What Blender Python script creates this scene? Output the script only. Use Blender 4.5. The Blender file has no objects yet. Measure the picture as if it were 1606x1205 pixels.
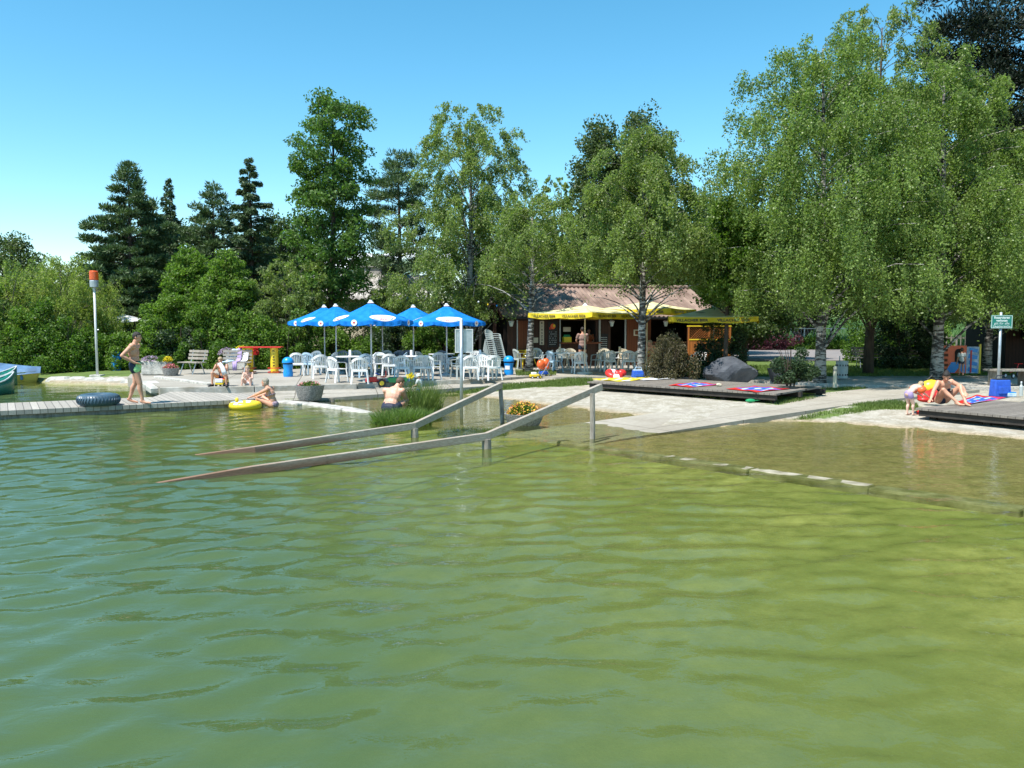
import bpy, bmesh, math, random
import numpy as np
from mathutils import Vector, Matrix, Euler
R = math.radians
PI = math.pi
sc = bpy.context.scene
col = sc.collection

# ------------------------------------------------------------------ camera
F = 1300.0            # focal length in pixels of a 1606 px wide frame
EYE = 2.2
PITCH = R(4.16)
cam = bpy.data.cameras.new('camera'); camo = bpy.data.objects.new('camera', cam); col.objects.link(camo)
cam.sensor_width = 36.0; cam.lens = 36.0 * F / 1606.0
cam.clip_start = 0.1; cam.clip_end = 6000
camo.location = (0, 0, EYE); camo.rotation_euler = (PI / 2 - PITCH, 0, 0)
sc.camera = camo
# ------------------------------------------------------------------ light
SUN_EL = R(61); SUN_AZ = math.atan2(-0.60, -0.58)      # azimuth measured from +Y towards +X
w = bpy.data.worlds.new('World'); sc.world = w; w.use_nodes = True
nt = w.node_tree
sky = nt.nodes.new('ShaderNodeTexSky'); sky.sky_type = 'NISHITA'; sky.sun_disc = False
sky.sun_elevation = SUN_EL; sky.sun_rotation = SUN_AZ
sky.altitude = 500; sky.air_density = 1.0; sky.dust_density = 0.05; sky.ozone_density = 1.6
bg = nt.nodes['Background']; bg.inputs[1].default_value = 0.116
hs = nt.nodes.new('ShaderNodeHueSaturation'); hs.inputs['Saturation'].default_value = 1.30; hs.inputs['Hue'].default_value = 0.478; hs.inputs['Value'].default_value = 1.0
nt.links.new(sky.outputs[0], hs.inputs['Color']); nt.links.new(hs.outputs[0], bg.inputs[0])
sl = bpy.data.lights.new('sun', 'SUN'); sl.energy = 4.1; sl.angle = R(0.53); sl.color = (1.0, 0.955, 0.89)
so = bpy.data.objects.new('sun', sl); col.objects.link(so)
sdir = Vector((math.sin(SUN_AZ) * math.cos(SUN_EL), math.cos(SUN_AZ) * math.cos(SUN_EL), math.sin(SUN_EL)))
so.rotation_euler = (-sdir).to_track_quat('-Z', 'Y').to_euler(); so.location = sdir * 60
sc.view_settings.view_transform = 'Standard'; sc.view_settings.look = 'None'
sc.view_settings.exposure = 0.93; sc.view_settings.gamma = 1.0
sc.render.engine = 'CYCLES'
sc.cycles.max_bounces = 8; sc.cycles.diffuse_bounces = 3; sc.cycles.glossy_bounces = 3
sc.cycles.transmission_bounces = 4; sc.cycles.transparent_max_bounces = 8
sc.cycles.caustics_reflective = False; sc.cycles.caustics_refractive = False
sc.cycles.use_denoising = True

# ------------------------------------------------------------------ measuring helpers
cp, sp = math.cos(PITCH), math.sin(PITCH)
def ray(px, py):
    u = (px - 803) / F; v = (602.5 - py) / F
    dx, dy, dz = u, cp + v * sp, -sp + v * cp
    return dx / dy, dz / dy
def ground(px, py, z=0.0):
    dx, dz = ray(px, py); t = (z - EYE) / dz
    return Vector((dx * t, t, z))
def at(px, py, Y):
    dx, dz = ray(px, py)
    return Vector((dx * Y, Y, EYE + dz * Y))

# ------------------------------------------------------------------ object helpers
def tag(o, label=None, cat=None, group=None, kind=None):
    if label: o['label'] = label
    if cat: o['category'] = cat
    if group: o['group'] = group
    if kind: o['kind'] = kind
    return o
def thing(name, label, cat, loc=(0, 0, 0), rz=0.0, group=None):
    o = bpy.data.objects.new(name, None); col.objects.link(o)
    o.empty_display_size = 0.2
    o.location = loc; o.rotation_euler = (0, 0, rz)
    return tag(o, label, cat, group)
KIDS = {}
def setparent(o, p):
    o.parent = p; KIDS.setdefault(p.name, []).append(o)
def copy_tree(o, parent=None):
    c = o.copy(); col.objects.link(c)
    if parent: setparent(c, parent)
    for ch in list(KIDS.get(o.name, [])): copy_tree(ch, c)
    return c
def place(o, loc, rz=None, label=None, scale=None):
    o.location = loc
    if rz is not None: o.rotation_euler = (0, 0, rz)
    if label: o['label'] = label
    if scale is not None: o.scale = (scale,) * 3 if not hasattr(scale, '__len__') else scale
    return o
def rot_to(d):
    return Vector(d).normalized().to_track_quat('Z', 'Y').to_matrix()

class MB:
    """collects shapes, then links them as one mesh object"""
    def __init__(s): s.v = []; s.f = []; s.m = []
    def add(s, vs, fs, mi=0):
        b = len(s.v); s.v += [tuple(x) for x in vs]
        s.f += [tuple(i + b for i in q) for q in fs]; s.m += [mi] * len(fs); return s
    def box(s, c, d, mi=0, rz=0, M=None, taper=1.0):
        vs = []
        for z in (-1, 1):
            t = taper if z > 0 else 1
            for x, y in ((-1, -1), (1, -1), (1, 1), (-1, 1)):
                vs.append(Vector((x * d[0] / 2 * t, y * d[1] / 2 * t, z * d[2] / 2)))
        if rz: 
            m = Matrix.Rotation(rz, 3, 'Z'); vs = [m @ v for v in vs]
        if M: vs = [M @ v for v in vs]
        vs = [v + Vector(c) for v in vs]
        return s.add(vs, [(3, 2, 1, 0), (4, 5, 6, 7), (0, 1, 5, 4), (1, 2, 6, 5), (2, 3, 7, 6), (3, 0, 4, 7)], mi)
    def bar(s, p, q, w, h, mi=0, up=(0, 0, 1)):
        p = Vector(p); q = Vector(q); d = (q - p).normalized(); a = d.cross(Vector(up)).normalized(); b = a.cross(d).normalized()
        vs = []
        for e in (p, q):
            for x, y in ((-1, -1), (1, -1), (1, 1), (-1, 1)): vs.append(e + a * x * w / 2 + b * y * h / 2)
        return s.add(vs, [(3, 2, 1, 0), (4, 5, 6, 7), (0, 1, 5, 4), (1, 2, 6, 5), (2, 3, 7, 6), (3, 0, 4, 7)], mi)
    def tube(s, pts, rs, n=10, mi=0, cap=True, flat=1.0):
        pts = [Vector(p) for p in pts]
        if not hasattr(rs, '__len__'): rs = [rs] * len(pts)
        base = []; d0 = (pts[1] - pts[0]).normalized()
        a = d0.cross(Vector((0, 0, 1)))
        if a.length < 0.05: a = Vector((1, 0, 0))
        a.normalize()
        vs = []
        for i, p in enumerate(pts):
            d = (pts[min(i + 1, len(pts) - 1)] - pts[max(i - 1, 0)]).normalized()
            a = (a - d * a.dot(d)).normalized(); b = d.cross(a)
            for k in range(n):
                t = 2 * PI * k / n; vs.append(p + a * math.cos(t) * rs[i] + b * math.sin(t) * rs[i] * flat)
        fs = []
        for i in range(len(pts) - 1):
            for k in range(n):
                k2 = (k + 1) % n; fs.append((i * n + k, i * n + k2, (i + 1) * n + k2, (i + 1) * n + k))
        if cap: fs.append(tuple(range(n - 1, -1, -1))); fs.append(tuple(range((len(pts) - 1) * n, len(pts) * n)))
        return s.add(vs, fs, mi)
    def lathe(s, prof, c=(0, 0, 0), n=20, mi=0, sx=1, sy=1, M=None, closed=True):
        vs = []
        for r, z in prof:
            for k in range(n):
                t = 2 * PI * k / n; v = Vector((r * math.cos(t) * sx, r * math.sin(t) * sy, z))
                vs.append((M @ v if M else v) + Vector(c))
        fs = []
        for i in range(len(prof) - 1):
            for k in range(n):
                k2 = (k + 1) % n; fs.append((i * n + k, i * n + k2, (i + 1) * n + k2, (i + 1) * n + k))
        if closed: fs.append(tuple(range(n - 1, -1, -1))); fs.append(tuple(range((len(prof) - 1) * n, len(prof) * n)))
        return s.add(vs, fs, mi)
    def ball(s, c, r, mi=0, n=12, m=8, M=None):
        if not hasattr(r, '__len__'): r = (r, r, r)
        prof = [(max(1e-4, math.sin(PI * i / m)), -math.cos(PI * i / m)) for i in range(m + 1)]
        vs = []
        for a, z in prof:
            for k in range(n):
                t = 2 * PI * k / n; v = Vector((a * math.cos(t) * r[0], a * math.sin(t) * r[1], z * r[2]))
                vs.append((M @ v if M else v) + Vector(c))
        fs = []
        for i in range(m):
            for k in range(n):
                k2 = (k + 1) % n; fs.append((i * n + k, i * n + k2, (i + 1) * n + k2, (i + 1) * n + k))
        return s.add(vs, fs, mi)
    def torus(s, c, R0, r, mi=0, n=32, m=12, sz=1.0, M=None, mifn=None):
        b = len(s.v)
        for i in range(n):
            t = 2 * PI * i / n
            for j in range(m):
                u = 2 * PI * j / m; v = Vector(((R0 + r * math.cos(u)) * math.cos(t), (R0 + r * math.cos(u)) * math.sin(t), r * math.sin(u) * sz))
                s.v.append(tuple((M @ v if M else v) + Vector(c)))
        for i in range(n):
            for j in range(m):
                s.f.append((b + i * m + j, b + ((i + 1) % n) * m + j, b + ((i + 1) % n) * m + (j + 1) % m, b + i * m + (j + 1) % m))
                s.m.append(mifn(i, j) if mifn else mi)
        return s
    def poly(s, pts, z0, z1, mi=0):
        n = len(pts); vs = [(p[0], p[1], z0) for p in pts] + [(p[0], p[1], z1) for p in pts]
        ar = sum(pts[i][0] * pts[(i + 1) % n][1] - pts[(i + 1) % n][0] * pts[i][1] for i in range(n))
        fs = [tuple(range(n, 2 * n)), tuple(range(n - 1, -1, -1))] + [(i, (i + 1) % n, n + (i + 1) % n, n + i) for i in range(n)]
        if ar < 0: fs = [tuple(reversed(f)) for f in fs]
        return s.add(vs, fs, mi)
    def build(s, name, mats, parent=None, smooth=False, bevel=0.0, loc=None):
        me = bpy.data.meshes.new(name); me.from_pydata(s.v, [], s.f)
        if not isinstance(mats, (list, tuple)): mats = [mats]
        for m in mats: me.materials.append(m)
        me.polygons.foreach_set('material_index', s.m)
        if smooth:
            me.polygons.foreach_set('use_smooth', [True] * len(s.f))
        me.update()
        o = bpy.data.objects.new(name, me); col.objects.link(o)
        if smooth == 'auto':
            try: me.set_sharp_from_angle(angle=R(40))
            except Exception: pass
        if bevel:
            b = o.modifiers.new('bevel', 'BEVEL'); b.width = bevel; b.segments = 2; b.limit_method = 'ANGLE'
        if parent is not None: setparent(o, parent)
        if loc is not None: o.location = loc
        return o
def np_mesh(name, V, Fq, mat, parent=None, smooth=False):
    """fast mesh of quads from numpy arrays"""
    me = bpy.data.meshes.new(name); nv = len(V); nf = len(Fq); k = Fq.shape[1]
    me.vertices.add(nv); me.vertices.foreach_set('co', np.ascontiguousarray(V, dtype=np.float32).ravel())
    me.loops.add(nf * k); me.loops.foreach_set('vertex_index', np.ascontiguousarray(Fq, dtype=np.int32).ravel())
    me.polygons.add(nf); me.polygons.foreach_set('loop_start', np.arange(0, nf * k, k, dtype=np.int32))
    me.polygons.foreach_set('loop_total', np.full(nf, k, dtype=np.int32))
    if smooth: me.polygons.foreach_set('use_smooth', np.ones(nf, dtype=bool))
    me.update(calc_edges=True)
    if mat: me.materials.append(mat)
    o = bpy.data.objects.new(name, me); col.objects.link(o)
    if parent is not None: setparent(o, parent)
    return o
_tc = {}
def text_geo(s, size=0.1, bold=0.0, extrude=0.0):
    k = (s, size, bold, extrude)
    if k in _tc: return _tc[k]
    cu = bpy.data.curves.new('lettering', 'FONT'); cu.body = s; cu.size = size; cu.align_x = 'CENTER'; cu.align_y = 'CENTER'
    cu.offset = bold * size; cu.extrude = extrude; cu.resolution_u = 2
    ob = bpy.data.objects.new('lettering', cu); col.objects.link(ob)
    bpy.context.view_layer.update()
    me = bpy.data.meshes.new_from_object(ob.evaluated_get(bpy.context.evaluated_depsgraph_get()))
    r = ([v.co.copy() for v in me.vertices], [tuple(p.vertices) for p in me.polygons])
    bpy.data.objects.remove(ob); bpy.data.curves.remove(cu); bpy.data.meshes.remove(me)
    _tc[k] = r; return r
def put_text(mb, s, origin, xdir, ydir, size, bold=0.02, mi=0, fit=None):
    vs, fs = text_geo(s, size, bold); X = Vector(xdir).normalized(); Y = Vector(ydir).normalized(); o = Vector(origin)
    k = 1.0
    if fit:
        wdt = max(v.x for v in vs) - min(v.x for v in vs); k = fit / wdt
    mb.add([o + X * v.x * k + Y * v.y for v in vs], fs, mi)

# ------------------------------------------------------------------ materials
def newmat(name):
    m = bpy.data.materials.new(name); m.use_nodes = True; nt = m.node_tree; nt.nodes.clear()
    return m, nt, nt.nodes, nt.links
def N(nt, t, **kw):
    n = nt.nodes.new(t)
    for k, v in kw.items(): setattr(n, k, v)
    return n
def mixc(nt, fac, a, b, blend='MIX'):
    n = nt.nodes.new('ShaderNodeMix'); n.data_type = 'RGBA'; n.blend_type = blend
    for i, x in ((0, fac), (6, a), (7, b)):
        if isinstance(x, bpy.types.NodeSocket): nt.links.new(x, n.inputs[i])
        elif i == 0: n.inputs[0].default_value = x
        else: n.inputs[i].default_value = (*x[:3], 1)
    return n.outputs[2]
def ramp(nt, fac, stops):
    n = nt.nodes.new('ShaderNodeValToRGB'); e = n.color_ramp.elements
    while len(e) < len(stops): e.new(0.5)
    for i, (p, c) in enumerate(stops):
        e[i].position = p; e[i].color = (c, c, c, 1) if not hasattr(c, '__len__') else (*c, 1)
    nt.links.new(fac, n.inputs[0]); return n.outputs[0]
def noise(nt, vec, scale, detail=3, rough=0.55, dist=0.0):
    n = nt.nodes.new('ShaderNodeTexNoise'); n.inputs['Scale'].default_value = scale; n.inputs['Detail'].default_value = detail
    n.inputs['Roughness'].default_value = rough; n.inputs['Distortion'].default_value = dist
    if vec is not None: nt.links.new(vec, n.inputs['Vector'])
    return n.outputs['Fac']
def coords(nt, scale=(1, 1, 1), kind='Object', rot=(0, 0, 0)):
    if kind == 'World':
        g = nt.nodes.new('ShaderNodeNewGeometry').outputs['Position']
    else: g = nt.nodes.new('ShaderNodeTexCoord').outputs[kind]
    mp = nt.nodes.new('ShaderNodeMapping'); mp.inputs['Scale'].default_value = scale; mp.inputs['Rotation'].default_value = rot
    nt.links.new(g, mp.inputs[0]); return mp.outputs[0]
def mth(nt, op, a, b=None, clamp=False):
    n = nt.nodes.new('ShaderNodeMath'); n.operation = op; n.use_clamp = clamp
    for i, x in ((0, a), (1, b)):
        if x is None: continue
        if isinstance(x, bpy.types.NodeSocket): nt.links.new(x, n.inputs[i])
        else: n.inputs[i].default_value = x
    return n.outputs[0]
def bumpn(nt, h, strength=0.3, dist=0.02):
    b = nt.nodes.new('ShaderNodeBump'); b.inputs['Strength'].default_value = strength; b.inputs['Distance'].default_value = dist
    nt.links.new(h, b.inputs['Height']); return b.outputs[0]
def finish(nt, colr, rough=0.6, normal=None, metallic=0.0, spec=0.5, extra=None):
    p = nt.nodes.new('ShaderNodeBsdfPrincipled'); o = nt.nodes.new('ShaderNodeOutputMaterial')
    if isinstance(colr, bpy.types.NodeSocket): nt.links.new(colr, p.inputs['Base Color'])
    else: p.inputs['Base Color'].default_value = (*colr[:3], 1)
    if isinstance(rough, bpy.types.NodeSocket): nt.links.new(rough, p.inputs['Roughness'])
    else: p.inputs['Roughness'].default_value = rough
    p.inputs['Metallic'].default_value = metallic; p.inputs['Specular IOR Level'].default_value = spec
    if normal: nt.links.new(normal, p.inputs['Normal'])
    if extra:
        for k, v in extra.items(): p.inputs[k].default_value = v
    nt.links.new(p.outputs[0], o.inputs[0]); return p
def mat(name, c, rough=0.55, var=0.12, scale=6.0, bump=0.0, c2=None, metallic=0.0, spec=0.5, stretch=(1, 1, 1), kind='Object', extra=None, detail=4):
    m, nt, ns, ln = newmat(name)
    v = coords(nt, stretch, kind); n = noise(nt, v, scale, detail)
    r = ramp(nt, n, [(0.32, 0.0), (0.68, 1.0)])
    a = tuple(x * (1 - var) for x in c); b = c2 if c2 else tuple(min(1, x * (1 + var)) for x in c)
    cc = mixc(nt, r, a, b)
    nr = bumpn(nt, noise(nt, v, scale * 4, 4), bump, 0.02) if bump else None
    finish(nt, cc, rough, nr, metallic, spec, extra); return m
def leafmat(name, c, c2=None, trans=0.4, rough=0.5, var=0.5, spec=0.3):
    """foliage: colour differs from leaf to leaf, part of the light passes through"""
    m, nt, ns, ln = newmat(name)
    g = ns.new('ShaderNodeNewGeometry')
    rr = g.outputs['Random Per Island']
    c2 = c2 or (c[0] * 1.5, c[1] * 1.35, c[2] * 1.1)
    a = tuple(x * (1 - var) for x in c)
    cc = mixc(nt, rr, a, c2)
    nz = noise(nt, coords(nt), 0.55, 2)
    cc = mixc(nt, ramp(nt, nz, [(0.35, 0.0), (0.65, 0.55)]), cc, mixc(nt, 0.5, cc, (c2[0] * 1.1, c2[1], c2[2] * .7)))
    p = ns.new('ShaderNodeBsdfPrincipled'); p.inputs['Roughness'].default_value = rough; p.inputs['Specular IOR Level'].default_value = spec
    ln.new(cc, p.inputs['Base Color'])
    t = ns.new('ShaderNodeBsdfTranslucent'); tc = mixc(nt, 1.0, cc, (1.25, 1.5, 0.6), 'MULTIPLY'); ln.new(tc, t.inputs[0])
    mx = ns.new('ShaderNodeMixShader'); mx.inputs[0].default_value = trans
    ln.new(p.outputs[0], mx.inputs[1]); ln.new(t.outputs[0], mx.inputs[2])
    o = ns.new('ShaderNodeOutputMaterial'); ln.new(mx.outputs[0], o.inputs[0]); return m

MT = {}
def plank_mat(name, c, c2, axis=0, pw=0.14, rough=0.75, bump=0.4, gap=True, kind='Object'):
    """weathered boards: colour differs from board to board, grain runs along the board"""
    m, nt, ns, ln = newmat(name)
    tc = coords(nt, (1, 1, 1), kind)
    sx = ns.new('ShaderNodeSeparateXYZ'); ln.new(tc, sx.inputs[0])
    a = mth(nt, 'DIVIDE', sx.outputs[axis], pw); fl = mth(nt, 'FLOOR', a); fr = mth(nt, 'FRACT', a)
    wn = ns.new('ShaderNodeTexWhiteNoise'); wn.noise_dimensions = '1D'; ln.new(fl, wn.inputs['W'])
    st = [9, 9, 9]; 
    for i in range(3):
        if i != axis: st[i] = 1.2
    g = noise(nt, coords(nt, tuple(st), kind), 6, 5)
    cc = mixc(nt, ramp(nt, g, [(0.3, 0.0), (0.75, 1.0)]), c, c2)
    cc = mixc(nt, mth(nt, 'MULTIPLY', wn.outputs['Value'], 0.5), cc, tuple(x * 0.55 for x in c))
    if gap:
        e = mth(nt, 'LESS_THAN', mth(nt, 'ABSOLUTE', mth(nt, 'SUBTRACT', fr, 0.5)), 0.46)
        cc = mixc(nt, e, tuple(x * 0.15 for x in c), cc)
    finish(nt, cc, rough, bumpn(nt, g, bump, 0.01)); return m
def birch_bark():
    m, nt, ns, ln = newmat('birch_bark')
    n1 = noise(nt, coords(nt, (1, 1, 4.5)), 4.0, 5, 0.65)
    n2 = noise(nt, coords(nt, (1, 1, 1.0)), 1.6, 3)
    d = mth(nt, 'ADD', mth(nt, 'MULTIPLY', n1, 0.75), mth(nt, 'MULTIPLY', n2, 0.35))
    cc = mixc(nt, ramp(nt, d, [(0.50, 0.0), (0.575, 1.0)]), (0.40, 0.385, 0.35), (0.035, 0.032, 0.028))
    finish(nt, cc, 0.8, bumpn(nt, n1, 0.5, 0.02)); return m
MT['birch_bark'] = birch_bark()
MT['bark'] = mat('brown_bark', (0.07, 0.052, 0.038), 0.9, 0.45, 7, 0.8, stretch=(1, 1, 0.25))
MT['greybark'] = mat('grey_bark', (0.15, 0.14, 0.12), 0.9, 0.45, 8, 0.8, stretch=(1, 1, 0.25))
MT['birch'] = leafmat('birch_leaf', (0.13, 0.20, 0.05), (0.26, 0.36, 0.11), 0.45, 0.38)
MT['birchpale'] = leafmat('pale_birch_leaf', (0.15, 0.215, 0.065), (0.29, 0.37, 0.13), 0.48, 0.4)
MT['ash'] = leafmat('ash_leaf', (0.06, 0.135, 0.025), (0.14, 0.25, 0.06), 0.4)
MT['poplar'] = leafmat('poplar_leaf', (0.055, 0.10, 0.03), (0.13, 0.18, 0.07), 0.35)
MT['oak'] = leafmat('dark_broadleaf', (0.045, 0.09, 0.025), (0.10, 0.16, 0.05), 0.35)
MT['spruce'] = leafmat('spruce_needle', (0.05, 0.095, 0.045), (0.11, 0.17, 0.08), 0.15)
MT['pine'] = leafmat('pine_needle', (0.06, 0.115, 0.05), (0.13, 0.20, 0.09), 0.15)
MT['shadepine'] = leafmat('shaded_pine_needle', (0.010, 0.020, 0.012), (0.022, 0.036, 0.020), 0.05)  # needles blackened to imitate the shaded side of the right pines
MT['hazel'] = leafmat('hazel_leaf', (0.09, 0.18, 0.025), (0.19, 0.31, 0.055), 0.42)
MT['bush'] = leafmat('bush_leaf', (0.06, 0.135, 0.02), (0.14, 0.25, 0.04), 0.4)
MT['willow'] = leafmat('willow_leaf', (0.21, 0.29, 0.06), (0.38, 0.46, 0.13), 0.42)
MT['darkbush'] = leafmat('dark_bush_leaf', (0.03, 0.065, 0.028), (0.065, 0.11, 0.05), 0.3)
MT['brownbush'] = leafmat('brownish_bush_leaf', (0.085, 0.075, 0.04), (0.16, 0.14, 0.08), 0.35)
MT['grassblade'] = leafmat('grass_blade', (0.08, 0.145, 0.03), (0.19, 0.26, 0.07), 0.4)
MT['reed'] = leafmat('sedge_blade', (0.08, 0.16, 0.035), (0.20, 0.30, 0.08), 0.4)
MT['crop'] = leafmat('crop_blade', (0.10, 0.20, 0.07), (0.17, 0.29, 0.11), 0.35)
MT['whiteplastic'] = mat('white_plastic', (0.78, 0.78, 0.76), 0.35, 0.04, 3)
MT['greyplastic'] = mat('grey_green_plastic', (0.42, 0.46, 0.44), 0.4, 0.08, 3)
MT['blueplastic'] = mat('pale_blue_plastic', (0.40, 0.55, 0.66), 0.4, 0.06, 3)
MT['darkplastic'] = mat('slate_plastic', (0.15, 0.19, 0.25), 0.4, 0.08, 3)
MT['yellowplastic'] = mat('yellow_plastic', (0.80, 0.58, 0.03), 0.35, 0.05, 3)
MT['redplastic'] = mat('red_plastic', (0.62, 0.03, 0.025), 0.35, 0.06, 4)
MT['greenplastic'] = mat('green_plastic', (0.015, 0.28, 0.10), 0.35, 0.06, 4)
MT['orange'] = mat('orange_vinyl', (0.85, 0.13, 0.03), 0.35, 0.06, 4)
MT['binblue'] = mat('bin_blue', (0.01, 0.27, 0.70), 0.35, 0.06, 3)
def canvas(name, c, c2, tr):
    m, nt, ns, ln = newmat(name); v = coords(nt); n = noise(nt, v, 3.5, 4); n2 = noise(nt, v, 60, 2)
    cc = mixc(nt, ramp(nt, n, [(.35, 0.), (.65, 1.)]), c, c2); d = ns.new('ShaderNodeBsdfDiffuse'); t = ns.new('ShaderNodeBsdfTranslucent')
    nr = bumpn(nt, mth(nt, 'ADD', noise(nt, v, 5, 3), mth(nt, 'MULTIPLY', n2, .08)), .5, .03)
    for s_ in (d, t): ln.new(cc, s_.inputs[0]); ln.new(nr, s_.inputs['Normal'])
    mx = ns.new('ShaderNodeMixShader'); mx.inputs[0].default_value = tr; ln.new(d.outputs[0], mx.inputs[1]); ln.new(t.outputs[0], mx.inputs[2])
    o = ns.new('ShaderNodeOutputMaterial'); ln.new(mx.outputs[0], o.inputs[0]); return m
MT['parasolblue'] = canvas('blue_canvas', (0.015, 0.20, 0.66), (0.03, 0.28, 0.78), .22)
MT['parasolyellow'] = canvas('yellow_canvas', (0.78, 0.60, 0.04), (0.84, 0.68, 0.07), .3)
MT['parasolcream'] = canvas('cream_canvas', (0.80, 0.74, 0.40), (0.85, 0.80, 0.52), .35)
MT['white'] = mat('white_paint', (0.80, 0.80, 0.79), 0.5, 0.04, 5)
MT['black'] = mat('black_paint', (0.012, 0.012, 0.014), 0.5, 0.2, 5)
MT['red'] = mat('red_print', (0.65, 0.03, 0.05), 0.5, 0.05, 5)
MT['steel'] = mat('galvanised_steel', (0.42, 0.46, 0.48), 0.42, 0.15, 9, metallic=0.6)
MT['whitesteel'] = mat('pale_painted_steel', (0.62, 0.63, 0.62), 0.45, 0.08, 6)
def concrete_mat(name, ang, c, c2, gap=2.4):
    m, nt, ns, ln = newmat(name); v = coords(nt, kind='World'); n1 = noise(nt, v, .45, 5, .65); n2 = noise(nt, v, 9, 5, .8)
    cc = mixc(nt, ramp(nt, n1, [(.35, 0.), (.65, 1.)]), c, c2); cc = mixc(nt, ramp(nt, n2, [(.3, .45), (.6, 0.)]), cc, tuple(x * .6 for x in c))
    vr = coords(nt, kind='World', rot=(0, 0, ang)); sx = ns.new('ShaderNodeSeparateXYZ'); ln.new(vr, sx.inputs[0])
    for a in (0, 1):
        f = mth(nt, 'LESS_THAN', mth(nt, 'ABSOLUTE', mth(nt, 'SUBTRACT', mth(nt, 'FRACT', mth(nt, 'DIVIDE', sx.outputs[a], gap)), .5)), .006)
        cc = mixc(nt, mth(nt, 'MULTIPLY', f, .7), cc, (.08, .07, .05))
    finish(nt, cc, .92, bumpn(nt, n2, .3, .01), spec=.25); return m
MT['concrete'] = concrete_mat('concrete', R(-12), (0.29, 0.265, 0.22), (0.41, 0.38, 0.325)); MT['rampconcrete'] = concrete_mat('ramp_concrete', R(-35.4), (0.30, 0.265, 0.21), (0.42, 0.385, 0.32), 2.25)
MT['kerbstone'] = mat('kerb_concrete', (0.30, 0.27, 0.20), 0.9, 0.25, 2.5, 0.5, c2=(0.48, 0.46, 0.41), kind='World')
MT['asphalt'] = mat('grey_asphalt', (0.22, 0.20, 0.19), 0.92, 0.12, 2, 0.2, kind='World')
MT['pebbled'] = mat('washed_concrete_pot', (0.20, 0.195, 0.18), 0.85, 0.5, 38, 0.8, c2=(0.40, 0.39, 0.36))
MT['limestone'] = mat('limestone', (0.38, 0.37, 0.33), 0.9, 0.3, 4, 0.8, c2=(0.58, 0.56, 0.50))
MT['boulder'] = mat('slate_boulder', (0.045, 0.052, 0.066), 0.85, 0.3, 2.2, 0.9, c2=(0.10, 0.108, 0.125), detail=8)
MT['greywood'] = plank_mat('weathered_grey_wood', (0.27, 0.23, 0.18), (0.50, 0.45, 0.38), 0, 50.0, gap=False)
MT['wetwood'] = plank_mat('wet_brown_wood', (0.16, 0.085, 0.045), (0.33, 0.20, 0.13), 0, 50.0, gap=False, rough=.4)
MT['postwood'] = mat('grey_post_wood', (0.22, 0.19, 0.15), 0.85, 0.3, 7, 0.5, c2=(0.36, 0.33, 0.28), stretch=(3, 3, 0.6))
def rail_mat():
    m, nt, ns, ln = newmat('handrail_wood'); v = coords(nt, kind='World'); sx = ns.new('ShaderNodeSeparateXYZ'); ln.new(v, sx.inputs[0])
    g = noise(nt, coords(nt, (1, 1, 9), 'World', (0, 0, R(-35))), 5, 6, .7); b = noise(nt, coords(nt, (.35, 6, 14), 'World', (0, 0, R(-35))), 4, 6, .75)
    cc = mixc(nt, ramp(nt, b, [(.3, 0.), (.7, 1.)]), (.20, .165, .12), (.50, .45, .38)); cc = mixc(nt, ramp(nt, noise(nt, v, 1.4, 3), [(.4, 0.), (.65, .5)]), cc, (.33, .24, .17))
    wet = mth(nt, 'ADD', mth(nt, 'MULTIPLY', sx.outputs[2], 4.5), mth(nt, 'MULTIPLY', noise(nt, v, 1.1, 4), .5))
    cc = mixc(nt, ramp(nt, wet, [(.55, 1.), (1.0, 0.)]), cc, mixc(nt, b, (.10, .05, .028), (.33, .19, .12)))
    finish(nt, cc, .75, bumpn(nt, b, .5, .01)); return m
MT['railwood'] = rail_mat()
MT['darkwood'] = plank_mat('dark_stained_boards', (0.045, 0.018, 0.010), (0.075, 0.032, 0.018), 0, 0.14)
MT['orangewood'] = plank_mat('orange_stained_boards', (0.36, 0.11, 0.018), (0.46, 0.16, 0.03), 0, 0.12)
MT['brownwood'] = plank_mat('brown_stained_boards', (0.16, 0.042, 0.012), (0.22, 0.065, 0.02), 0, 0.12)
MT['insideshade'] = mat('interior_shade', (0.02, 0.015, 0.012), 0.9, 0.3, 3)  # near-black colour stands in for the shade inside openings
MT['deckwood'] = plank_mat('raft_boards', (0.17, 0.145, 0.12), (0.29, 0.26, 0.22), 0, 0.15)
MT['jettywood'] = plank_mat('jetty_boards', (0.33, 0.30, 0.25), (0.50, 0.46, 0.40), 0, 0.16)
MT['tile'] = mat('brown_roof_sheet', (0.19, 0.12, 0.09), 0.85, 0.35, 1.6, 0.3, c2=(0.33, 0.235, 0.185), stretch=(1, .4, 1))
MT['greyroof'] = mat('grey_roof_sheet', (0.34, 0.32, 0.29), 0.9, 0.25, 1.5, 0.3, c2=(0.52, 0.49, 0.45))
MT['skin'] = mat('medium_skin', (0.66, 0.36, 0.25), 0.5, 0.1, 9, extra={'Subsurface Weight': 0.15, 'Subsurface Radius': (0.02, 0.008, 0.004)})  # even skin tone with slight random variation
MT['skinred'] = mat('tanned_skin', (0.58, 0.28, 0.17), 0.48, 0.12, 8, c2=(0.66, 0.35, 0.23))
MT['skinpale'] = mat('pale_skin', (0.68, 0.43, 0.33), 0.5, 0.08, 9)
MT['hairdark'] = mat('dark_hair', (0.02, 0.014, 0.010), 0.55, 0.4, 40, 0.6)
MT['hairbrown'] = mat('brown_hair', (0.10, 0.06, 0.035), 0.55, 0.4, 40, 0.6)
MT['hairblond'] = mat('blond_hair', (0.42, 0.31, 0.17), 0.55, 0.3, 40, 0.6)
MT['hairgrey'] = mat('ash_blond_hair', (0.30, 0.27, 0.21), 0.55, 0.35, 40, 0.6)
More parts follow.
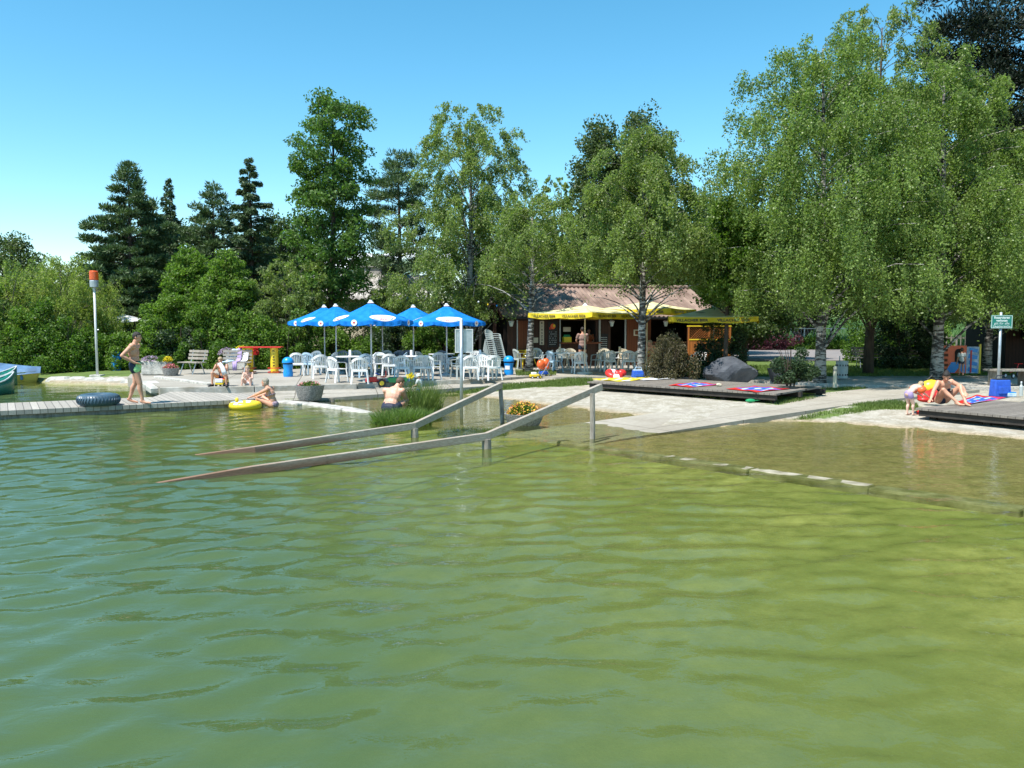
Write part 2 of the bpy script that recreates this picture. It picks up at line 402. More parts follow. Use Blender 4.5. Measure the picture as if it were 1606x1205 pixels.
MT['rubber'] = mat('blue_grey_rubber', (0.055, 0.10, 0.14), 0.4, 0.2, 8)
MT['navy'] = mat('navy_cloth', (0.012, 0.018, 0.04), 0.7, 0.2, 12)
MT['lime'] = mat('lime_cloth', (0.42, 0.75, 0.30), 0.7, 0.05, 12)
MT['bluecloth'] = mat('blue_cloth', (0.02, 0.10, 0.50), 0.85, 0.15, 14)
MT['towelblue'] = mat('pale_blue_towel', (0.28, 0.48, 0.72), 0.9, 0.25, 9, c2=(0.62, 0.72, 0.82))
MT['purplecloth'] = mat('mauve_cloth', (0.36, 0.27, 0.48), 0.9, 0.2, 9)
MT['pinkcloth'] = mat('dusty_shirt', (0.30, 0.19, 0.16), 0.9, 0.15, 9)
MT['orangecloth'] = mat('orange_shirt', (0.55, 0.13, 0.04), 0.9, 0.15, 9)
MT['floral'] = mat('patterned_swimsuit', (0.10, 0.09, 0.13), 0.7, 0.3, 28, c2=(0.55, 0.40, 0.48))
MT['whitecloth'] = mat('white_cloth', (0.74, 0.76, 0.80), 0.9, 0.05, 8)
MT['cyancloth'] = mat('pale_cyan_cloth', (0.50, 0.70, 0.78), 0.9, 0.1, 8)
MT['flower_purple'] = leafmat('mauve_petal', (0.33, 0.22, 0.42), (0.55, 0.42, 0.62), 0.3, var=0.3)
MT['flower_yellow'] = leafmat('yellow_petal', (0.75, 0.55, 0.02), (0.85, 0.70, 0.04), 0.3, var=0.2)
MT['flower_pink'] = leafmat('pink_petal', (0.62, 0.10, 0.17), (0.80, 0.30, 0.34), 0.3, var=0.3)
MT['flower_red'] = leafmat('red_petal', (0.55, 0.015, 0.02), (0.75, 0.04, 0.04), 0.25, var=0.3)
MT['flower_mix'] = leafmat('pink_to_yellow_petal', (0.70, 0.12, 0.18), (0.85, 0.62, 0.06), 0.3, var=0.05)
MT['signgreen'] = mat('sign_green', (0.005, 0.16, 0.12), 0.45, 0.06, 4)
MT['signtext'] = mat('sign_white', (0.62, 0.72, 0.68), 0.5, 0.03, 4)
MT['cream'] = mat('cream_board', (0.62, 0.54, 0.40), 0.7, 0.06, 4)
MT['boatblue'] = mat('boat_cover_blue', (0.06, 0.14, 0.26), 0.7, 0.2, 2.2, 0.2, c2=(0.12, 0.24, 0.40))
MT['boatgreen'] = mat('canoe_green', (0.02, 0.20, 0.15), 0.35, 0.1, 3)
MT['boatyellow'] = mat('hull_yellow', (0.50, 0.44, 0.12), 0.4, 0.1, 3)
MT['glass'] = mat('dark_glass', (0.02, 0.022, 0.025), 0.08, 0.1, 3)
m_, nt_, ns_, ln_ = newmat('red_lamp_lens'); finish(nt_, (0.85, 0.12, 0.02), 0.15, extra={'Transmission Weight': 0.25}); MT['lens'] = m_
# ------------------------------------------------------------------ the shape of the land
rng = np.random.default_rng(7)
def G2(px, py, z=0.0):
    p = ground(px, py, z); return (p.x, p.y)
SHORE = [(-95, 42), (-60, 40)] + [G2(-420, 588), G2(-120, 594), G2(0, 597), G2(70, 599), G2(78, 603), G2(130, 604), G2(205, 607), G2(240, 613), G2(262, 617),
         G2(330, 622), G2(400, 627), G2(445, 629), G2(480, 625), G2(540, 624), G2(600, 622), G2(660, 618), G2(720, 619), G2(775, 625),
         G2(832, 632), G2(900, 640), G2(962, 648), G2(1000, 652), G2(1020, 672), G2(1080, 672), G2(1150, 668), G2(1200, 661), G2(1260, 661), G2(1330, 665),
         G2(1420, 672), G2(1520, 681), G2(1606, 690), G2(1800, 728), (12.5, 9), (60, -5)]
LAKE = SHORE + [(60, -60), (-95, -60)]
KERBL = [G2(445, 631), G2(545, 641), G2(650, 667), G2(780, 674), G2(880, 690), G2(930, 698), G2(1180, 735), G2(1606, 795), G2(2400, 890)]
SHALLOW = KERBL + [(60, -5)] + SHORE[::-1][1:len(SHORE) - 13]
def seg_dist(P, poly, closed=True):
    A = np.array(poly, float); B = np.roll(A, -1, 0) if closed else A[1:]
    if not closed: A = A[:-1]
    best = np.full(len(P), 1e9)
    for a, b in zip(A, B):
        d = b - a; L = d @ d
        t = np.clip(((P - a) @ d) / max(L, 1e-9), 0, 1)
        best = np.minimum(best, np.hypot(*(P - a - t[:, None] * d).T))
    return best
def inside(P, poly):
    x, y = P.T; c = np.zeros(len(P), bool); n = len(poly)
    for i in range(n):
        x1, y1 = poly[i]; x2, y2 = poly[(i + 1) % n]
        if y1 == y2: continue
        m = ((y1 > y) != (y2 > y)) & (x < (x2 - x1) * (y - y1) / (y2 - y1) + x1); c ^= m
    return c
def vnoise(P, s, seed=0):
    r = np.random.default_rng(seed); o = np.zeros(len(P))
    for k in range(7):
        a = r.uniform(0, 2 * PI); f = s * r.uniform(0.6, 1.9); o += np.sin(P[:, 0] * np.cos(a) * f + P[:, 1] * np.sin(a) * f + r.uniform(0, 6.28))
    return o / 7
def land(P):
    d = seg_dist(P, LAKE); ins = inside(P, LAKE); sh = inside(P, SHALLOW)
    dk = seg_dist(P, KERBL, False)
    z = np.where(ins, 0, 0.01 + np.minimum(d * 0.075, 0.17) + np.clip((P[:, 1] - 27) * .03, 0, .09))
    deep = -(0.10 + 0.11 * np.minimum(dk, d * 1.5 + 3) * np.clip(.85 - P[:, 0] * .09, .38, 1.25)) ; deep = np.maximum(deep, -1.3) + 0.05 * vnoise(P, 1.2, 3)
    shal = -np.minimum(0.02 + d * 0.035, 0.13) + 0.012 * vnoise(P, 2.5, 4)
    z = np.where(ins & sh, shal, z); z = np.where(ins & ~sh, np.maximum(deep, -0.03 - d * 0.35), z)
    z = z + np.where(~ins, 0.012 * vnoise(P, 2.2, 5) * np.clip(d, 0, 1), 0)
    far = np.clip(P[:, 1] - 66, 0, 130); z = z + far * 0.045 * (1 + 0.1 * vnoise(P, 0.05, 8))
    return z, d, ins, sh
def axis(a0, a1, step, b0, b1, g=1.09):
    core = np.arange(a0, a1 + 1e-6, step); out = [core]; s = step; x = a1; r = []
    while x < b1: s *= g; x += s; r.append(x)
    s = step; x = a0; l = []
    while x > b0: s *= g; x -= s; l.append(x)
    return np.concatenate([l[::-1], core, r])
xs = axis(-22, 15, 0.16, -1500, 1500); ys = axis(3, 34, 0.16, -60, 3000)
X, Y = np.meshgrid(xs, ys); P = np.stack([X.ravel(), Y.ravel()], 1)
Z, D, INS, SH = land(P)
nx, ny = len(xs), len(ys)
idx = np.arange(nx * ny).reshape(ny, nx)
Fq = np.stack([idx[:-1, :-1].ravel(), idx[:-1, 1:].ravel(), idx[1:, 1:].ravel(), idx[1:, :-1].ravel()], 1)
def ground_mat():
    m, nt, ns, ln = newmat('ground_cover')
    at_ = ns.new('ShaderNodeAttribute'); at_.attribute_name = 'cover'
    sp = ns.new('ShaderNodeSeparateColor'); ln.new(at_.outputs['Color'], sp.inputs[0])
    v = coords(nt, kind='World')
    n1 = noise(nt, v, 3.0, 5, 0.7); n2 = noise(nt, v, 13, 4, 0.8); n3 = noise(nt, v, 0.5, 3)
    vo = ns.new('ShaderNodeTexVoronoi'); vo.inputs['Scale'].default_value = 34; ln.new(v, vo.inputs['Vector'])
    grav = mixc(nt, ramp(nt, n2, [(0.3, 0.0), (0.7, 1.0)]), (0.24, 0.215, 0.165), (0.50, 0.46, 0.385))
    grav = mixc(nt, mth(nt, 'MULTIPLY', vo.outputs['Color'], 1.0), grav, mixc(nt, 0.35, grav, (0.60, 0.57, 0.50)))
    grav = mixc(nt, ramp(nt, n1, [(0.42, 0.0), (0.58, 0.55)]), grav, (0.22, 0.19, 0.13))
    grass = mixc(nt, ramp(nt, n1, [(0.3, 0.0), (0.7, 1.0)]), (0.06, 0.10, 0.02), (0.12, 0.18, 0.04))
    grass = mixc(nt, ramp(nt, n2, [(0.35, 0.0), (0.75, 0.6)]), grass, (0.17, 0.22, 0.07))
    bed = mixc(nt, ramp(nt, n1, [(0.3, 0.0), (0.7, 1.0)]), (0.15, 0.15, 0.04), (0.50, 0.47, 0.20))
    bed = mixc(nt, ramp(nt, n3, [(0.35, 0.0), (0.65, 0.7)]), bed, (0.13, 0.17, 0.04))
    shal = mixc(nt, ramp(nt, n2, [(0.35, 0.0), (0.7, 1.0)]), (0.22, 0.16, 0.08), (0.50, 0.39, 0.24))
    shal = mixc(nt, ramp(nt, n1, [(0.45, 0.0), (0.65, 0.6)]), shal, (0.15, 0.13, 0.06))
    def thr(x, amt=0.5): return ramp(nt, mth(nt, 'ADD', x, mth(nt, 'MULTIPLY', mth(nt, 'SUBTRACT', n1, 0.5), amt)), [(0.42, 0.0), (0.58, 1.0)])
    c = mixc(nt, thr(sp.outputs[0], 1.4), grav, grass)
    c = mixc(nt, sp.outputs[1], c, shal); c = mixc(nt, sp.outputs[2], c, bed)
    finish(nt, c, 0.92, bumpn(nt, vo.outputs['Distance'], 0.5, 0.02), spec=0.25); return m
MT['ground'] = ground_mat()
GRASSP = [[G2(-400, 590, .2), G2(60, 592, .2), G2(210, 588, .28), G2(300, 580, .3), G2(830, 578, .3), (-1, 60), (-120, 60)],           # left bank
          [G2(1095, 590, .3), G2(1600, 588, .3), G2(2200, 592, .3), (45, 45), (12, 43), G2(1100, 563, .3)],                              # lawn under the birches
          [G2(440, 629, .1), G2(600, 616, .15), G2(720, 607, .18), G2(850, 600, .2), G2(925, 594, .2), G2(935, 603, .2), G2(880, 606, .2), G2(760, 611, .15), G2(660, 620, .05), G2(480, 627, .05)],
          [G2(935, 603, .2), G2(1225, 622, .2), G2(1290, 609, .2), G2(1370, 606, .2), G2(1320, 620, .2), G2(1220, 634, .2), G2(1180, 630, .2), G2(935, 608, .2)],
          [G2(1240, 657, .05), G2(1400, 630, .15), G2(1440, 634, .2), G2(1440, 642, .2), G2(1380, 640, .2), G2(1300, 652, .1)],
          [(-600, 66), (900, 66), (900, 3000), (-600, 3000)], [(-1600, 30), (-30, 44), (-22, 3000), (-1600, 3000)]]
gm = np.zeros(len(P))
for g in GRASSP:
    i_ = inside(P, g); dd = seg_dist(P, g); gm = np.maximum(gm, np.clip(0.5 + np.where(i_, dd, -dd) * 0.9, 0, 1))
sw = np.where(INS & SH, 1.0, np.clip(1 - (D - 0.0) / 0.45, 0, 1) * 0.8 * (~INS)); dw = np.where(INS & ~SH, 1.0, 0.0)
terrain = np_mesh('ground', np.stack([P[:, 0], P[:, 1], Z], 1), Fq, MT['ground'], smooth=True)
tag(terrain, kind='structure')
ca = terrain.data.color_attributes.new('cover', 'FLOAT_COLOR', 'POINT')
ca.data.foreach_set('color', np.stack([gm * (~INS), sw, dw, np.ones(len(P))], 1).astype(np.float32).ravel())
def gz(x, y):
    return float(land(np.array([[x, y]]))[0][0])

# ------------------------------------------------------------------ lake water: real small waves
def waves(P):
    r = np.random.default_rng(21); z = np.zeros(len(P)); x, y = P.T
    dist = np.hypot(x, y)
    for k in range(52):
        lam = 0.22 * (1.05 ** k); kk = 2 * PI / lam
        th = r.normal(1.75, 0.68)
        ph = r.uniform(0, 6.28); slope = 0.036 * math.exp(-(math.log(lam / .44) / .55) ** 2) + .0045
        amp = slope / kk * r.uniform(0.6, 1.4)
        fade = np.clip(1.6 - (dist * 0.0085 * 2.6) / lam, 0, 1)     # what the grid cannot carry is left to the fine ripple
        z += amp * fade * np.sin(kk * (x * np.cos(th) + y * np.sin(th)) + ph + 0.6 * np.sin(0.9 * x + 0.7 * y + k))
    return z
wx = axis(-19, 14, 0.075, -95, 62, 1.12)
yy = [2.2]
while yy[-1] < 46: yy.append(yy[-1] + max(0.045, 0.0085 * yy[-1]))
wy = np.concatenate([np.linspace(-60, 1.5, 12), yy])
WX, WY = np.meshgrid(wx, wy); WP = np.stack([WX.ravel(), WY.ravel()], 1)
dkw = seg_dist(WP, KERBL, False); calm = 1 - 0.75 * np.where(inside(WP, SHALLOW), 1, np.clip(1 - dkw / .8, 0, 1))
WZ = waves(WP) * calm * 1.0
LZ = land(WP)[0]
wi = np.arange(len(wx) * len(wy)).reshape(len(wy), len(wx))
WF = np.stack([wi[:-1, :-1].ravel(), wi[:-1, 1:].ravel(), wi[1:, 1:].ravel(), wi[1:, :-1].ravel()], 1)
keep = (LZ[WF].min(1) < 0.06); WF = WF[keep]
used = np.zeros(len(WP), bool); used[WF.ravel()] = True; remap = np.cumsum(used) - 1
def water_mat():
    m, nt, ns, ln = newmat('lake_water')
    a = ns.new('ShaderNodeAttribute'); a.attribute_name = 'depth'
    v = coords(nt, kind='World')
    nb = noise(nt, coords(nt, (1.0, 1.5, 1), 'World'), 5.5, 3, 0.55, 0.4)
    nrm = bumpn(nt, nb, 0.22, 0.03)
    fr = ns.new('ShaderNodeFresnel'); fr.inputs['IOR'].default_value = 1.333; ln.new(nrm, fr.inputs['Normal'])
    gl = ns.new('ShaderNodeBsdfGlossy'); gl.inputs['Roughness'].default_value = 0.015; ln.new(nrm, gl.inputs['Normal'])
    tr = ns.new('ShaderNodeBsdfTransparent'); tr.inputs[0].default_value = (0.86, 0.93, 0.74, 1)
    df = ns.new('ShaderNodeBsdfDiffuse')
    # suspended silt: the deeper the water, the less of the bottom shows
    sx = ns.new('ShaderNodeSeparateXYZ'); ln.new(v, sx.inputs[0])
    dp = a.outputs['Fac']
    lf = ramp(nt, mth(nt, 'ADD', dp, mth(nt, 'MULTIPLY', mth(nt, 'SUBTRACT', noise(nt, v, 0.35, 3), 0.5), 0.25)), [(0.35, 0.0), (1.0, 1.0)])
    cc = mixc(nt, lf, (0.150, 0.185, 0.045), (0.070, 0.118, 0.044)); ln.new(cc, df.inputs[0])
    dens = mth(nt, 'SUBTRACT', 1.0, mth(nt, 'POWER', 2.718, mth(nt, 'MULTIPLY', dp, -1.75)))
    dens = mth(nt, 'MULTIPLY', dens, 0.93)
    m1 = ns.new('ShaderNodeMixShader'); ln.new(dens, m1.inputs[0]); ln.new(tr.outputs[0], m1.inputs[1]); ln.new(df.outputs[0], m1.inputs[2])
    m2 = ns.new('ShaderNodeMixShader'); ln.new(fr.outputs[0], m2.inputs[0]); ln.new(m1.outputs[0], m2.inputs[1]); ln.new(gl.outputs[0], m2.inputs[2])
    o = ns.new('ShaderNodeOutputMaterial'); ln.new(m2.outputs[0], o.inputs[0]); return m
MT['water'] = water_mat()
water = np_mesh('lake_water', np.stack([WP[:, 0], WP[:, 1], WZ], 1)[used], remap[WF], MT['water'], smooth=True)
tag(water, kind='structure')
da = water.data.attributes.new('depth', 'FLOAT', 'POINT'); da.data.foreach_set('value', np.clip(-LZ[used], 0, 2).astype(np.float32))

# ------------------------------------------------------------------ paved levels
def slab(name, pts, zt, zb, m, z_off=0.0):
    return tag(MB().poly(pts, zb, zt).build(name, m), kind='structure')
TZ = 0.33
terr_front = [G2(252, 608, TZ), G2(400, 606, TZ), G2(560, 602, TZ), G2(650, 597.5, TZ), G2(760, 594.5, TZ), G2(835, 590, TZ), G2(870, 591, TZ)]
terrace_pts = terr_front + [G2(905, 591, TZ), G2(1030, 590, TZ), G2(1098, 582, TZ), (9.5, 42), (-2, 40), (-12, 35), G2(262, 581, TZ), G2(205, 587, TZ), G2(200, 592, TZ), G2(238, 601, TZ)]
slab('terrace_paving', terrace_pts, TZ, -0.2, MT['concrete'])
# kerb along the terrace: a real step in lengths of stone
kb = MB()
kp = [Vector((*p, 0)) for p in terr_front[:5]]
acc = []
for a, b in zip(kp[:-1], kp[1:]):
    n = max(1, round((b - a).length / 1.9))
    for i in range(n):
        p = a.lerp(b, i / n); q = a.lerp(b, (i + 1) / n); d = (q - p).normalized()
        kb.bar(p + d * 0.008 + Vector((0, -0.05, TZ - 0.10)), q - d * 0.008 + Vector((0, -0.05, TZ - 0.10)), 0.13, 0.215)
tag(kb.build('terrace_kerb', MT['kerbstone'], bevel=0.012), kind='structure')
low = [G2(250, 615, .17), G2(400, 612, .19), G2(560, 608, .19), G2(650, 602, .19), G2(760, 599, .19), G2(840, 594, .22), G2(925, 592, .22), G2(850, 600, .2), G2(720, 607.5, .19), G2(600, 618, .12), G2(540, 622.5, .09), G2(445, 629, .035), G2(410, 631, .03), G2(402, 624, .03), G2(275, 621, .06)]
lowz = [.17, .19, .19, .19, .19, .22, .22, .2, .17, .12, .09, .035, .03, .03, .06]
n_ = len(low); vs = [(p[0], p[1], z) for p, z in zip(low, lowz)] + [(p[0], p[1], -.5) for p in low]
import mathutils.geometry as mg
tris = mg.tessellate_polygon([[Vector((p[0], p[1], 0)) for p in low]])
fs = []
for t in tris:
    a, b, c = (Vector(vs[i]) for i in t); fs.append(tuple(t) if (b - a).cross(c - a).z > 0 else tuple(reversed(t)))
fs += [(i, (i + 1) % n_, n_ + (i + 1) % n_, n_ + i) for i in range(n_)]
tag(MB().add(vs, fs).build('lower_path', MT['concrete']), kind='structure')
# ramp that runs down into the lake
rd = Vector((0.815, 0.58, 0)); rn = Vector((-0.58, 0.815, 0)); r0 = Vector((1.5, 15.55, 0))
prof = [(-7.5, -1.0), (-4, -0.55), (-1.2, -0.16), (0.8, -0.035), (2.3, 0.02), (5, .11), (8, 0.19), (10.5, 0.235), (15, 0.27)]
vs = []
for s_, z_ in prof:
    for w_ in (0, 2.25): 
        for dz in (0, -0.35):
            p = r0 + rd * s_ + rn * w_; vs.append((p.x, p.y, z_ + dz))
fs = []
for i in range(len(prof) - 1):
    b = i * 4; c = b + 4
    fs += [(b, c, c + 2, b + 2), (b + 1, b + 3, c + 3, c + 1), (b, b + 1, c + 1, c), (b + 2, c + 2, c + 3, b + 3)]
tag(MB().add(vs, fs).build('boat_ramp', MT['rampconcrete']), kind='structure')
# sunken kerb between bathing bay and lake
sk = MB(); rr_ = random.Random(4)
kl = [Vector((*p, 0)) for p in KERBL[4:9]]
for a, b in zip(kl[:-1], kl[1:]):
    n = max(1, round((b - a).length / 1.6))
    for i in range(n):
        p = a.lerp(b, i / n); q = a.lerp(b, (i + 1) / n); d = (q - p).normalized(); zt = rr_.uniform(-0.008, -0.001)
        mid = (p.x + q.x) / 2
        if 4.2 < mid < 5.0 or mid > 5.9: zt = rr_.uniform(-0.003, 0.005)
        sk.bar(p + d * .006 + Vector((0, 0, zt - .2)), q - d * .006 + Vector((0, rr_.uniform(-.015, .015), zt - .2)), rr_.uniform(.26, .32), .4)
MT['algaestone'] = mat('algae_grown_stone', (0.16, 0.14, 0.06), 0.8, 0.3, 3.5, 0.6, c2=(0.40, 0.36, 0.27), kind='World')
tag(sk.build('bathing_bay_kerb', MT['algaestone'], bevel=0.035), kind='structure')
sk = MB()
for i, (x0, y0, x1, y1) in enumerate([(440, 629.5, 476, 632.5), (477, 632, 545, 641), (546, 641, 600, 654)]):
    p = ground(x0, y0, .03); q = ground(x1, y1, [.05, .03, -.05][i]); sk.bar(p + Vector((0, 0, -.2)), q + Vector((0, 0, -.2)), .42, .44)
tag(sk.build('bay_kerb_stones', MT['limestone'], bevel=0.04), kind='structure')
slab('car_park', [(11.5, 43), (45, 43), (45, 61), (10.5, 61)], 0.31, 0.1, MT['asphalt'])
tag(MB().poly([G2(1040, 592, .3), G2(1100, 591.5, .3), G2(1700, 594, .3), (22, 24), G2(1500, 606, .3), G2(1330, 603, .3), G2(1200, 597, .3), G2(1100, 597, .3)], .1, 0.292).build('gravel_path', mat('pale_gravel', (0.36, 0.33, 0.28), .95, .25, 30, .5, c2=(0.56, 0.53, 0.47), kind='World')), kind='structure')

# limestone blocks that edge the bank
def rock(name, c, s, rz, seed, m, label=None, cat=None, group=None, subd=3, rough=0.16, flat_top=None):
    bm = bmesh.new(); bmesh.ops.create_icosphere(bm, subdivisions=subd, radius=1.0); r = random.Random(seed)
    ph = [(Vector((r.uniform(-1, 1), r.uniform(-1, 1), r.uniform(-1, 1))).normalized(), r.uniform(0.66, 1.0)) for _ in range(13)]
    for v in bm.verts:
        n = v.co.normalized(); k = 1.0
        for d, h in ph:
            q = n.dot(d)
            if q > 0.05: k = min(k, h / q)
        k += rough * 0.25 * math.sin(n.x * 7 + seed) * math.sin(n.y * 9) * math.sin(n.z * 8)
        v.co = Vector((n.x * k * s[0], n.y * k * s[1], n.z * k * s[2]))
        if flat_top is not None: v.co.z = min(v.co.z, flat_top)
    me = bpy.data.meshes.new(name); bm.to_mesh(me); bm.free(); me.materials.append(m)
    o = bpy.data.objects.new(name, me); col.objects.link(o); o.location = c; o.rotation_euler = (0, 0, rz)
    if label: tag(o, label, cat, group)
    return o
blocks = [(92, 601, .55, .35, 'flat low limestone block at the far left tip of the bank edging'), (118, 601, .5, .35, 'limestone block second from the tip of the bank edging'),
          (150, 602, .5, .45, 'limestone block in the water edge right below the lamp post foot'), (178, 603, .48, .42, 'limestone block just right of the lamp post foot'),
          (205, 605, .5, .42, 'limestone block directly behind the legs of the standing man'), (232, 607, .45, .4, 'limestone block at the right end of the bank edging beside the steps')]
for i, (px, py, sx, sy, lb) in enumerate(blocks):
    p = ground(px, py, 0.0); p.y += .15
    rock('limestone_block', (p.x, p.y, 0.06), (sx, sy, 0.24), .1 * i, i + 3, MT['limestone'], lb, 'stone', 'limestone blocks along the bank', flat_top=.17)
MB().bar(ground(232, 601, .28) , ground(250, 613, .20), .5, .16).build('stone_step', MT['limestone'], bevel=.02)
tag(bpy.data.objects['stone_step'], 'long pale stone slab sloping down to the jetty beside the standing man', 'step')
kk = thing('border_wall', 'low pale concrete border wall running down from the lawn to the kerb corner', 'wall', (0, 0, 0))
MB().bar(ground(245, 594, .3), ground(330, 606, .3), .22, .2).build('capstone', MT['limestone'], kk, bevel=.02)
# jetty
jt = thing('jetty', 'weathered grey wooden jetty running in from the left edge', 'jetty')
A = ground(-90, 641, .15); B_ = ground(0, 636, .15); C_ = ground(240, 626, .15); Dd = ground(268, 617, .15)
Aw = ground(-90, 655, .15); Bw = ground(0, 648.5, .15); Cw = ground(190, 639.5, .15); Dw = ground(405, 629, .15); Ew = ground(405, 621, .15)
dj = (Dw - Bw).normalized(); ang = math.atan2(dj.y, dj.x)
def loc2(p): 
    v = p - Bw; return (v.x * math.cos(-ang) - v.y * math.sin(-ang), v.x * math.sin(-ang) + v.y * math.cos(-ang))
jm = MB().poly([loc2(p) for p in (Aw, Bw, Cw, Dw, Ew, Dd, C_, B_, A)], .10, .205)
jo = jm.build('deck_boards', MT['jettywood'], jt, bevel=0); jt.location = (Bw.x, Bw.y, 0); jt.rotation_euler = (0, 0, ang)
be = MB(); LL = (Dw - Bw).length
be.box((LL / 2 - 3, .12, .03), (LL + 6, .1, .13)); 
be.build('side_beam', MT['postwood'], jt)
for i in range(7):
    MB().tube([(-4 + i * 2.0, .3, -1.2), (-4 + i * 2.0, .3, .1)], .07).build('pile', MT['postwood'], jt)
# ------------------------------------------------------------------ trees and other foliage
def leaves(name, C, D, L, W, m, parent, seed=0):
    """one small rhombic leaf per point: C centres, D long axes, L lengths, W widths"""
    r = np.random.default_rng(seed); n = len(C)
    D = D / np.maximum(np.linalg.norm(D, axis=1, keepdims=True), 1e-6)
    q = r.normal(size=(n, 3)); q -= (q * D).sum(1, keepdims=True) * D; q /= np.maximum(np.linalg.norm(q, axis=1, keepdims=True), 1e-6)
    L = np.broadcast_to(L, n)[:, None] * r.uniform(.7, 1.25, (n, 1)); W = np.broadcast_to(W, n)[:, None] * r.uniform(.7, 1.25, (n, 1))
    up = np.cross(D, q)
    V = np.empty((n, 4, 3)); V[:, 0] = C - D * L * .5; V[:, 1] = C + q * W * .5 + up * W * .12 - D * L * .05; V[:, 2] = C + D * L * .5; V[:, 3] = C - q * W * .5 + up * W * .12 - D * L * .05
    return np_mesh(name, V.reshape(-1, 3), np.arange(4 * n).reshape(n, 4), m, parent)
def bend_path(H, bend, seed, n=8):
    r = random.Random(seed); a, b = r.uniform(-1, 1), r.uniform(-1, 1)
    return [Vector((bend * (math.sin(t * 2.6 + a) - math.sin(a)) * .5, bend * (math.sin(t * 2.1 + b) - math.sin(b)) * .3, H * t)) for t in [i / (n - 1) for i in range(n)]]
def path_at(pts, t):
    k = min(max(t, 0), .9999) * (len(pts) - 1); i = int(k); return pts[i].lerp(pts[i + 1], k - i)
def env(profile, t):
    for (a, ra), (b, rb) in zip(profile[:-1], profile[1:]):
        if a <= t <= b: return ra + (rb - ra) * (t - a) / (b - a)
    return profile[-1][1] if t > profile[-1][0] else profile[0][1]
TREES = {}
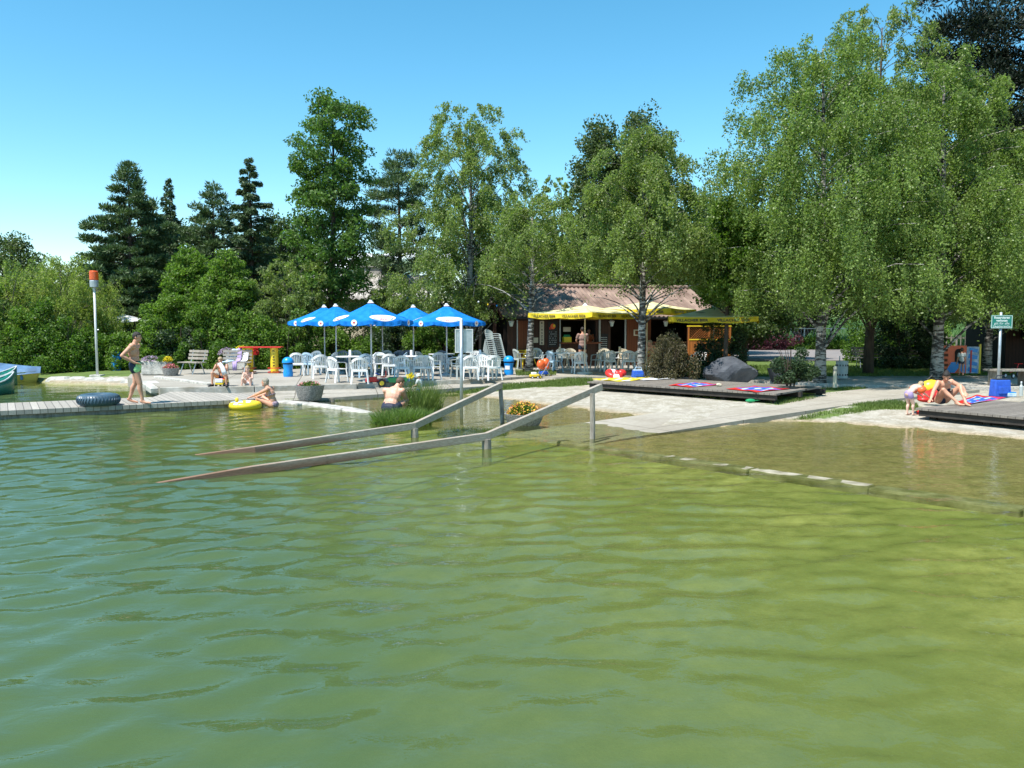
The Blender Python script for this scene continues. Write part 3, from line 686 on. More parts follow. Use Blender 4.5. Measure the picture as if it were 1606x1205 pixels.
def tree(kind, name, label, cat, base, H, W, seed=1, mleaf=None, mbark=None, profile=None, nleaf=40000, leaf=(.10, .07), rtrunk=.14, bend=.3, group=None,
         nb=60, t0=.25, t1=.97, hang=.9, elev=.55, rz=0.0, lean=(0, 0), clump=.5, flat=.6, sag=0.5, zmin=.35):
    """W = crown width; profile = crown half width (0..1) by height fraction"""
    o = thing(name, label, cat, base, rz, group)
    r = np.random.default_rng(seed); rnd = random.Random(seed)
    tp = bend_path(H, bend, seed)
    for i, p in enumerate(tp): p.x += lean[0] * i / 7; p.y += lean[1] * i / 7
    mb = MB()
    rads = [rtrunk * (1.25 if i == 0 else 1) * (1 - .93 * (i / 7) ** 1.05) + .008 for i in range(8)]
    mb.tube([path_at(tp, .92 * i / 7) + Vector((0, 0, -.15 if i == 0 else 0)) for i in range(8)], rads, 10)
    C = []; D = []
    per = max(1, nleaf // nb)
    prof = profile or [(0, 0), (.2, .7), (.4, 1), (.7, .8), (1, .1)]
    wsum = None
    hs = []
    for b in range(nb):
        t = t0 + (t1 - t0) * ((b + rnd.random()) / nb)
        hs.append(t)
    wt = np.array([max(.12, env(prof, t)) ** 1.25 for t in hs]); cnt = (wt / wt.sum() * nleaf).astype(int)
    for b, t in enumerate(hs):
        k = max(40, int(cnt[b]))
        rad = env(prof, t) * W / 2 * rnd.uniform(.72, 1.12)
        az = b * 2.399963 + rnd.uniform(-.5, .5); el = elev * rnd.uniform(.6, 1.3)
        rise = rad * math.tan(min(1.25, el)) 
        tb = max(.04, t - rise / H * .55)
        p0 = path_at(tp, tb); u = Vector((math.cos(az), math.sin(az), 0))
        def bp(s): return p0 + u * (rad * s) + Vector((0, 0, rise * (s - sag * s * s)))
        pts = [bp(s) for s in (0, .25, .5, .75, 1)]
        rb = max(.008, rads[0] * (.2 if kind == 'birch' else .32) * (1 - tb) + .008)
        mb.tube(pts, [rb, rb * .75, rb * .5, rb * .3, .006], 5, cap=False)
        P0 = np.array(p0); U = np.array(u); Nn = np.array([-u.y, u.x, 0])
        if kind == 'birch':              # leaves on thin hanging twigs
            ns = max(4, k // 26); nc = max(2, int(rad * 1.7)); sc_c = np.linspace(.42, 1.02, nc) + r.normal(0, .05, nc)
            cc_ = P0 + U * (rad * sc_c)[:, None] + Nn * r.normal(0, .16 * rad + .1, nc)[:, None]; cc_[:, 2] += rise * (sc_c - sag * sc_c * sc_c) + r.normal(0, .12, nc)
            ci = r.integers(0, nc, ns); g = r.normal(size=(ns, 3)); g /= np.linalg.norm(g, axis=1, keepdims=True); g *= r.uniform(.2, 1, (ns, 1)) ** .5 * (.20 + .085 * rad) * np.array([1, 1, .7])
            S = cc_[ci] + g
            ln_ = hang * r.uniform(.25, 1.15, ns) * (1.15 - .7 * t)
            m_ = 26; tt = r.uniform(0, 1, (ns, m_))
            sw = r.normal(0, .09, (ns, 1, 2)) * tt[..., None] + U[:2] * (tt[..., None] * .18)
            Q = np.empty((ns, m_, 3)); Q[..., :2] = S[:, None, :2] + sw + r.normal(0, .05, (ns, m_, 2)); Q[..., 2] = S[:, None, 2] - tt * ln_[:, None] + r.normal(0, .03, (ns, m_))
            q = Q.reshape(-1, 3); d = r.normal(0, .75, q.shape); d[:, 2] -= .75
        elif kind == 'broad':            # leafy puffs along the limb
            nc = max(3, int(rad / clump * 2.4)); s = r.uniform(.3, 1.05, nc); 
            cs = P0 + U * (rad * s)[:, None] + Nn * (r.normal(0, .30, nc) * (rad * .5 + .2))[:, None]; cs[:, 2] += rise * (s - sag * s * s) + r.normal(0, .15, nc)
            ci = r.integers(0, nc, k); g = r.normal(size=(k, 3)); g /= np.linalg.norm(g, axis=1, keepdims=True); g *= (r.uniform(.25, 1, (k, 1)) ** .5) * clump * r.uniform(.7, 1.2, (nc, 1))[ci]
            g[:, 2] *= flat; q = cs[ci] + g; d = r.normal(size=q.shape); d[:, 2] -= .25
        elif kind == 'spruce':           # flat drooping boughs with needles on both sides
            s = r.uniform(.08, 1, k) ** .75; wv = (1 - s) * .34 * rad + .10; side = r.uniform(-1, 1, k) * wv
            q = P0 + U * (rad * s)[:, None] + Nn * side[:, None]; q[:, 2] += rise * (s - sag * s * s) - np.abs(side) * .35 - r.uniform(0, .22, k) + r.normal(0, .03, k)
            d = U[None] * r.uniform(.3, 1, (k, 1)) + Nn[None] * np.sign(side)[:, None] * r.uniform(.3, 1, (k, 1)) + r.normal(0, .3, (k, 3)); d[:, 2] -= .3
        else:                            # pine: bristly plates at the ends of the limbs
            nc = max(3, int(rad / clump * 2.0)); s = r.uniform(.4, 1.05, nc)
            cs = P0 + U * (rad * s)[:, None] + Nn * (r.normal(0, .32, nc) * (rad * .5 + .2))[:, None]; cs[:, 2] += rise * (s - sag * s * s) + .1
            ci = r.integers(0, nc, k); g = r.normal(size=(k, 3)); g /= np.linalg.norm(g, axis=1, keepdims=True); d = g.copy(); d[:, 2] += .6
            g *= r.uniform(.3, 1, (k, 1)) * clump; g[:, 2] *= flat; q = cs[ci] + g
        C.append(q); D.append(d)
    C = np.concatenate(C); D = np.concatenate(D)
    ok = C[:, 2] > zmin + r.normal(0, .22, len(C)) + .35 * np.sin(C[:, 0] * 2.1 + seed) * np.cos(C[:, 1] * 1.7); C = C[ok]; D = D[ok]
    mb.build('trunk', mbark or MT['bark'], o, smooth=True)
    leaves('crown', C, D, leaf[0], leaf[1], mleaf or MT['oak'], o, seed)
    return o
def bush(name, label, cat, base, w, d, h, seed, mleaf, n=9000, leaf=(.08, .055), clump=.28, group=None, low=0.05, upright=0.0, stems=7, skirt=.85):
    o = thing(name, label, cat, base, 0, group); r = np.random.default_rng(seed)
    nc = max(10, int(w * d * h ** .5 * 9 / (clump / .28) ** 1.5)); nc = min(nc, 420)
    g = r.normal(size=(nc, 3)); g /= np.linalg.norm(g, axis=1, keepdims=True); g[:, 2] = np.abs(g[:, 2]); rr = r.uniform(.35, 1, (nc, 1)) ** .45
    lump = 1 + .22 * np.sin(g[:, :1] * 5 + seed) * np.cos(g[:, 1:2] * 4 + seed * 2)
    c = g * rr * lump * np.array([w / 2, d / 2, h])
    lowm = r.random(nc) < .35; c[lowm, 2] *= r.uniform(0, .6, lowm.sum()); c[:, 2] = np.maximum(c[:, 2], low)
    ci = r.integers(0, nc, n); q = r.normal(size=(n, 3)); q /= np.linalg.norm(q, axis=1, keepdims=True)
    q *= r.uniform(.2, 1, (n, 1)) ** .5 * clump * r.uniform(.6, 1.3, (nc, 1))[ci]; q[:, 2] *= 1 + upright
    P_ = c[ci] + q; dd = r.normal(size=P_.shape); dd[:, 2] += upright * 2
    if upright: P_[:, 2] += np.abs(r.normal(0, .12 * upright, n))
    ok = P_[:, 2] > 0; P_ = P_[ok]; dd = dd[ok]
    mb = MB(); rn_ = random.Random(seed)
    for k in range(stems):
        a = rn_.uniform(0, 6.28); rr2 = rn_.uniform(.2, .8)
        mb.tube([(0.1 * math.cos(a), .1 * math.sin(a), -.1), (math.cos(a) * w * .2 * rr2, math.sin(a) * d * .2 * rr2, h * .45), (math.cos(a) * w * .42 * rr2, math.sin(a) * d * .42 * rr2, h * .9)], [.025, .018, .006], 5)
    mb.build('stems', MT['bark'], o)
    leaves('foliage', P_, dd, leaf[0], leaf[1], mleaf, o, seed)
    return o
def tbase(px, Yd, z=None):
    x = ray(px, 560)[0] * Yd
    return (x, Yd, gz(x, Yd) if z is None else z)
def hgt(py, Yd, zb=0.28, px=803): return at(px, py, Yd).z - zb
def wid(wpx, Yd): return wpx * Yd / 1300
BP = [(0, .3), (.16, .9), (.32, 1), (.55, .97), (.75, .80), (.9, .52), (1, .18)]
# the two big birches and their neighbours on the right
tree('birch', 'birch_tree', 'big weeping birch with white trunk at the right end of the long wooden raft', 'tree', tbase(1287, 26.8), hgt(22, 26.8), 6.9, 11, MT['birch'], MT['birch_bark'],
     BP, 170000, (.078, .053), .17, .25, nb=72, t0=.27, hang=1.7, elev=.75, sag=.62, lean=(-.3, 0), zmin=2.5)
tree('birch', 'birch_tree', 'weeping birch with grey trunk directly behind the seated mother and child', 'tree', tbase(1470, 28), hgt(60, 28), 6.4, 12, MT['birch'], MT['birch_bark'],
     BP, 140000, (.08, .055), .19, .3, nb=66, t0=.26, hang=1.8, elev=.75, sag=.62, lean=(-.25, 0), zmin=2.2)
tree('birch', 'birch_tree', 'tall birch with thin open top rising behind and between the two big birches', 'tree', tbase(1362, 32), hgt(-6, 32), 7.6, 13, MT['birchpale'], MT['bark'],
     [(0, .1), (.2, .6), (.4, 1), (.65, .85), (.85, .6), (1, .2)], 100000, (.09, .058), .17, .2, nb=90, t0=.22, hang=1.0, elev=.95, sag=.45, zmin=2.6)
tree('birch', 'birch_tree', 'birch standing behind the playground panel at the right', 'tree', tbase(1548, 33), hgt(130, 33), 5.5, 14, MT['birch'], MT['birch_bark'],
     BP, 42000, (.12, .08), .15, .3, nb=60, t0=.2, hang=1.3, elev=.7, sag=.6, zmin=2.4)
tree('pine', 'pine_tree', 'very dark tall pine cut off by the top right corner', 'tree', tbase(1625, 34), hgt(-230, 34), 10.5, 15, MT['shadepine'], MT['bark'],
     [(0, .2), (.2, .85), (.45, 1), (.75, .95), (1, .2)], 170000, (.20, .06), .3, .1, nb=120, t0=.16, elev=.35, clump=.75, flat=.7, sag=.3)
tree('pine', 'pine_tree', 'dark pine filling the right edge behind the playground hut', 'tree', tbase(1760, 30), hgt(0, 30), 8.5, 16, MT['shadepine'], MT['bark'],
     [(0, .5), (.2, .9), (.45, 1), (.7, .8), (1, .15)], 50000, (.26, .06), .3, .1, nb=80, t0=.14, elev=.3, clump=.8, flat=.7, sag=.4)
tree('broad', 'leafy_tree', 'slender young tree with dark trunk growing out of the round dark bush', 'tree', tbase(1137, 28.4), hgt(300, 28.4), 2.8, 17, MT['hazel'], MT['bark'],
     [(0, 0), (.35, .2), (.45, .85), (.7, 1), (1, .2)], 24000, (.11, .075), .085, .12, nb=40, t0=.42, clump=.38, elev=.6, zmin=2.7)
# middle
tree('birch', 'birch_tree', 'birch with white trunk in front of the kiosk between two yellow parasols', 'tree', tbase(1006, 27.6), hgt(176, 27.6), 3.9, 21, MT['birchpale'], MT['birch_bark'],
     [(0, .2), (.25, .62), (.38, .95), (.55, 1), (.8, .68), (.93, .38), (1, .1)], 110000, (.08, .053), .14, .35, nb=80, t0=.3, hang=1.05, elev=.8, sag=.5, lean=(-.35, 0), zmin=3.6)
tree('poplar' and 'broad', 'poplar_tree', 'dark poplar rising to the left behind the kiosk birch', 'tree', tbase(938, 43), hgt(180, 43), 3.6, 22, MT['poplar'], MT['bark'],
     [(0, .3), (.2, .8), (.5, 1), (.8, .8), (1, .25)], 36000, (.15, .11), .2, .1, nb=75, t0=.15, clump=.45, elev=1.15, flat=1.1)
tree('broad', 'poplar_tree', 'poplar whose top rises directly behind the kiosk birch', 'tree', tbase(1002, 44), hgt(166, 44), 4.6, 23, MT['poplar'], MT['bark'],
     [(0, .3), (.2, .8), (.5, 1), (.8, .75), (1, .22)], 40000, (.15, .11), .2, .1, nb=75, t0=.15, clump=.5, elev=1.1, flat=1.1)
tree('birch', 'birch_tree', 'smaller birch with blotchy trunk beside the blue litter bin by the kiosk', 'tree', tbase(829, 31.5), hgt(292, 31.5), 3.9, 24, MT['birchpale'], MT['birch_bark'],
     [(0, .2), (.35, .55), (.5, 1), (.75, .85), (.95, .4), (1, .15)], 52000, (.08, .055), .14, .2, nb=52, t0=.40, hang=1.15, elev=.7, sag=.5, lean=(.15, 0), zmin=4.1)
tree('birch', 'birch_tree', 'tall airy birch standing behind the rightmost blue parasol', 'tree', tbase(733, 36), hgt(160, 36), 6.0, 25, MT['birchpale'], MT['birch_bark'],
     [(0, .3), (.12, .7), (.35, 1), (.6, .85), (.85, .62), (1, .25)], 105000, (.09, .06), .16, .3, nb=95, t0=.18, hang=.85, elev=1.0, sag=.35, zmin=2.3)
tree('birch', 'birch_tree', 'pale birch showing between the blotchy birch and the dark poplar', 'tree', tbase(880, 46), hgt(275, 46), 4.6, 26, MT['birchpale'], MT['greybark'],
     BP, 26000, (.14, .09), .15, .2, nb=50, t0=.2, hang=.6, elev=1.0, sag=.3)
tree('pine', 'pine_tree', 'pine with bare lower trunk between the tall ash and the airy birch', 'tree', tbase(627, 45), hgt(232, 45), 4.6, 27, MT['pine'], MT['bark'],
     [(0, .2), (.3, .5), (.36, 1), (.5, .9), (.62, .75), (.8, .85), (1, .3)], 26000, (.22, .05), .2, .15, nb=38, t0=.32, elev=.3, clump=.55, flat=.55, sag=.4)
tree('broad', 'ash_tree', 'tall fresh green ash with dark trunk against the sky behind the blue parasols', 'tree', tbase(520, 38), hgt(134, 38), 4.1, 28, MT['ash'], MT['bark'],
     [(0, .2), (.2, .8), (.32, .95), (.5, 1), (.7, .95), (.9, .62), (1, .25)], 36000, (.16, .08), .19, .25, nb=52, t0=.27, clump=.44, elev=.85, flat=.75, sag=.3)
tree('broad', 'leafy_tree', 'dark broad tree behind the right end of the kiosk roof', 'tree', tbase(1098, 52), hgt(298, 52), 7.0, 29, MT['oak'], MT['bark'],
     [(0, .6), (.2, .9), (.5, 1), (.8, .8), (1, .3)], 34000, (.17, .12), .2, .2, nb=60, t0=.1, clump=.8, elev=.8)
tree('broad', 'leafy_tree', 'dark leafy tree to the left of the big birch above the lawn', 'tree', tbase(1165, 44), hgt(320, 44), 6.0, 30, MT['poplar'], MT['bark'],
     [(0, .6), (.2, .9), (.5, 1), (.8, .8), (1, .3)], 34000, (.15, .11), .2, .2, nb=60, t0=.2, clump=.65, elev=.8)
tree('broad', 'leafy_tree', 'broad tree behind the car park at the right of the kiosk', 'tree', tbase(1255, 64), hgt(330, 64), 11, 31, MT['oak'], MT['bark'],
     [(0, .1), (.25, .8), (.5, 1), (.8, .8), (1, .3)], 30000, (.22, .16), .3, .2, nb=60, t0=.25, clump=1.0, elev=.8)
tree('broad', 'leafy_tree', 'broad tree behind the car park seen under the right birches', 'tree', tbase(1440, 64), hgt(350, 64), 12, 32, MT['oak'], MT['bark'],
     [(0, .1), (.25, .8), (.5, 1), (.8, .8), (1, .3)], 30000, (.22, .16), .3, .2, nb=60, t0=.25, clump=1.0, elev=.8)
tree('broad', 'leafy_tree', 'dark broad tree behind the kiosk roof left of the blotchy birch', 'tree', tbase(800, 50), hgt(352, 50), 8.0, 33, MT['oak'], MT['bark'],
     [(0, .6), (.2, .9), (.5, 1), (.8, .8), (1, .3)], 34000, (.17, .12), .2, .2, nb=60, t0=.1, clump=.8, elev=.8)
tree('broad', 'leafy_tree', 'dark tree right behind the middle of the kiosk ridge', 'tree', tbase(925, 48), hgt(380, 48), 8.5, 34, MT['oak'], MT['bark'],
     [(0, .6), (.2, .9), (.5, 1), (.8, .8), (1, .3)], 34000, (.16, .11), .2, .2, nb=60, t0=.1, clump=.8, elev=.8)
# left
tree('pine', 'pine_tree', 'broad dark pine right of the lamp post', 'tree', tbase(208, 42), hgt(254, 42), 5.2, 41, MT['pine'], MT['bark'],
     [(0, .5), (.14, .95), (.35, 1), (.55, .8), (.68, .72), (.8, .42), (.92, .2), (1, .05)], 62000, (.22, .06), .2, .1, nb=75, t0=.12, t1=.99, elev=.3, clump=.36, flat=.6, sag=.4)
tree('spruce', 'spruce_tree', 'narrow spruce with pointed tip between the two dark pines', 'tree', tbase(272, 47), hgt(275, 47), 4.6, 42, MT['spruce'], MT['bark'],
     [(0, .9), (.1, 1), (.5, .75), (.8, .28), (1, .03)], 30000, (.22, .07), .15, .05, nb=85, t0=.06, t1=.99, elev=.12, sag=1.2)
tree('pine', 'pine_tree', 'dark ragged pine left of the pointed spruce', 'tree', tbase(335, 45), hgt(288, 45), 4.8, 43, MT['pine'], MT['bark'],
     [(0, .7), (.2, .95), (.45, 1), (.7, .7), (.88, .35), (1, .08)], 42000, (.2, .06), .18, .2, nb=60, t0=.1, t1=.99, clump=.42, elev=.45)
tree('spruce', 'spruce_tree', 'pointed dark spruce left of the tall ash', 'tree', tbase(397, 43), hgt(240, 43), 5.0, 44, MT['spruce'], MT['bark'],
     [(0, .95), (.15, 1), (.5, .68), (.8, .38), (1, .05)], 44000, (.22, .07), .18, .05, nb=72, t0=.05, t1=.99, elev=.25, sag=.9)
tree('broad', 'leafy_tree', 'dark tree filling the gap below the pointed spruce', 'tree', tbase(440, 47), hgt(330, 47), 5.5, 45, MT['oak'], MT['bark'],
     [(0, .6), (.2, .9), (.5, 1), (.8, .7), (1, .2)], 26000, (.16, .11), .18, .2, nb=55, t0=.1, clump=.6, elev=.9)
tree('broad', 'leafy_tree', 'green tree cut off by the left edge behind the pale willow', 'tree', tbase(25, 50), hgt(362, 50), 6.4, 46, MT['poplar'], MT['bark'],
     [(0, .7), (.2, .9), (.5, 1), (.8, .6), (1, .15)], 42000, (.15, .10), .2, .2, nb=70, t0=.1, clump=.6, elev=.95)
tree('birch', 'willow_tree', 'pale yellowish green willow left of the lamp post', 'tree', tbase(92, 37), hgt(396, 37), 5.0, 47, MT['willow'], MT['greybark'],
     [(0, .8), (.2, 1), (.5, 1), (.8, .7), (1, .25)], 62000, (.15, .032), .12, .3, nb=80, t0=.15, hang=1.2, elev=1.0, sag=.5)
tree('birch', 'willow_tree', 'grey green willow at the far left edge behind the boats', 'tree', tbase(8, 36), hgt(430, 36), 4.6, 48, MT['birchpale'], MT['greybark'],
     [(0, .9), (.2, 1), (.5, 1), (.8, .6), (1, .2)], 42000, (.13, .05), .12, .3, nb=70, t0=.1, hang=.9, elev=1.0, sag=.4)
tree('broad', 'hazel_tree', 'bright green young tree behind the empty bench', 'tree', tbase(292, 37), hgt(384, 37), 3.2, 49, MT['hazel'], MT['greybark'],
     [(0, .8), (.2, 1), (.5, .95), (.8, .6), (1, .12)], 40000, (.11, .08), .08, .2, nb=70, t0=.06, clump=.34, elev=1.1)
tree('broad', 'hazel_tree', 'bright green pointed young tree behind the boy on the terrace', 'tree', tbase(354, 36), hgt(388, 36), 3.2, 50, MT['hazel'], MT['greybark'],
     [(0, .8), (.2, 1), (.5, .9), (.8, .55), (1, .1)], 40000, (.11, .08), .08, .2, nb=70, t0=.06, clump=.34, elev=1.1)
tree('birch', 'willow_tree', 'grey green feathery tree left behind the blue parasols', 'tree', tbase(452, 37), hgt(405, 37), 3.6, 51, MT['birchpale'], MT['greybark'],
     [(0, .8), (.2, 1), (.5, .95), (.8, .6), (1, .15)], 42000, (.12, .05), .1, .2, nb=70, t0=.06, hang=.5, elev=1.1, sag=.3)
tree('birch', 'willow_tree', 'low feathery willow in front of the grey roof behind the parasols', 'tree', tbase(615, 38), hgt(440, 38), 2.6, 52, MT['birchpale'], MT['greybark'],
     [(0, .8), (.2, 1), (.5, .95), (.8, .6), (1, .2)], 40000, (.12, .05), .1, .2, nb=70, t0=.06, hang=.5, elev=1.1, sag=.3)
for i, (px, Yd, py, w_, lb) in enumerate([(243, 51, 330, 5.5, 'dark green tree filling the gap right behind the broad dark pine'), (308, 53, 345, 5.5, 'dark green tree behind the two bright hazel trees'), (425, 52, 352, 5.5, 'dark green tree showing between the pointed spruce and the tall ash'), (160, 50, 395, 5.0, 'low dark green tree behind the lamp post'), (575, 56, 400, 5.0, 'low dark tree behind the grey roof')]):
    tree('broad', 'leafy_tree', lb, 'tree', tbase(px, Yd), hgt(py, Yd), w_, 130 + i, MT['oak'], MT['bark'], [(0, .6), (.2, .9), (.5, 1), (.8, .7), (1, .25)], 24000, (.17, .12), .18, .2, nb=50, t0=.1, clump=.6, elev=.9, group='dark trees behind the bank')
# hedges and banks of bushes
hb = [(-70, 35, 4.2, 3.2, 'hazel', 'leafy bush beyond the left edge behind the covered boat'), (8, 34.5, 3.4, 3.2, 'hazel', 'leafy green bush overhanging the water right behind the covered boat'), (62, 34.2, 2.8, 2.9, 'bush', 'rounded bush at the water edge between the boat and the lamp post'),
      (105, 34, 2.3, 2.3, 'bush', 'bush at the tip of the bank left of the lamp post foot'), (150, 35, 2.3, 1.7, 'bush', 'low bush directly behind the lamp post'), (196, 35, 2.3, 1.5, 'hazel', 'bright low bush behind the back of the standing man'),
      (238, 35.3, 2.3, 2.3, 'hazel', 'bright bush behind the flower boxes by the standing man'), (280, 35.2, 2.2, 2.0, 'darkbush', 'dark bush right behind the empty bench'), (322, 34.8, 2.3, 1.9, 'bush', 'bush between the empty bench and the seated boy'),
      (364, 34.8, 2.3, 2.1, 'bush', 'bush behind the yellow flowers by the second bench'), (405, 34.8, 2.3, 2.2, 'hazel', 'bright bush behind the yellow play columns'), (448, 35, 2.3, 2.2, 'bush', 'bush behind the left blue litter bin'),
      (490, 36, 2.3, 2.1, 'bush', 'hedge bush behind the leftmost blue parasol pole'), (532, 36, 2.2, 1.9, 'hazel', 'hedge bush behind the second blue parasol pole'), (575, 36, 2.3, 1.9, 'bush', 'hedge bush behind the largest blue parasol'),
      (617, 36, 2.2, 1.9, 'darkbush', 'darker hedge bush behind the middle parasol poles'), (660, 36, 2.3, 1.9, 'hazel', 'bright yellowish hedge bush behind the fifth parasol pole'), (700, 36, 2.2, 1.8, 'bush', 'hedge bush at the right end next to the kiosk porch')]
for i, (px, Yd, w_, h_, mk, lb) in enumerate(hb):
    b_ = tbase(px, Yd)
    bush('hedge_bush', lb, 'bush', b_, w_ * 1.05, 1.9, h_, 60 + i, MT[mk], 11000 if w_ < 3 else 18000, (.10, .075), .33, 'bushes along the back of the terrace and bank')
bush('rounded_bush', 'large round dark green bush on the left of the grey boulder', 'bush', tbase(1130, 29.4), 2.7, 1.9, 1.85, 91, MT['darkbush'], 16000, (.075, .05), .25, low=.25)
bush('shrub', 'upright brownish green shrub on the raft side of the kiosk birch', 'shrub', tbase(1050, 26.6), 1.45, 1.2, 1.35, 92, MT['brownbush'], 11000, (.085, .035), .2, upright=.7)
bush('rounded_bush', 'big shaded bush in front of the bench at the foot of the dark trunks', 'bush', tbase(1415, 36), 3.6, 2.4, 3.0, 93, MT['darkbush'], 20000, (.10, .07), .4)
bush('rounded_bush', 'tall bush by the car park behind the second right birch', 'bush', tbase(1385, 41), 3.2, 2.4, 4.3, 94, MT['bush'], 18000, (.11, .08), .45)
bush('flowering_bush', 'low purple leaved bush in front of the field fence', 'bush', tbase(1200, 60), 5.0, 1.6, 1.5, 95, leafmat('purple_leaf', (.09, .03, .05), (.16, .05, .08), .3), 6000, (.14, .1), .35)
for i, (px, w_, lb) in enumerate([(1150, 5, 'low bush at the left end of the field fence'), (1275, 5, 'low green bush at the fence behind the left big birch'), (1345, 4, 'low bush at the right part of the field fence')]):
    bush('low_bush', lb, 'bush', tbase(px, 61.5), w_, 1.6, 1.0, 110 + i, MT['bush'], 5000, (.16, .11), .35, 'bushes along the field fence')
# small lit twigs of saplings near water edge at far right
bush('rounded_bush', 'sunlit bush seen beyond the bench between the dark trunks', 'bush', tbase(1440, 47), 3.4, 2.2, 4.2, 97, MT['hazel'], 12000, (.13, .1), .45)

def blades(name, pts, h, w_, m, seed, lean=.25, parent=None, kind=None, label=None, cat=None, hv=.45):
    r = np.random.default_rng(seed); n = len(pts); P_ = np.asarray(pts, float)
    H_ = h * r.uniform(1 - hv, 1 + hv * .6, (n, 1)); a = r.uniform(0, 2 * PI, (n, 1)); l = r.normal(0, lean, (n, 2)) * H_
    W_ = np.concatenate([np.cos(a), np.sin(a), np.zeros((n, 1))], 1) * w_ / 2
    mid = P_ + np.concatenate([l * .35, H_ * .6], 1); tip = P_ + np.concatenate([l * 1.2, H_], 1)
    V = np.stack([P_ - W_, P_ + W_, mid + W_ * .8, mid - W_ * .8, mid - W_ * .8, mid + W_ * .8, tip + W_ * .1, tip - W_ * .1], 1).reshape(-1, 3)
    F_ = np.concatenate([np.arange(4)[None] + 8 * np.arange(n)[:, None], 4 + np.arange(4)[None] + 8 * np.arange(n)[:, None]])
    o = np_mesh(name, V, F_, m, parent)
    if kind: tag(o, kind=kind)
    if label: tag(o, label, cat)
    return o
def scatter(poly, n, seed, pick=None):
    r = np.random.default_rng(seed); A_ = np.array(poly); lo, hi = A_.min(0), A_.max(0); out = []
    while sum(len(x) for x in out) < n:
        q = r.uniform(lo, hi, (n * 2, 2)); q = q[inside(q, poly)]
        if pick is not None: q = q[vnoise(q, pick, 3) + r.normal(0, .15, len(q)) > -.05]
        if len(q) == 0: break
        out.append(q)
    q = np.concatenate(out)[:n]; return np.concatenate([q, land(q)[0][:, None]], 1)
blades('grass', np.concatenate([scatter(GRASSP[2], 9000, 1), scatter(GRASSP[3], 9000, 2, 2.5), scatter(GRASSP[4], 4000, 3, 3)]), .075, .012, MT['grassblade'], 5, kind='stuff')
blades('lawn_grass', scatter([G2(1090, 590, .3), G2(1606, 588, .3), G2(1700, 575, .3), G2(1100, 572, .3)], 26000, 6), .07, .018, MT['grassblade'], 6, kind='stuff')
blades('lawn_grass', scatter([G2(810, 591, .3), G2(872, 590, .3), G2(872, 584, .3), G2(808, 584, .3)], 2500, 7) + np.array([0, 0, .06]), .10, .014, MT['grassblade'], 7, kind='stuff')
blades('field_crop', scatter([(10, 64), (48, 64), (70, 110), (14, 110)], 30000, 8), .9, .07, MT['crop'], 8, kind='stuff')
# sedges in the bay
def tuft(name, label, poly, n, h, m, seed, cat='grass', w_=.016, lean=.3):
    pts = scatter(poly, n, seed); c = pts[:, :2].mean(0); o = thing(name, label, cat, (c[0], c[1], -.1))
    pts = pts - np.array([c[0], c[1], 0]); pts[:, 2] = np.minimum(pts[:, 2], 0) + .05
    blades('blades', pts, h, w_, m, seed, lean, o); return o
def ell(px, py, a, b, z=0):
    c = ground(px, py, z); return [(c.x + a * math.cos(t), c.y + b * math.sin(t)) for t in np.linspace(0, 2 * PI, 14)[:-1]]
tuft('sedge_clump', 'large dense clump of tall sedge in the water in front of the squatting man', ell(630, 664, .66, .45), 3600, .42, MT['reed'], 21, w_=.015)
tuft('sedge_clump', 'loose taller grass stalks to the right of the toddler', ell(662, 650, .45, .7), 1500, .85, MT['grassblade'], 22, w_=.012, lean=.2)
tuft('grass_patch', 'low patch of bright grass around the foot of the sign post in the water', ell(742, 674, .75, .42), 2200, .17, MT['grassblade'], 23, w_=.016)
tuft('grass_patch', 'small grass tuft at the foot of the front handrail post', ell(935, 698, .2, .1), 300, .09, MT['grassblade'], 24)
tuft('grass_patch', 'small weeds growing on the sunken kerb at the right', ell(1265, 741, .42, .07), 350, .07, MT['reed'], 25)
tuft('grass_patch', 'weeds beside the round concrete pot on the kerb', ell(472, 629, .45, .14), 500, .13, MT['hazel'], 26)
tuft('weed_clump', 'weeds growing between the stone step and the kerb wall', ell(252, 609, .22, .16), 300, .3, MT['hazel'], 27)
tuft('grass_patch', 'grass and weeds below the grey flower bowl by the handrail', ell(838, 668, .7, .15), 500, .06, MT['grassblade'], 28)
# ------------------------------------------------------------------ kiosk
KA = R(14); kx0, ky0 = at(795, 500, 36).x, 36.0
kiosk = thing('kiosk', 'low brown wooden kiosk with corrugated brown roof and open serving counter', 'kiosk', (kx0, ky0, .33), KA)
L = 9.7; WH = 2.25; DP = 6.0
def kb_(name, boxes, m, parent=kiosk, bevel=0):
    mb = MB()
    for c, d in boxes: mb.box(c, d)
    return mb.build(name, m, parent, bevel=bevel)
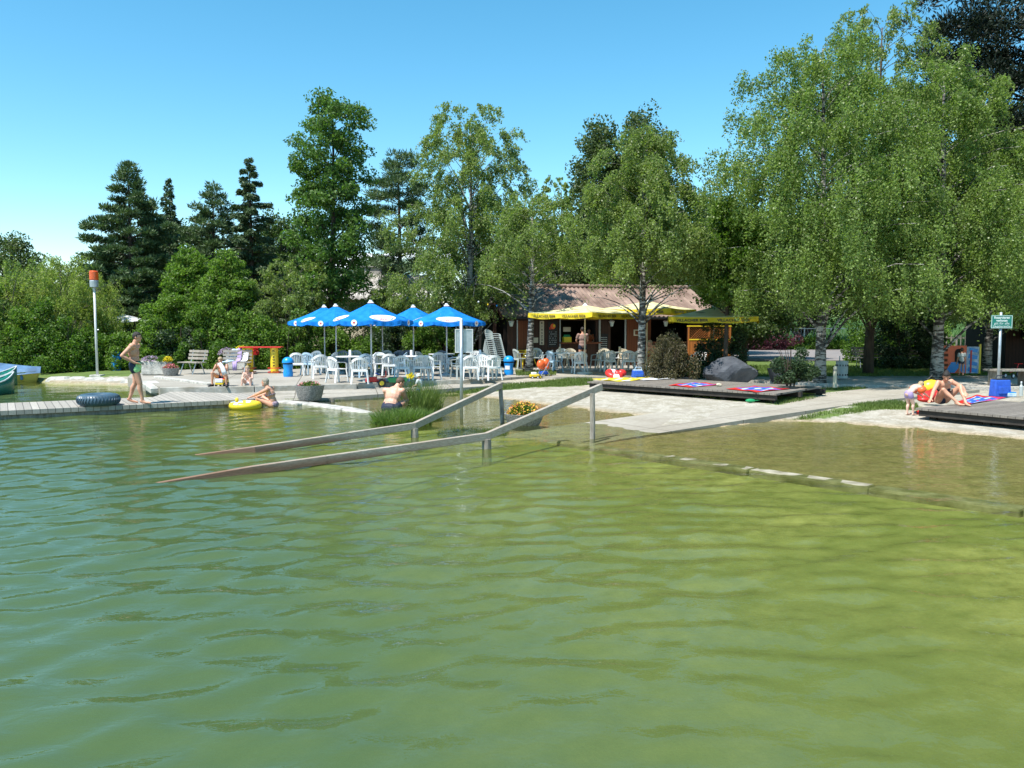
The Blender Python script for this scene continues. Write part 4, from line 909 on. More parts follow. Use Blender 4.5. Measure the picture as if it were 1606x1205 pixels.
# wall pieces between openings (local x along the front, y into the depth)
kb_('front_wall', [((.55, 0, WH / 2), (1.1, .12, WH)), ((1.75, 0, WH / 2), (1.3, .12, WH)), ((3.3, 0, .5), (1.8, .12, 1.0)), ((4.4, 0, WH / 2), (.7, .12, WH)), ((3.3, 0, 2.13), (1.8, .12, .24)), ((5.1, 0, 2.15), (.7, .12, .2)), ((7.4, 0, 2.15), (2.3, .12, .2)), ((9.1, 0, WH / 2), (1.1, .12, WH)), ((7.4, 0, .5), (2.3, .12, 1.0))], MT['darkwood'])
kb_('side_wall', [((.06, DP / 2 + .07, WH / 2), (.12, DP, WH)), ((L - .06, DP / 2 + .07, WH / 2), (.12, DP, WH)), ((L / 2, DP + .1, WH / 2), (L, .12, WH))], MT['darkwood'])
kb_('interior', [((L / 2, 2.6, 1.2), (L - .4, .1, 2.3)), ((L / 2, 1.3, 2.22), (L - .4, 2.5, .04)), ((2.43, 1.3, 1.1), (.05, 2.4, 2.1)), ((4.15, 1.3, 1.1), (.05, 2.4, 2.1))], MT['insideshade'])  # inner faces coloured black to imitate the unlit inside
kb_('counter', [((3.3, -.12, 1.03), (1.9, .5, .06))], MT['brownwood']); kb_('counter', [((7.4, -.1, 1.03), (2.3, .4, .06))], MT['brownwood'])
kb_('brown_panel', [((6.1, -.02, 1.1), (1.15, .1, 2.2))], MT['brownwood'])
kb_('door', [((.78, -.075, 1.0), (.62, .04, 2.0))], MT['brownwood'])
for b__ in [((.44, -.08, 1.0), (.05, .06, 2.05)), ((1.12, -.08, 1.0), (.05, .06, 2.05)), ((2.38, -.085, 1.1), (.05, .06, 2.2)), ((4.22, -.085, 1.1), (.08, .06, 2.2)), ((5.44, -.085, 1.1), (.07, .06, 2.2))]: kb_('door_post', [b__], MT['steel'])
kb_('gutter', [((L / 2, -.62, 2.12), (L + .5, .10, .09))], MT['black'], bevel=.02)
def sheet_roof(name, x0, x1, ye, ze, yr, zr, wl, amp, m, parent, th=.035, yb=None, skew=0):
    """corrugated roof: one wavy sheet each side of the ridge"""
    n = int((x1 - x0) / wl * 6); mb = MB()
    for (ya, za, yb_, zb) in ((ye, ze, yr, zr), (yr, zr, 2 * yr - ye, ze)):
        vs = []; fs = []
        for k in range(5):
            t = k / 4
            for i in range(n + 1):
                x = x0 + (x1 - x0) * i / n; wv = amp * math.sin(2 * PI * i / 6) + .012 * (k % 2)
                vs.append((x, ya + (yb_ - ya) * t, za + (zb - za) * t + wv))
        for k in range(4):
            for i in range(n):
                a = k * (n + 1) + i; fs.append((a, a + 1, a + n + 2, a + n + 1))
        mb.add(vs, fs)
    o = mb.build(name, m, parent, smooth=True); s = o.modifiers.new('thick', 'SOLIDIFY'); s.thickness = th; s.offset = -1; return o
roof = sheet_roof('roof', -.35, L + .35, -.6, 2.2, 3.0, 3.62, .21, .035, MT['tile'], kiosk)
rc = MB()
for i in range(34):
    x = -.3 + i * .3; rc.tube([(x, 3.0, 3.64), (x + .31, 3.0, 3.66)], [.10, .12], 10)
rc.build('ridge_tiles', MT['tile'], roof)
sv = MB()
for i in range(13): MB().box((1.2 + i * .58, 1.9, 3.17), (.04, .12, .09)).build('snow_hook', MT['black'], roof)
for x in (.02, L - .02):
    g = MB(); g.add([(x - .05, 0.08, WH - .02), (x - .05, 5.95, WH - .02), (x - .05, 3.0, 3.52), (x + .05, 0.08, WH - .02), (x + .05, 5.95, WH - .02), (x + .05, 3.0, 3.52)], [(0, 2, 1), (3, 4, 5), (0, 1, 4, 3), (1, 2, 5, 4), (2, 0, 3, 5)]); g.build('gable', MT['darkwood'], kiosk)
for x in (-.33, L + .33):
    bb = MB(); bb.bar((x, -.6, 2.12), (x, 3.0, 3.55), .04, .16); bb.bar((x, 3.0, 3.55), (x, 6.6, 2.12), .04, .16); bb.build('barge_board', MT['darkwood'], roof)
# lean-to porch on the left
pc = thing('porch', 'dark lean-to porch with posts at the left end of the kiosk', 'porch', (kx0, ky0, .33), KA)
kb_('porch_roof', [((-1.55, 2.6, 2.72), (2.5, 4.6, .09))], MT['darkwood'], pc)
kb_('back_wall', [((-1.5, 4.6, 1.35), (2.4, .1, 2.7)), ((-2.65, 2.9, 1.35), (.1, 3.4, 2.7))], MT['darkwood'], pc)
for x in (-2.62, -.42): kb_('post', [((x, .6, 1.34), (.14, .14, 2.68))], MT['darkwood'], pc)
sh = MB(); 
for z in (.7, 1.15, 1.6): sh.box((-1.6, 4.3, z), (1.9, .4, .04))
sh.build('shelf', MT['brownwood'], pc)
# lanterns, boards and posters on the front
def on_kiosk(x, y, z): 
    return Vector((kx0 + x * math.cos(KA) - y * math.sin(KA), ky0 + x * math.sin(KA) + y * math.cos(KA), .33 + z))
def lantern(x, label):
    o = thing('wall_lantern', label, 'lantern', on_kiosk(x, -.2, 1.75), KA, 'white lanterns on the kiosk front')
    MB().lathe([(.06, 0), (.115, .2)], n=6).build('glass', MT['signtext'], o)
    MB().lathe([(.135, .2), (.14, .23), (.03, .30)], n=6).build('cap', MT['whitesteel'], o)
    MB().bar((0, 0, .3), (0, .14, .34), .02, .02).build('bracket', MT['black'], o)
lantern(.15, 'white wall lantern at the left corner of the kiosk'); lantern(4.75, 'white wall lantern left of the dark kiosk door'); lantern(7.35, 'white wall lantern at the right end of the kiosk front')
o = thing('name_sign', 'narrow upright cream sign with boxed letters on the kiosk wall', 'sign', on_kiosk(1.55, -.09, .95), KA)
MB().box((0, 0, .52), (.19, .02, 1.04)).build('board', MT['cream'], o)
tx = MB(); bx_ = MB()
for i, ch in enumerate('KIASZOB'):
    z = .98 - .145 * i - .035; put_text(tx, ch, (0, -.014, z), (1, 0, 0), (0, 0, 1), .13, .03)
tx.build('lettering', MT['black'], o)
o = thing('notice_board', 'small white notice hung between the birch trunk and the cream sign', 'sign', on_kiosk(1.26, -.09, 1.05), KA)
MB().box((0, 0, .1), (.24, .015, .22)).build('board', MT['cream'], o)
o = thing('menu_board', 'dark menu board with chalked lines and colourful top on the kiosk', 'menu board', on_kiosk(2.05, -.09, .85), KA)
MB().box((0, 0, .55), (.42, .03, 1.12)).build('frame', MT['black'], o)
q = MB(); rr_ = random.Random(3)
for i in range(7):
    for j in range(8):
        if rr_.random() < .8: q.box((-.15 + j * .043, -.018, .12 + i * .09), (.03, .004, .022))
q.build('chalk_lines', MT['greyplastic'], o)
q = MB(); q.ball((0, -.02, .9), (.12, .008, .12), 0); q.ball((.05, -.024, .93), (.06, .008, .07), 1); q.box((-.12, -.02, .82), (.1, .006, .1), 2)
q.build('picture', [MT['orange'], MT['yellowplastic'], MT['redplastic']], o)
o = thing('menu_board', 'small grey menu board between the counter and the dark door', 'menu board', on_kiosk(4.42, -.09, .62), KA)
MB().box((0, 0, .4), (.38, .03, .8)).build('frame', MT['black'], o)
q = MB()
for i in range(7):
    for j in range(5): q.box((-.12 + j * .06, -.018, .1 + i * .09), (.045, .004, .03))
q.build('chalk_lines', MT['greyplastic'], o)
o = thing('wall_notice', 'cream framed notice on the brown kiosk panel beside the birch trunk', 'sign', on_kiosk(6.15, -.1, 1.35), KA)
MB().box((0, 0, .12), (.62, .03, .28)).build('board', MT['cream'], o); q = MB(); q.box((-.15, -.018, .12), (.2, .006, .18)); q.box((.14, -.018, .12), (.2, .006, .18)); q.build('print', MT['brownwood'], o)
o = thing('price_card', 'pale yellowish card hanging at the top left of the serving counter', 'sign', on_kiosk(2.72, -.02, 1.62), KA)
MB().box((0, 0, 0), (.34, .01, .2)).build('card', MT['cream'], o)
o = thing('drink_crate', 'yellow crate standing on the left of the serving counter', 'crate', on_kiosk(2.68, -.15, 1.06), KA)
q = MB(); q.box((0, 0, .02), (.34, .26, .04)); 
for s in (-1, 1): q.box((s * .16, 0, .13), (.02, .26, .2)); q.box((0, s * .12, .13), (.3, .02, .2))
q.build('shell', MT['yellowplastic'], o); q = MB()
for i in range(4):
    for j in range(3): q.lathe([(.03, .04), (.03, .24), (.012, .29), (.012, .33)], (-.11 + i * .073, -.07 + j * .07, 0), 8)
q.build('bottle', MT['greenplastic'], o)
# string of bulbs at the porch
o = thing('string_lights', 'string of small coloured bulbs sagging across the dark porch', 'string lights', (0, 0, 0))
pa, pb = at(743, 469, 33.5), at(800, 476, 35); q = MB(); pts = [pa.lerp(pb, i / 8) - Vector((0, 0, .12 * math.sin(PI * i / 8))) for i in range(9)]; q.tube(pts, .008, 5); q.build('cable', MT['black'], o)
for i, mk in zip((1, 3, 5, 7), ('whitecloth', 'yellowplastic', 'binblue', 'white')): MB().ball(pts[i] - Vector((0, 0, .05)), .04, n=8, m=6).build('bulb', MT[mk], o)
# orange lattice fence at the right end
fx = on_kiosk(9.9, -.6, 0); o = thing('lattice_fence', 'sunlit orange wooden fence with lattice top at the right end of the kiosk', 'fence', (7.9, 36.3, .31), R(8))
MB().box((.75, 0, .62), (1.9, .05, 1.15)).build('board_panel', MT['orangewood'], o)
q = MB()
for i in range(26): 
    x = -.45 + i * .11
    for s in (1, -1):
        a0, a1 = x, x + s * .55
        t0, t1 = 0., 1.
        a = Vector((a0, -.012 * s, 1.22)); b = Vector((a1, -.012 * s, 1.75))
        lo, hi = -.2, 1.7
        if a.x < lo or a.x > hi: continue
        if b.x < lo: k = (lo - a.x) / (b.x - a.x); b = a.lerp(b, k)
        if b.x > hi: k = (hi - a.x) / (b.x - a.x); b = a.lerp(b, k)
        if (b - a).length > .05: q.bar(a, b, .012, .028, up=(0, 1, 0))
q.build('lattice', MT['orangewood'], o)
for x in (-.2, .75, 1.7): MB().box((x, 0, .9), (.08, .08, 1.8)).build('post', MT['orangewood'], o)
q = MB(); q.box((.75, 0, 1.79), (2.0, .1, .05)); q.box((.75, .001, 1.2), (1.85, .09, .05)); q.build('rail', MT['yellowplastic'], o)

# grey roofed building behind the hedge
o = thing('farm_building', 'building with pale grey corrugated roof and small chimney half hidden behind the trees', 'building', (at(482, 480, 42).x, 42, .3), R(4))
BL = 5.7
MB().box((BL / 2, 3, 1.6), (BL, 5.6, 3.2)).build('wall', MT['cream'], o)
rf = sheet_roof('roof', -.3, BL + .3, -.3, 3.15, 3.0, 4.55, .3, .04, MT['greyroof'], o)
q = MB(); q.box((3.0, 3.4, 4.7), (.9, .55, .5)); q.box((3.0, 3.4, 5.0), (1.3, .7, .07)); q.build('chimney', MT['greyroof'], rf)
o = thing('canopy_tent', 'pale canvas canopy seen through the bushes right of the lamp post', 'canopy', (at(183, 500, 39).x, 39, .3), R(12))
MB().add([(-1.1, -.9, 1.75), (1.3, -.9, 2.05), (1.3, .9, 2.05), (-1.1, .9, 1.75), (.3, 0, 2.35)], [(0, 1, 4), (1, 2, 4), (2, 3, 4), (3, 0, 4)]).build('roof_sheet', MT['whitesteel'], o)
for x, y, h in ((-1.05, -.85, 1.75), (1.25, -.85, 2.05), (1.25, .85, 2.05), (-1.05, .85, 1.75)): MB().tube([(x, y, 0), (x, y, h)], .025, 6).build('pole', MT['whitesteel'], o)
# blue tubs seen in the hedge
for i, (px, py, lb) in enumerate([(182, 556, 'blue rain barrel showing in the hedge left of the standing man'), (124, 556, 'blue barrel half hidden in the hedge left of the lamp post')]):
    p = at(px, py, 34.3); 
    o = thing('blue_barrel', lb, 'barrel', (p.x, p.y, .22)); MB().lathe([(.17, 0), (.2, .3), (.2, .6), (.17, .85)], n=16).build('drum', MT['binblue'], o); MB().torus((0, 0, .85), .17, .015).build('rim', MT['black'], o)
# hut at the far right
hx = at(1610, 500, 35).x
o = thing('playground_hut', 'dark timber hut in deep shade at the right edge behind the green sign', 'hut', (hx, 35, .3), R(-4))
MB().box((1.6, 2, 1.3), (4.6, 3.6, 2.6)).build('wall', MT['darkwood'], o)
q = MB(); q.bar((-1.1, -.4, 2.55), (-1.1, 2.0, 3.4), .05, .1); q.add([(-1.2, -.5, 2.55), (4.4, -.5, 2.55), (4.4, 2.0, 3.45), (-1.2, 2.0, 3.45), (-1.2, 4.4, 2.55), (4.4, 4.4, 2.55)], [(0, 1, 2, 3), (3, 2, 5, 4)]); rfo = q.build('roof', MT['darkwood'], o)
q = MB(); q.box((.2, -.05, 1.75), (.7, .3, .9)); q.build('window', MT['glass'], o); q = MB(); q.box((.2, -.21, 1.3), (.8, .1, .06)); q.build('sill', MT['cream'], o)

# ------------------------------------------------------------------ parasols
def canopy_pts(n, Rr, ze, za, rot, sq):
    return [(Rr * math.cos(rot + 2 * PI * k / n), Rr * math.sin(rot + 2 * PI * k / n)) for k in range(n)]
def parasol(name, label, cat, base, n, Rr, ze, za, rot, mtop, mval, group, pole=.025, val=.17, scallop=0, m2=None, mpole=None, basekind='concrete', logo=None, textm=None, textt=None, sag=.04):
    o = thing(name, label, cat, base, 0, group)
    V = canopy_pts(n, Rr, ze, za, rot, 0); mb = MB(); S = 6; M_ = 10
    for k in range(n):
        a = Vector((*V[k], ze)); b = Vector((*V[(k + 1) % n], ze)); top = Vector((0, 0, za))
        vs = []; 
        for i in range(S + 1):
            t = i / S
            for j in range(M_ + 1):
                u = j / M_; p = top.lerp(a.lerp(b, u), t); p.z -= sag * math.sin(PI * t) * 1.0 + .035 * math.sin(PI * u) * t; vs.append(p)
        fs = [(i * (M_ + 1) + j, (i + 1) * (M_ + 1) + j, (i + 1) * (M_ + 1) + j + 1, i * (M_ + 1) + j + 1) for i in range(S) for j in range(M_)]
        mb.add(vs, fs)
    cn = mb.build('canopy', mtop, o, smooth=True); s = cn.modifiers.new('thick', 'SOLIDIFY'); s.thickness = .006
    vb = MB(); hb_ = []
    for k in range(n):
        a = Vector((*V[k], ze)); b = Vector((*V[(k + 1) % n], ze)); nn = Vector((a.y - b.y, b.x - a.x, 0)).normalized()
        if nn.dot(a) < 0: nn = -nn
        vs = []
        for j in range(21):
            u = j / 20; p = a.lerp(b, u); p.z -= .035 * math.sin(PI * u)
            drop = val * (1 - (.22 * (1 - abs(math.sin(PI * u * scallop))) if scallop else 0)); q = p + nn * (.018 + .018 * math.sin(u * 25 + k)) - Vector((0, 0, drop))
            vs += [p + nn * .004, q]
        vb.add(vs, [(2 * j, 2 * j + 1, 2 * j + 3, 2 * j + 2) for j in range(20)])
    va = vb.build('valance', mval, o); s = va.modifiers.new('thick', 'SOLIDIFY'); s.thickness = .005
    MB().tube([(0, 0, 0), (0, 0, za - .02)], pole, 10).build('pole', mpole or MT['whitesteel'], o)
    MB().lathe([(.0, za + .07), (.05, za + .065), (.06, za + .02), (.11, za - .03)][::-1], n=12, closed=False).build('finial', MT['white'], o)
    rb = MB()
    for k in range(n):
        a = Vector((*V[k], ze)); rb.bar((0, 0, za - .05), a * .97 + Vector((0, 0, -.02 + .03 * ze * 0)), .018, .022); 
        m_ = Vector((0, 0, za - .05)).lerp(a, .5); rb.bar((0, 0, ze - .12), m_ - Vector((0, 0, .02)), .014, .014)
    rb.build('ribs', MT['steel'], o)
    if basekind: MB().lathe([(.30, 0), (.30, .05), (.24, .09), (.05, .10), (.045, .3), (.0, .3)][::1], n=20, closed=False).build('base', MT['greyplastic'], o)
    if logo: logo(o, V, ze, za)
    if textt:
        tb = MB()
        for k in range(n):
            a = Vector((*V[k], ze)); b = Vector((*V[(k + 1) % n], ze)); nn = Vector((a.y - b.y, b.x - a.x, 0)).normalized(); d = (b - a).normalized()
            if nn.dot(a) < 0: nn = -nn
            xd = Vector((0, 0, 1)).cross(nn) 
            for c in (.27, .73):
                p = a.lerp(b, c) + nn * .045 - Vector((0, 0, val * .55 + .02)); put_text(tb, textt, p, xd, (0, 0, 1), .125, .02, fit=(b - a).length * .36)
        tb.build('lettering', textm or MT['black'], o)
        # small dark marks on the cream top
        tb = MB()
        for k in range(n):
            a = Vector((*V[k], ze)); b = Vector((*V[(k + 1) % n], ze)); top = Vector((0, 0, za))
            for c in (.3, .7):
                p = top.lerp(a.lerp(b, c), .72); nz = (b - a).cross(top - a).normalized(); nz = nz if nz.z > 0 else -nz; p += nz * .03
                up = (top - (a + b) / 2).normalized(); xd = up.cross(nz); vs = [p + xd * x * .2 + up * y * .07 for x, y in ((-1, -.3), (.2, -.8), (1, 0), (.3, .7), (-.6, .5))]
                tb.add(vs, [(0, 1, 2, 3, 4)])
        tb.build('emblem', MT['brownwood'], o)
    return o
def blue_logo(which):
    def f(o, V, ze, za):
        n = len(V); w_ = MB(); rd_ = MB(); bl = MB()
        top = Vector((0, 0, za))
        for k in range(n):
            a = Vector((*V[k], ze)); b = Vector((*V[(k + 1) % n], ze)); e = (b - a); el = e.length; m_ = (a + b) / 2
            nz = e.cross(top - a).normalized(); nz = nz if nz.z > 0 else -nz; xd = e.normalized(); up = nz.cross(xd); up = up if up.z > 0 else -up
            xh = Vector((0, 0, 1)).cross(Vector((m_.x, m_.y, 0)).normalized())
            if xh.dot(xd) < 0: xd = -xd
            hh = (top - m_).length
            def sp(u, v): # u sideways metres, v metres up the panel from the edge; sits just over the cloth
                t = 1 - v / hh; z = .04 * math.sin(PI * t) + .035 * math.cos(PI * min(.5, abs(u) / el)) * t
                return m_ + xd * u + up * v + nz * .016 - Vector((0, 0, z))
            if (k + which) % 2 == 0:
                ow, oh, cy = el * .42, .25, .27
                ring = [(ow * math.cos(t) * (1 - .18 * min(0, math.sin(t)) * -1), cy + oh * math.sin(t)) for t in np.linspace(0, 2 * PI, 33)[:-1]]
                w_.add([sp(0, cy)] + [sp(*p) for p in ring], [(0, 1 + i, 1 + (i + 1) % 32) for i in range(32)])
                for sx in (-1, 1):
                    arc = [(sx * ow * .80 * math.cos(t), cy - oh * .86 * math.sin(t)) for t in np.linspace(.25, 1.15, 8)]
                    arc2 = [(p[0] * .86, p[1] + .015) for p in arc]
                    bl.add([sp(*p) + nz * .008 for p in arc + arc2[::-1]], [tuple(range(16))])
                r_ = random.Random(k)
                for i, (u, v, s) in enumerate([(-.10, .17, .055), (-.03, .155, .04), (.05, .16, .045), (.11, .17, .03), (-.04, .27, .045)]):
                    rd_.add([sp(u - s, v), sp(u, v - s * .7), sp(u + s, v), sp(u, v + s * .8)], [(0, 1, 2, 3)])
                rd_.v[-20:] = [tuple(Vector(p) + nz * .008) for p in rd_.v[-20:]]
            else:
                nn = Vector((m_.x, m_.y, 0)).normalized()
                c = m_ + nn * .048 - Vector((0, 0, .06)); ring = [c + xd * .10 * math.cos(t) + Vector((0, 0, .095 * math.sin(t))) for t in np.linspace(0, 2 * PI, 21)[:-1]]
                w_.add(ring, [tuple(range(20))]); rd_.add([c + nn * .006 + xd * u + Vector((0, 0, v)) for u, v in ((-.04, 0), (0, -.035), (.045, .01), (0, .04))], [(0, 1, 2, 3)])
        w_.build('white_logo', MT['white'], o); rd_.build('red_print', MT['red'], o); bl.build('blue_print', MT['parasolblue'], o)
    return f
def tg(px, py): return ground(px, py, TZ)
bp = [(583, 599, 1.34, 474, .15, 0, 'front blue parasol with the largest canopy in the middle of the row'), (701, 590, 1.42, 479, .55, 1, 'rightmost blue parasol reaching over the grey sign panel'), (528, 586.5, 1.42, 479.5, .2, 0, 'second blue parasol from the left, its canopy overlapping the leftmost one'),
      (510, 583, 1.42, 481, .5, 1, 'leftmost blue parasol at the back of the row'), (649, 583.5, 1.4, 481, .6, 0, 'blue parasol between the largest one and the rightmost one'), (600.5, 582, 1.35, 488, .3, 0, 'blue parasol almost hidden behind the largest one')]
for px, py, rr0, apy, rot, wh, lb in bp:
    b_ = tg(px, py); za = at(px, apy, b_.y).z - TZ; zev = at(px, 505, b_.y).z - TZ if b_.y > 29 else at(px, 503.5, b_.y).z - TZ
    parasol('blue_parasol', lb, 'parasol', b_, 8, rr0, zev, za, rot, MT['parasolblue'], MT['parasolblue'], 'blue parasols on the terrace', logo=blue_logo(wh), val=.13, scallop=1)
yp = [(917, 587, 491, 478.5, 2.36, R(-88), 'yellow parasol left of the kiosk birch with its near corner at the pole'), (1014, 583, 485, 472, 2.42, R(-75), 'yellow parasol behind the kiosk birch trunk'), (1118, 590, 497, 481, 2.30, R(-60), 'yellow parasol in the tree shade above the round dark bush')]
for px, py, ey, apy, _, rot, lb in yp:
    b_ = tg(px, py); za = at(px, apy, b_.y).z - TZ; zev = at(px, ey, b_.y).z - TZ
    parasol('yellow_parasol', lb, 'parasol', b_, 4, 2.1, zev, za, rot, MT['parasolcream'], MT['parasolyellow'], 'yellow parasols in front of the kiosk', mpole=MT['cream'], textt='VILLACHER BIER', val=.21, scallop=2, sag=.03)

# ------------------------------------------------------------------ chairs and tables
def chair_proto(name, mk, label):
    m = MT[mk]; o = thing(name, label, 'chair')
    s = MB(); s.box((0, 0, .43), (.42, .42, .03)); s.box((0, -.20, .405), (.40, .03, .06)); s.build('seat', m, o, bevel=.008)
    b = MB(); W_ = .44
    def bk(u, z): # curved back, +y is the front
        return Vector((u * W_ / 2 * (1 + .12 * (z - .45)), -.20 - .22 * (z - .44) + .07 * u * u, z))
    top = [bk(-1 + 2 * i / 10, .80 - .055 * (abs(-1 + 2 * i / 10) ** 2.4) * 2) for i in range(11)]
    for p, q in zip(top[:-1], top[1:]): b.bar(p, q, .016, .075)
    for i in range(7):
        u = -.78 + 1.56 * i / 6; zt = .77 - .1 * abs(u) ** 2.4; pts = [bk(u, .45), bk(u, .6), bk(u, zt)]; b.bar(pts[0], pts[1], .034, .012, up=(0, 1, 0)); b.bar(pts[1], pts[2], .034, .012, up=(0, 1, 0))
    for sx in (-1, 1): b.bar(bk(sx, .44), bk(sx, .71), .03, .02, up=(0, 1, 0))
    b.build('backrest', m, o)
    for sx in (-1, 1):
        a = MB(); p0 = bk(sx, .665); pts = [p0, Vector((sx * .265, -.10, .655)), Vector((sx * .275, .08, .645)), Vector((sx * .262, .17, .62)), Vector((sx * .235, .20, .44))]
        for p, q in zip(pts[:-1], pts[1:]): a.bar(p, q, .05, .018)
        a.build('armrest', m, o)
        for sy, y0, y1 in ((1, .20, .25), (-1, -.19, -.27)):
            lg = MB(); lg.bar((sx * .205, y0, .44), (sx * .252, y1, 0), .045, .022, up=(1, 0, 0)); lg.bar((sx * .222, y0 - .012 * sy, .44), (sx * .262, y1 - .012 * sy, 0), .016, .05, up=(1, 0, 0)); lg.build('leg', m, o)
    return o
protos = {}
used_ = set()
def chair(px, py, rz, mk, label, z=TZ, pos=None, group='garden chairs on the terrace', tilt=0):
    if mk not in protos: protos[mk] = chair_proto('garden_chair', mk, label)
    o = protos[mk] if mk not in used_ else copy_tree(protos[mk]); used_.add(mk)
    o.location = pos if pos is not None else ground(px, py, z); o.rotation_euler = (tilt, 0, rz); o['label'] = label; o['group'] = group; return o
W = 'whiteplastic'
ch = [(467, 589, 5, W, 'white chair right beside the left blue litter bin'), (487, 588.5, -20, 'blueplastic', 'pale blue chair with a cloth, second in the row from the left bin'),
      (502, 594, 20, W, 'white chair third from the left bin, back to the viewer'), (529, 600, -42, W, 'white chair turned left with tall side profile before the first table'),
      (492, 585, 160, W, 'white chair behind the pale blue chair at the left end'), (518, 587, 75, W, 'white chair half hidden behind the profile chair at the first table'),
      (537, 584, 185, 'darkplastic', 'slate grey chair on the far side of the first table, left one'), (556, 583.5, 178, 'greyplastic', 'grey chair on the far side of the first table beside the slate one'),
      (564, 602, 12, W, 'nearest white chair, left of the toy tractor'), (578, 589, 100, W, 'white chair behind the pole of the largest blue parasol'), (568, 592, 40, 'blueplastic', 'pale blue chair behind the nearest white chair'),
      (597, 589, 200, W, 'white chair right behind the toy tractor'), (611, 592, 8, W, 'white chair just right of the toy tractor'), (604, 583.5, 170, 'greyplastic', 'grey chair at the back behind the toy tractor'),
      (633, 597, -6, W, 'white chair in front of the middle round table'), (622, 583.5, 160, 'darkplastic', 'slate chair at the back left of the middle round table'), (627, 588, 90, 'blueplastic', 'pale blue chair at the left side of the middle table'),
      (640, 583, 195, 'darkplastic', 'slate chair right behind the middle round table'), (657, 596, 22, W, 'white chair right of the middle table, behind the yellow flower'), (664, 586, 245, 'greyplastic', 'grey folding-backed chair at the back right of the middle table'),
      (676, 596, -30, W, 'white chair turned left, directly above the toddler'), (688, 588, 10, W, 'white chair left of the foot of the rightmost blue parasol'), (697, 584, 210, 'darkplastic', 'slate chair behind the rightmost blue parasol pole'),
      (712, 589, 100, W, 'white chair right behind the sign post, turned right'), (722, 594, 30, 'greyplastic', 'grey green chair partly behind the sign post'), (737, 596, 10, W, 'white chair just right of the sign post'),
      (748, 585, 190, W, 'white chair on the far side of the right round table'), (758, 595, 200, W, 'white chair in front left of the right round table'), (772, 596, 25, W, 'rightmost white chair of the blue parasol area'), (767, 588, 250, W, 'white chair at the right side of the right round table'),
      (815, 579, -60, 'greyplastic', 'grey chair at the left of the blotchy birch trunk'), (822, 577, 120, 'yellowplastic', 'yellow chair behind the blotchy birch trunk'), (841, 577, 180, 'greyplastic', 'grey chair right behind the blotchy birch trunk'),
      (856, 582, 70, W, 'white chair behind the orange doll buggy'), (869, 584, -55, 'blueplastic', 'pale blue chair between the doll buggy and the long table'), (882, 578, 185, 'greyplastic', 'grey chair on the far side of the long table'), (896, 578, 190, 'cream', 'white chair coloured with yellow parasol light on the far side of the long table'),  # cream chairs here and below are white, parasol's yellow light painted in
      (909, 586, 8, W, 'white chair in front of the first yellow parasol pole'), (938, 581.5, 60, 'greyplastic', 'grey chair right of the first yellow parasol pole'), (947, 578, 170, 'cream', 'white chair coloured with yellow parasol light behind the red swim ring at the kiosk'),
      (954, 583, 14, W, 'white chair left of the second kiosk table'), (965, 578, 90, W, 'white chair at the left side of the second kiosk table'), (981, 579, 200, 'cream', 'white chair coloured with yellow parasol light on far side of second kiosk table'),
      (986, 583, -8, W, 'white chair in front of the second kiosk table'), (999, 582, 20, W, 'white chair beside the kiosk birch trunk'), (1040, 581, 10, W, 'white chair seen between the shrub and the kiosk birch'), (1096, 583, 150, W, 'white chair seen between the shrub and the round bush')]
for px, py, a, mk, lb in ch: chair(px, py, R(a), mk, lb)
sb = tg(781, 583)
ordn = ['lowest', 'second lowest', 'third from the bottom', 'fourth from the bottom', 'fifth from the bottom', 'sixth from the bottom', 'sixth from the top', 'fifth from the top', 'fourth from the top', 'third from the top', 'second from the top', 'topmost']
for k, nm in enumerate(ordn):
    chair(0, 0, R(-125), 'greyplastic', 'pale grey chair in the leaning stack, ' + nm, pos=(sb.x - .018 * k, sb.y + .012 * k, TZ + .075 * k), group='stacked chairs at the kiosk', tilt=R(2))
def table(px, py, rx, ry, h, mk, label, rz=0, round_=True, ped=True):
    o = thing('garden_table', label, 'table', ground(px, py, TZ), rz, 'white garden tables'); m = MT[mk]
    if round_: MB().lathe([(.0, h - .03), (1, h - .03), (1.01, h - .01), (.98, h), (0, h)], n=36, sx=rx, sy=ry, closed=False).build('tabletop', m, o)
    else: MB().box((0, 0, h - .015), (2 * rx, 2 * ry, .03)).build('tabletop', m, o, bevel=.01)
    if ped:
        MB().lathe([(.05, .03), (.045, h - .03)], n=12).build('pedestal', m, o)
        q = MB()
        for a in range(4): q.bar((0, 0, .05), (.36 * math.cos(a * PI / 2 + .5), .36 * math.sin(a * PI / 2 + .5), .03), .06, .04)
        q.build('foot', m, o)
    else:
        for sx in (-1, 1):
            for sy in (-1, 1): 
                q = MB(); q.tube([(sx * (rx - .12), sy * (ry - .1), h - .03), (sx * (rx - .22), sy * (ry - .12), h * .4), (sx * (rx - .1), sy * (ry - .06), 0)], .022, 8); q.build('leg', m, o)
    return o
table(549, 592, .48, .48, .74, W, 'white round table at the left of the nearest white chair'); table(645, 592, .44, .44, .75, W, 'white round table behind the yellow flower'); table(757, 591, .50, .50, .75, W, 'white round table right of the sign post')
table(600, 588, .45, .45, .74, 'greyplastic', 'grey green table behind the toy tractor'); table(693, 585.5, .5, .45, .74, W, 'white table half hidden behind the rightmost blue parasol pole')
table(886, 582, .78, .42, .73, W, 'long oval white table left of the first yellow parasol pole', ped=False); table(972, 581, .75, .42, .73, W, 'oval white table between the first yellow parasol and the kiosk birch', ped=False)
table(826, 575, .55, .4, .73, 'yellowplastic', 'yellow table behind the blotchy birch trunk', round_=False, ped=False); table(1024, 580, .5, .4, .73, 'yellowplastic', 'table beside the person sitting behind the brownish shrub', ped=False)
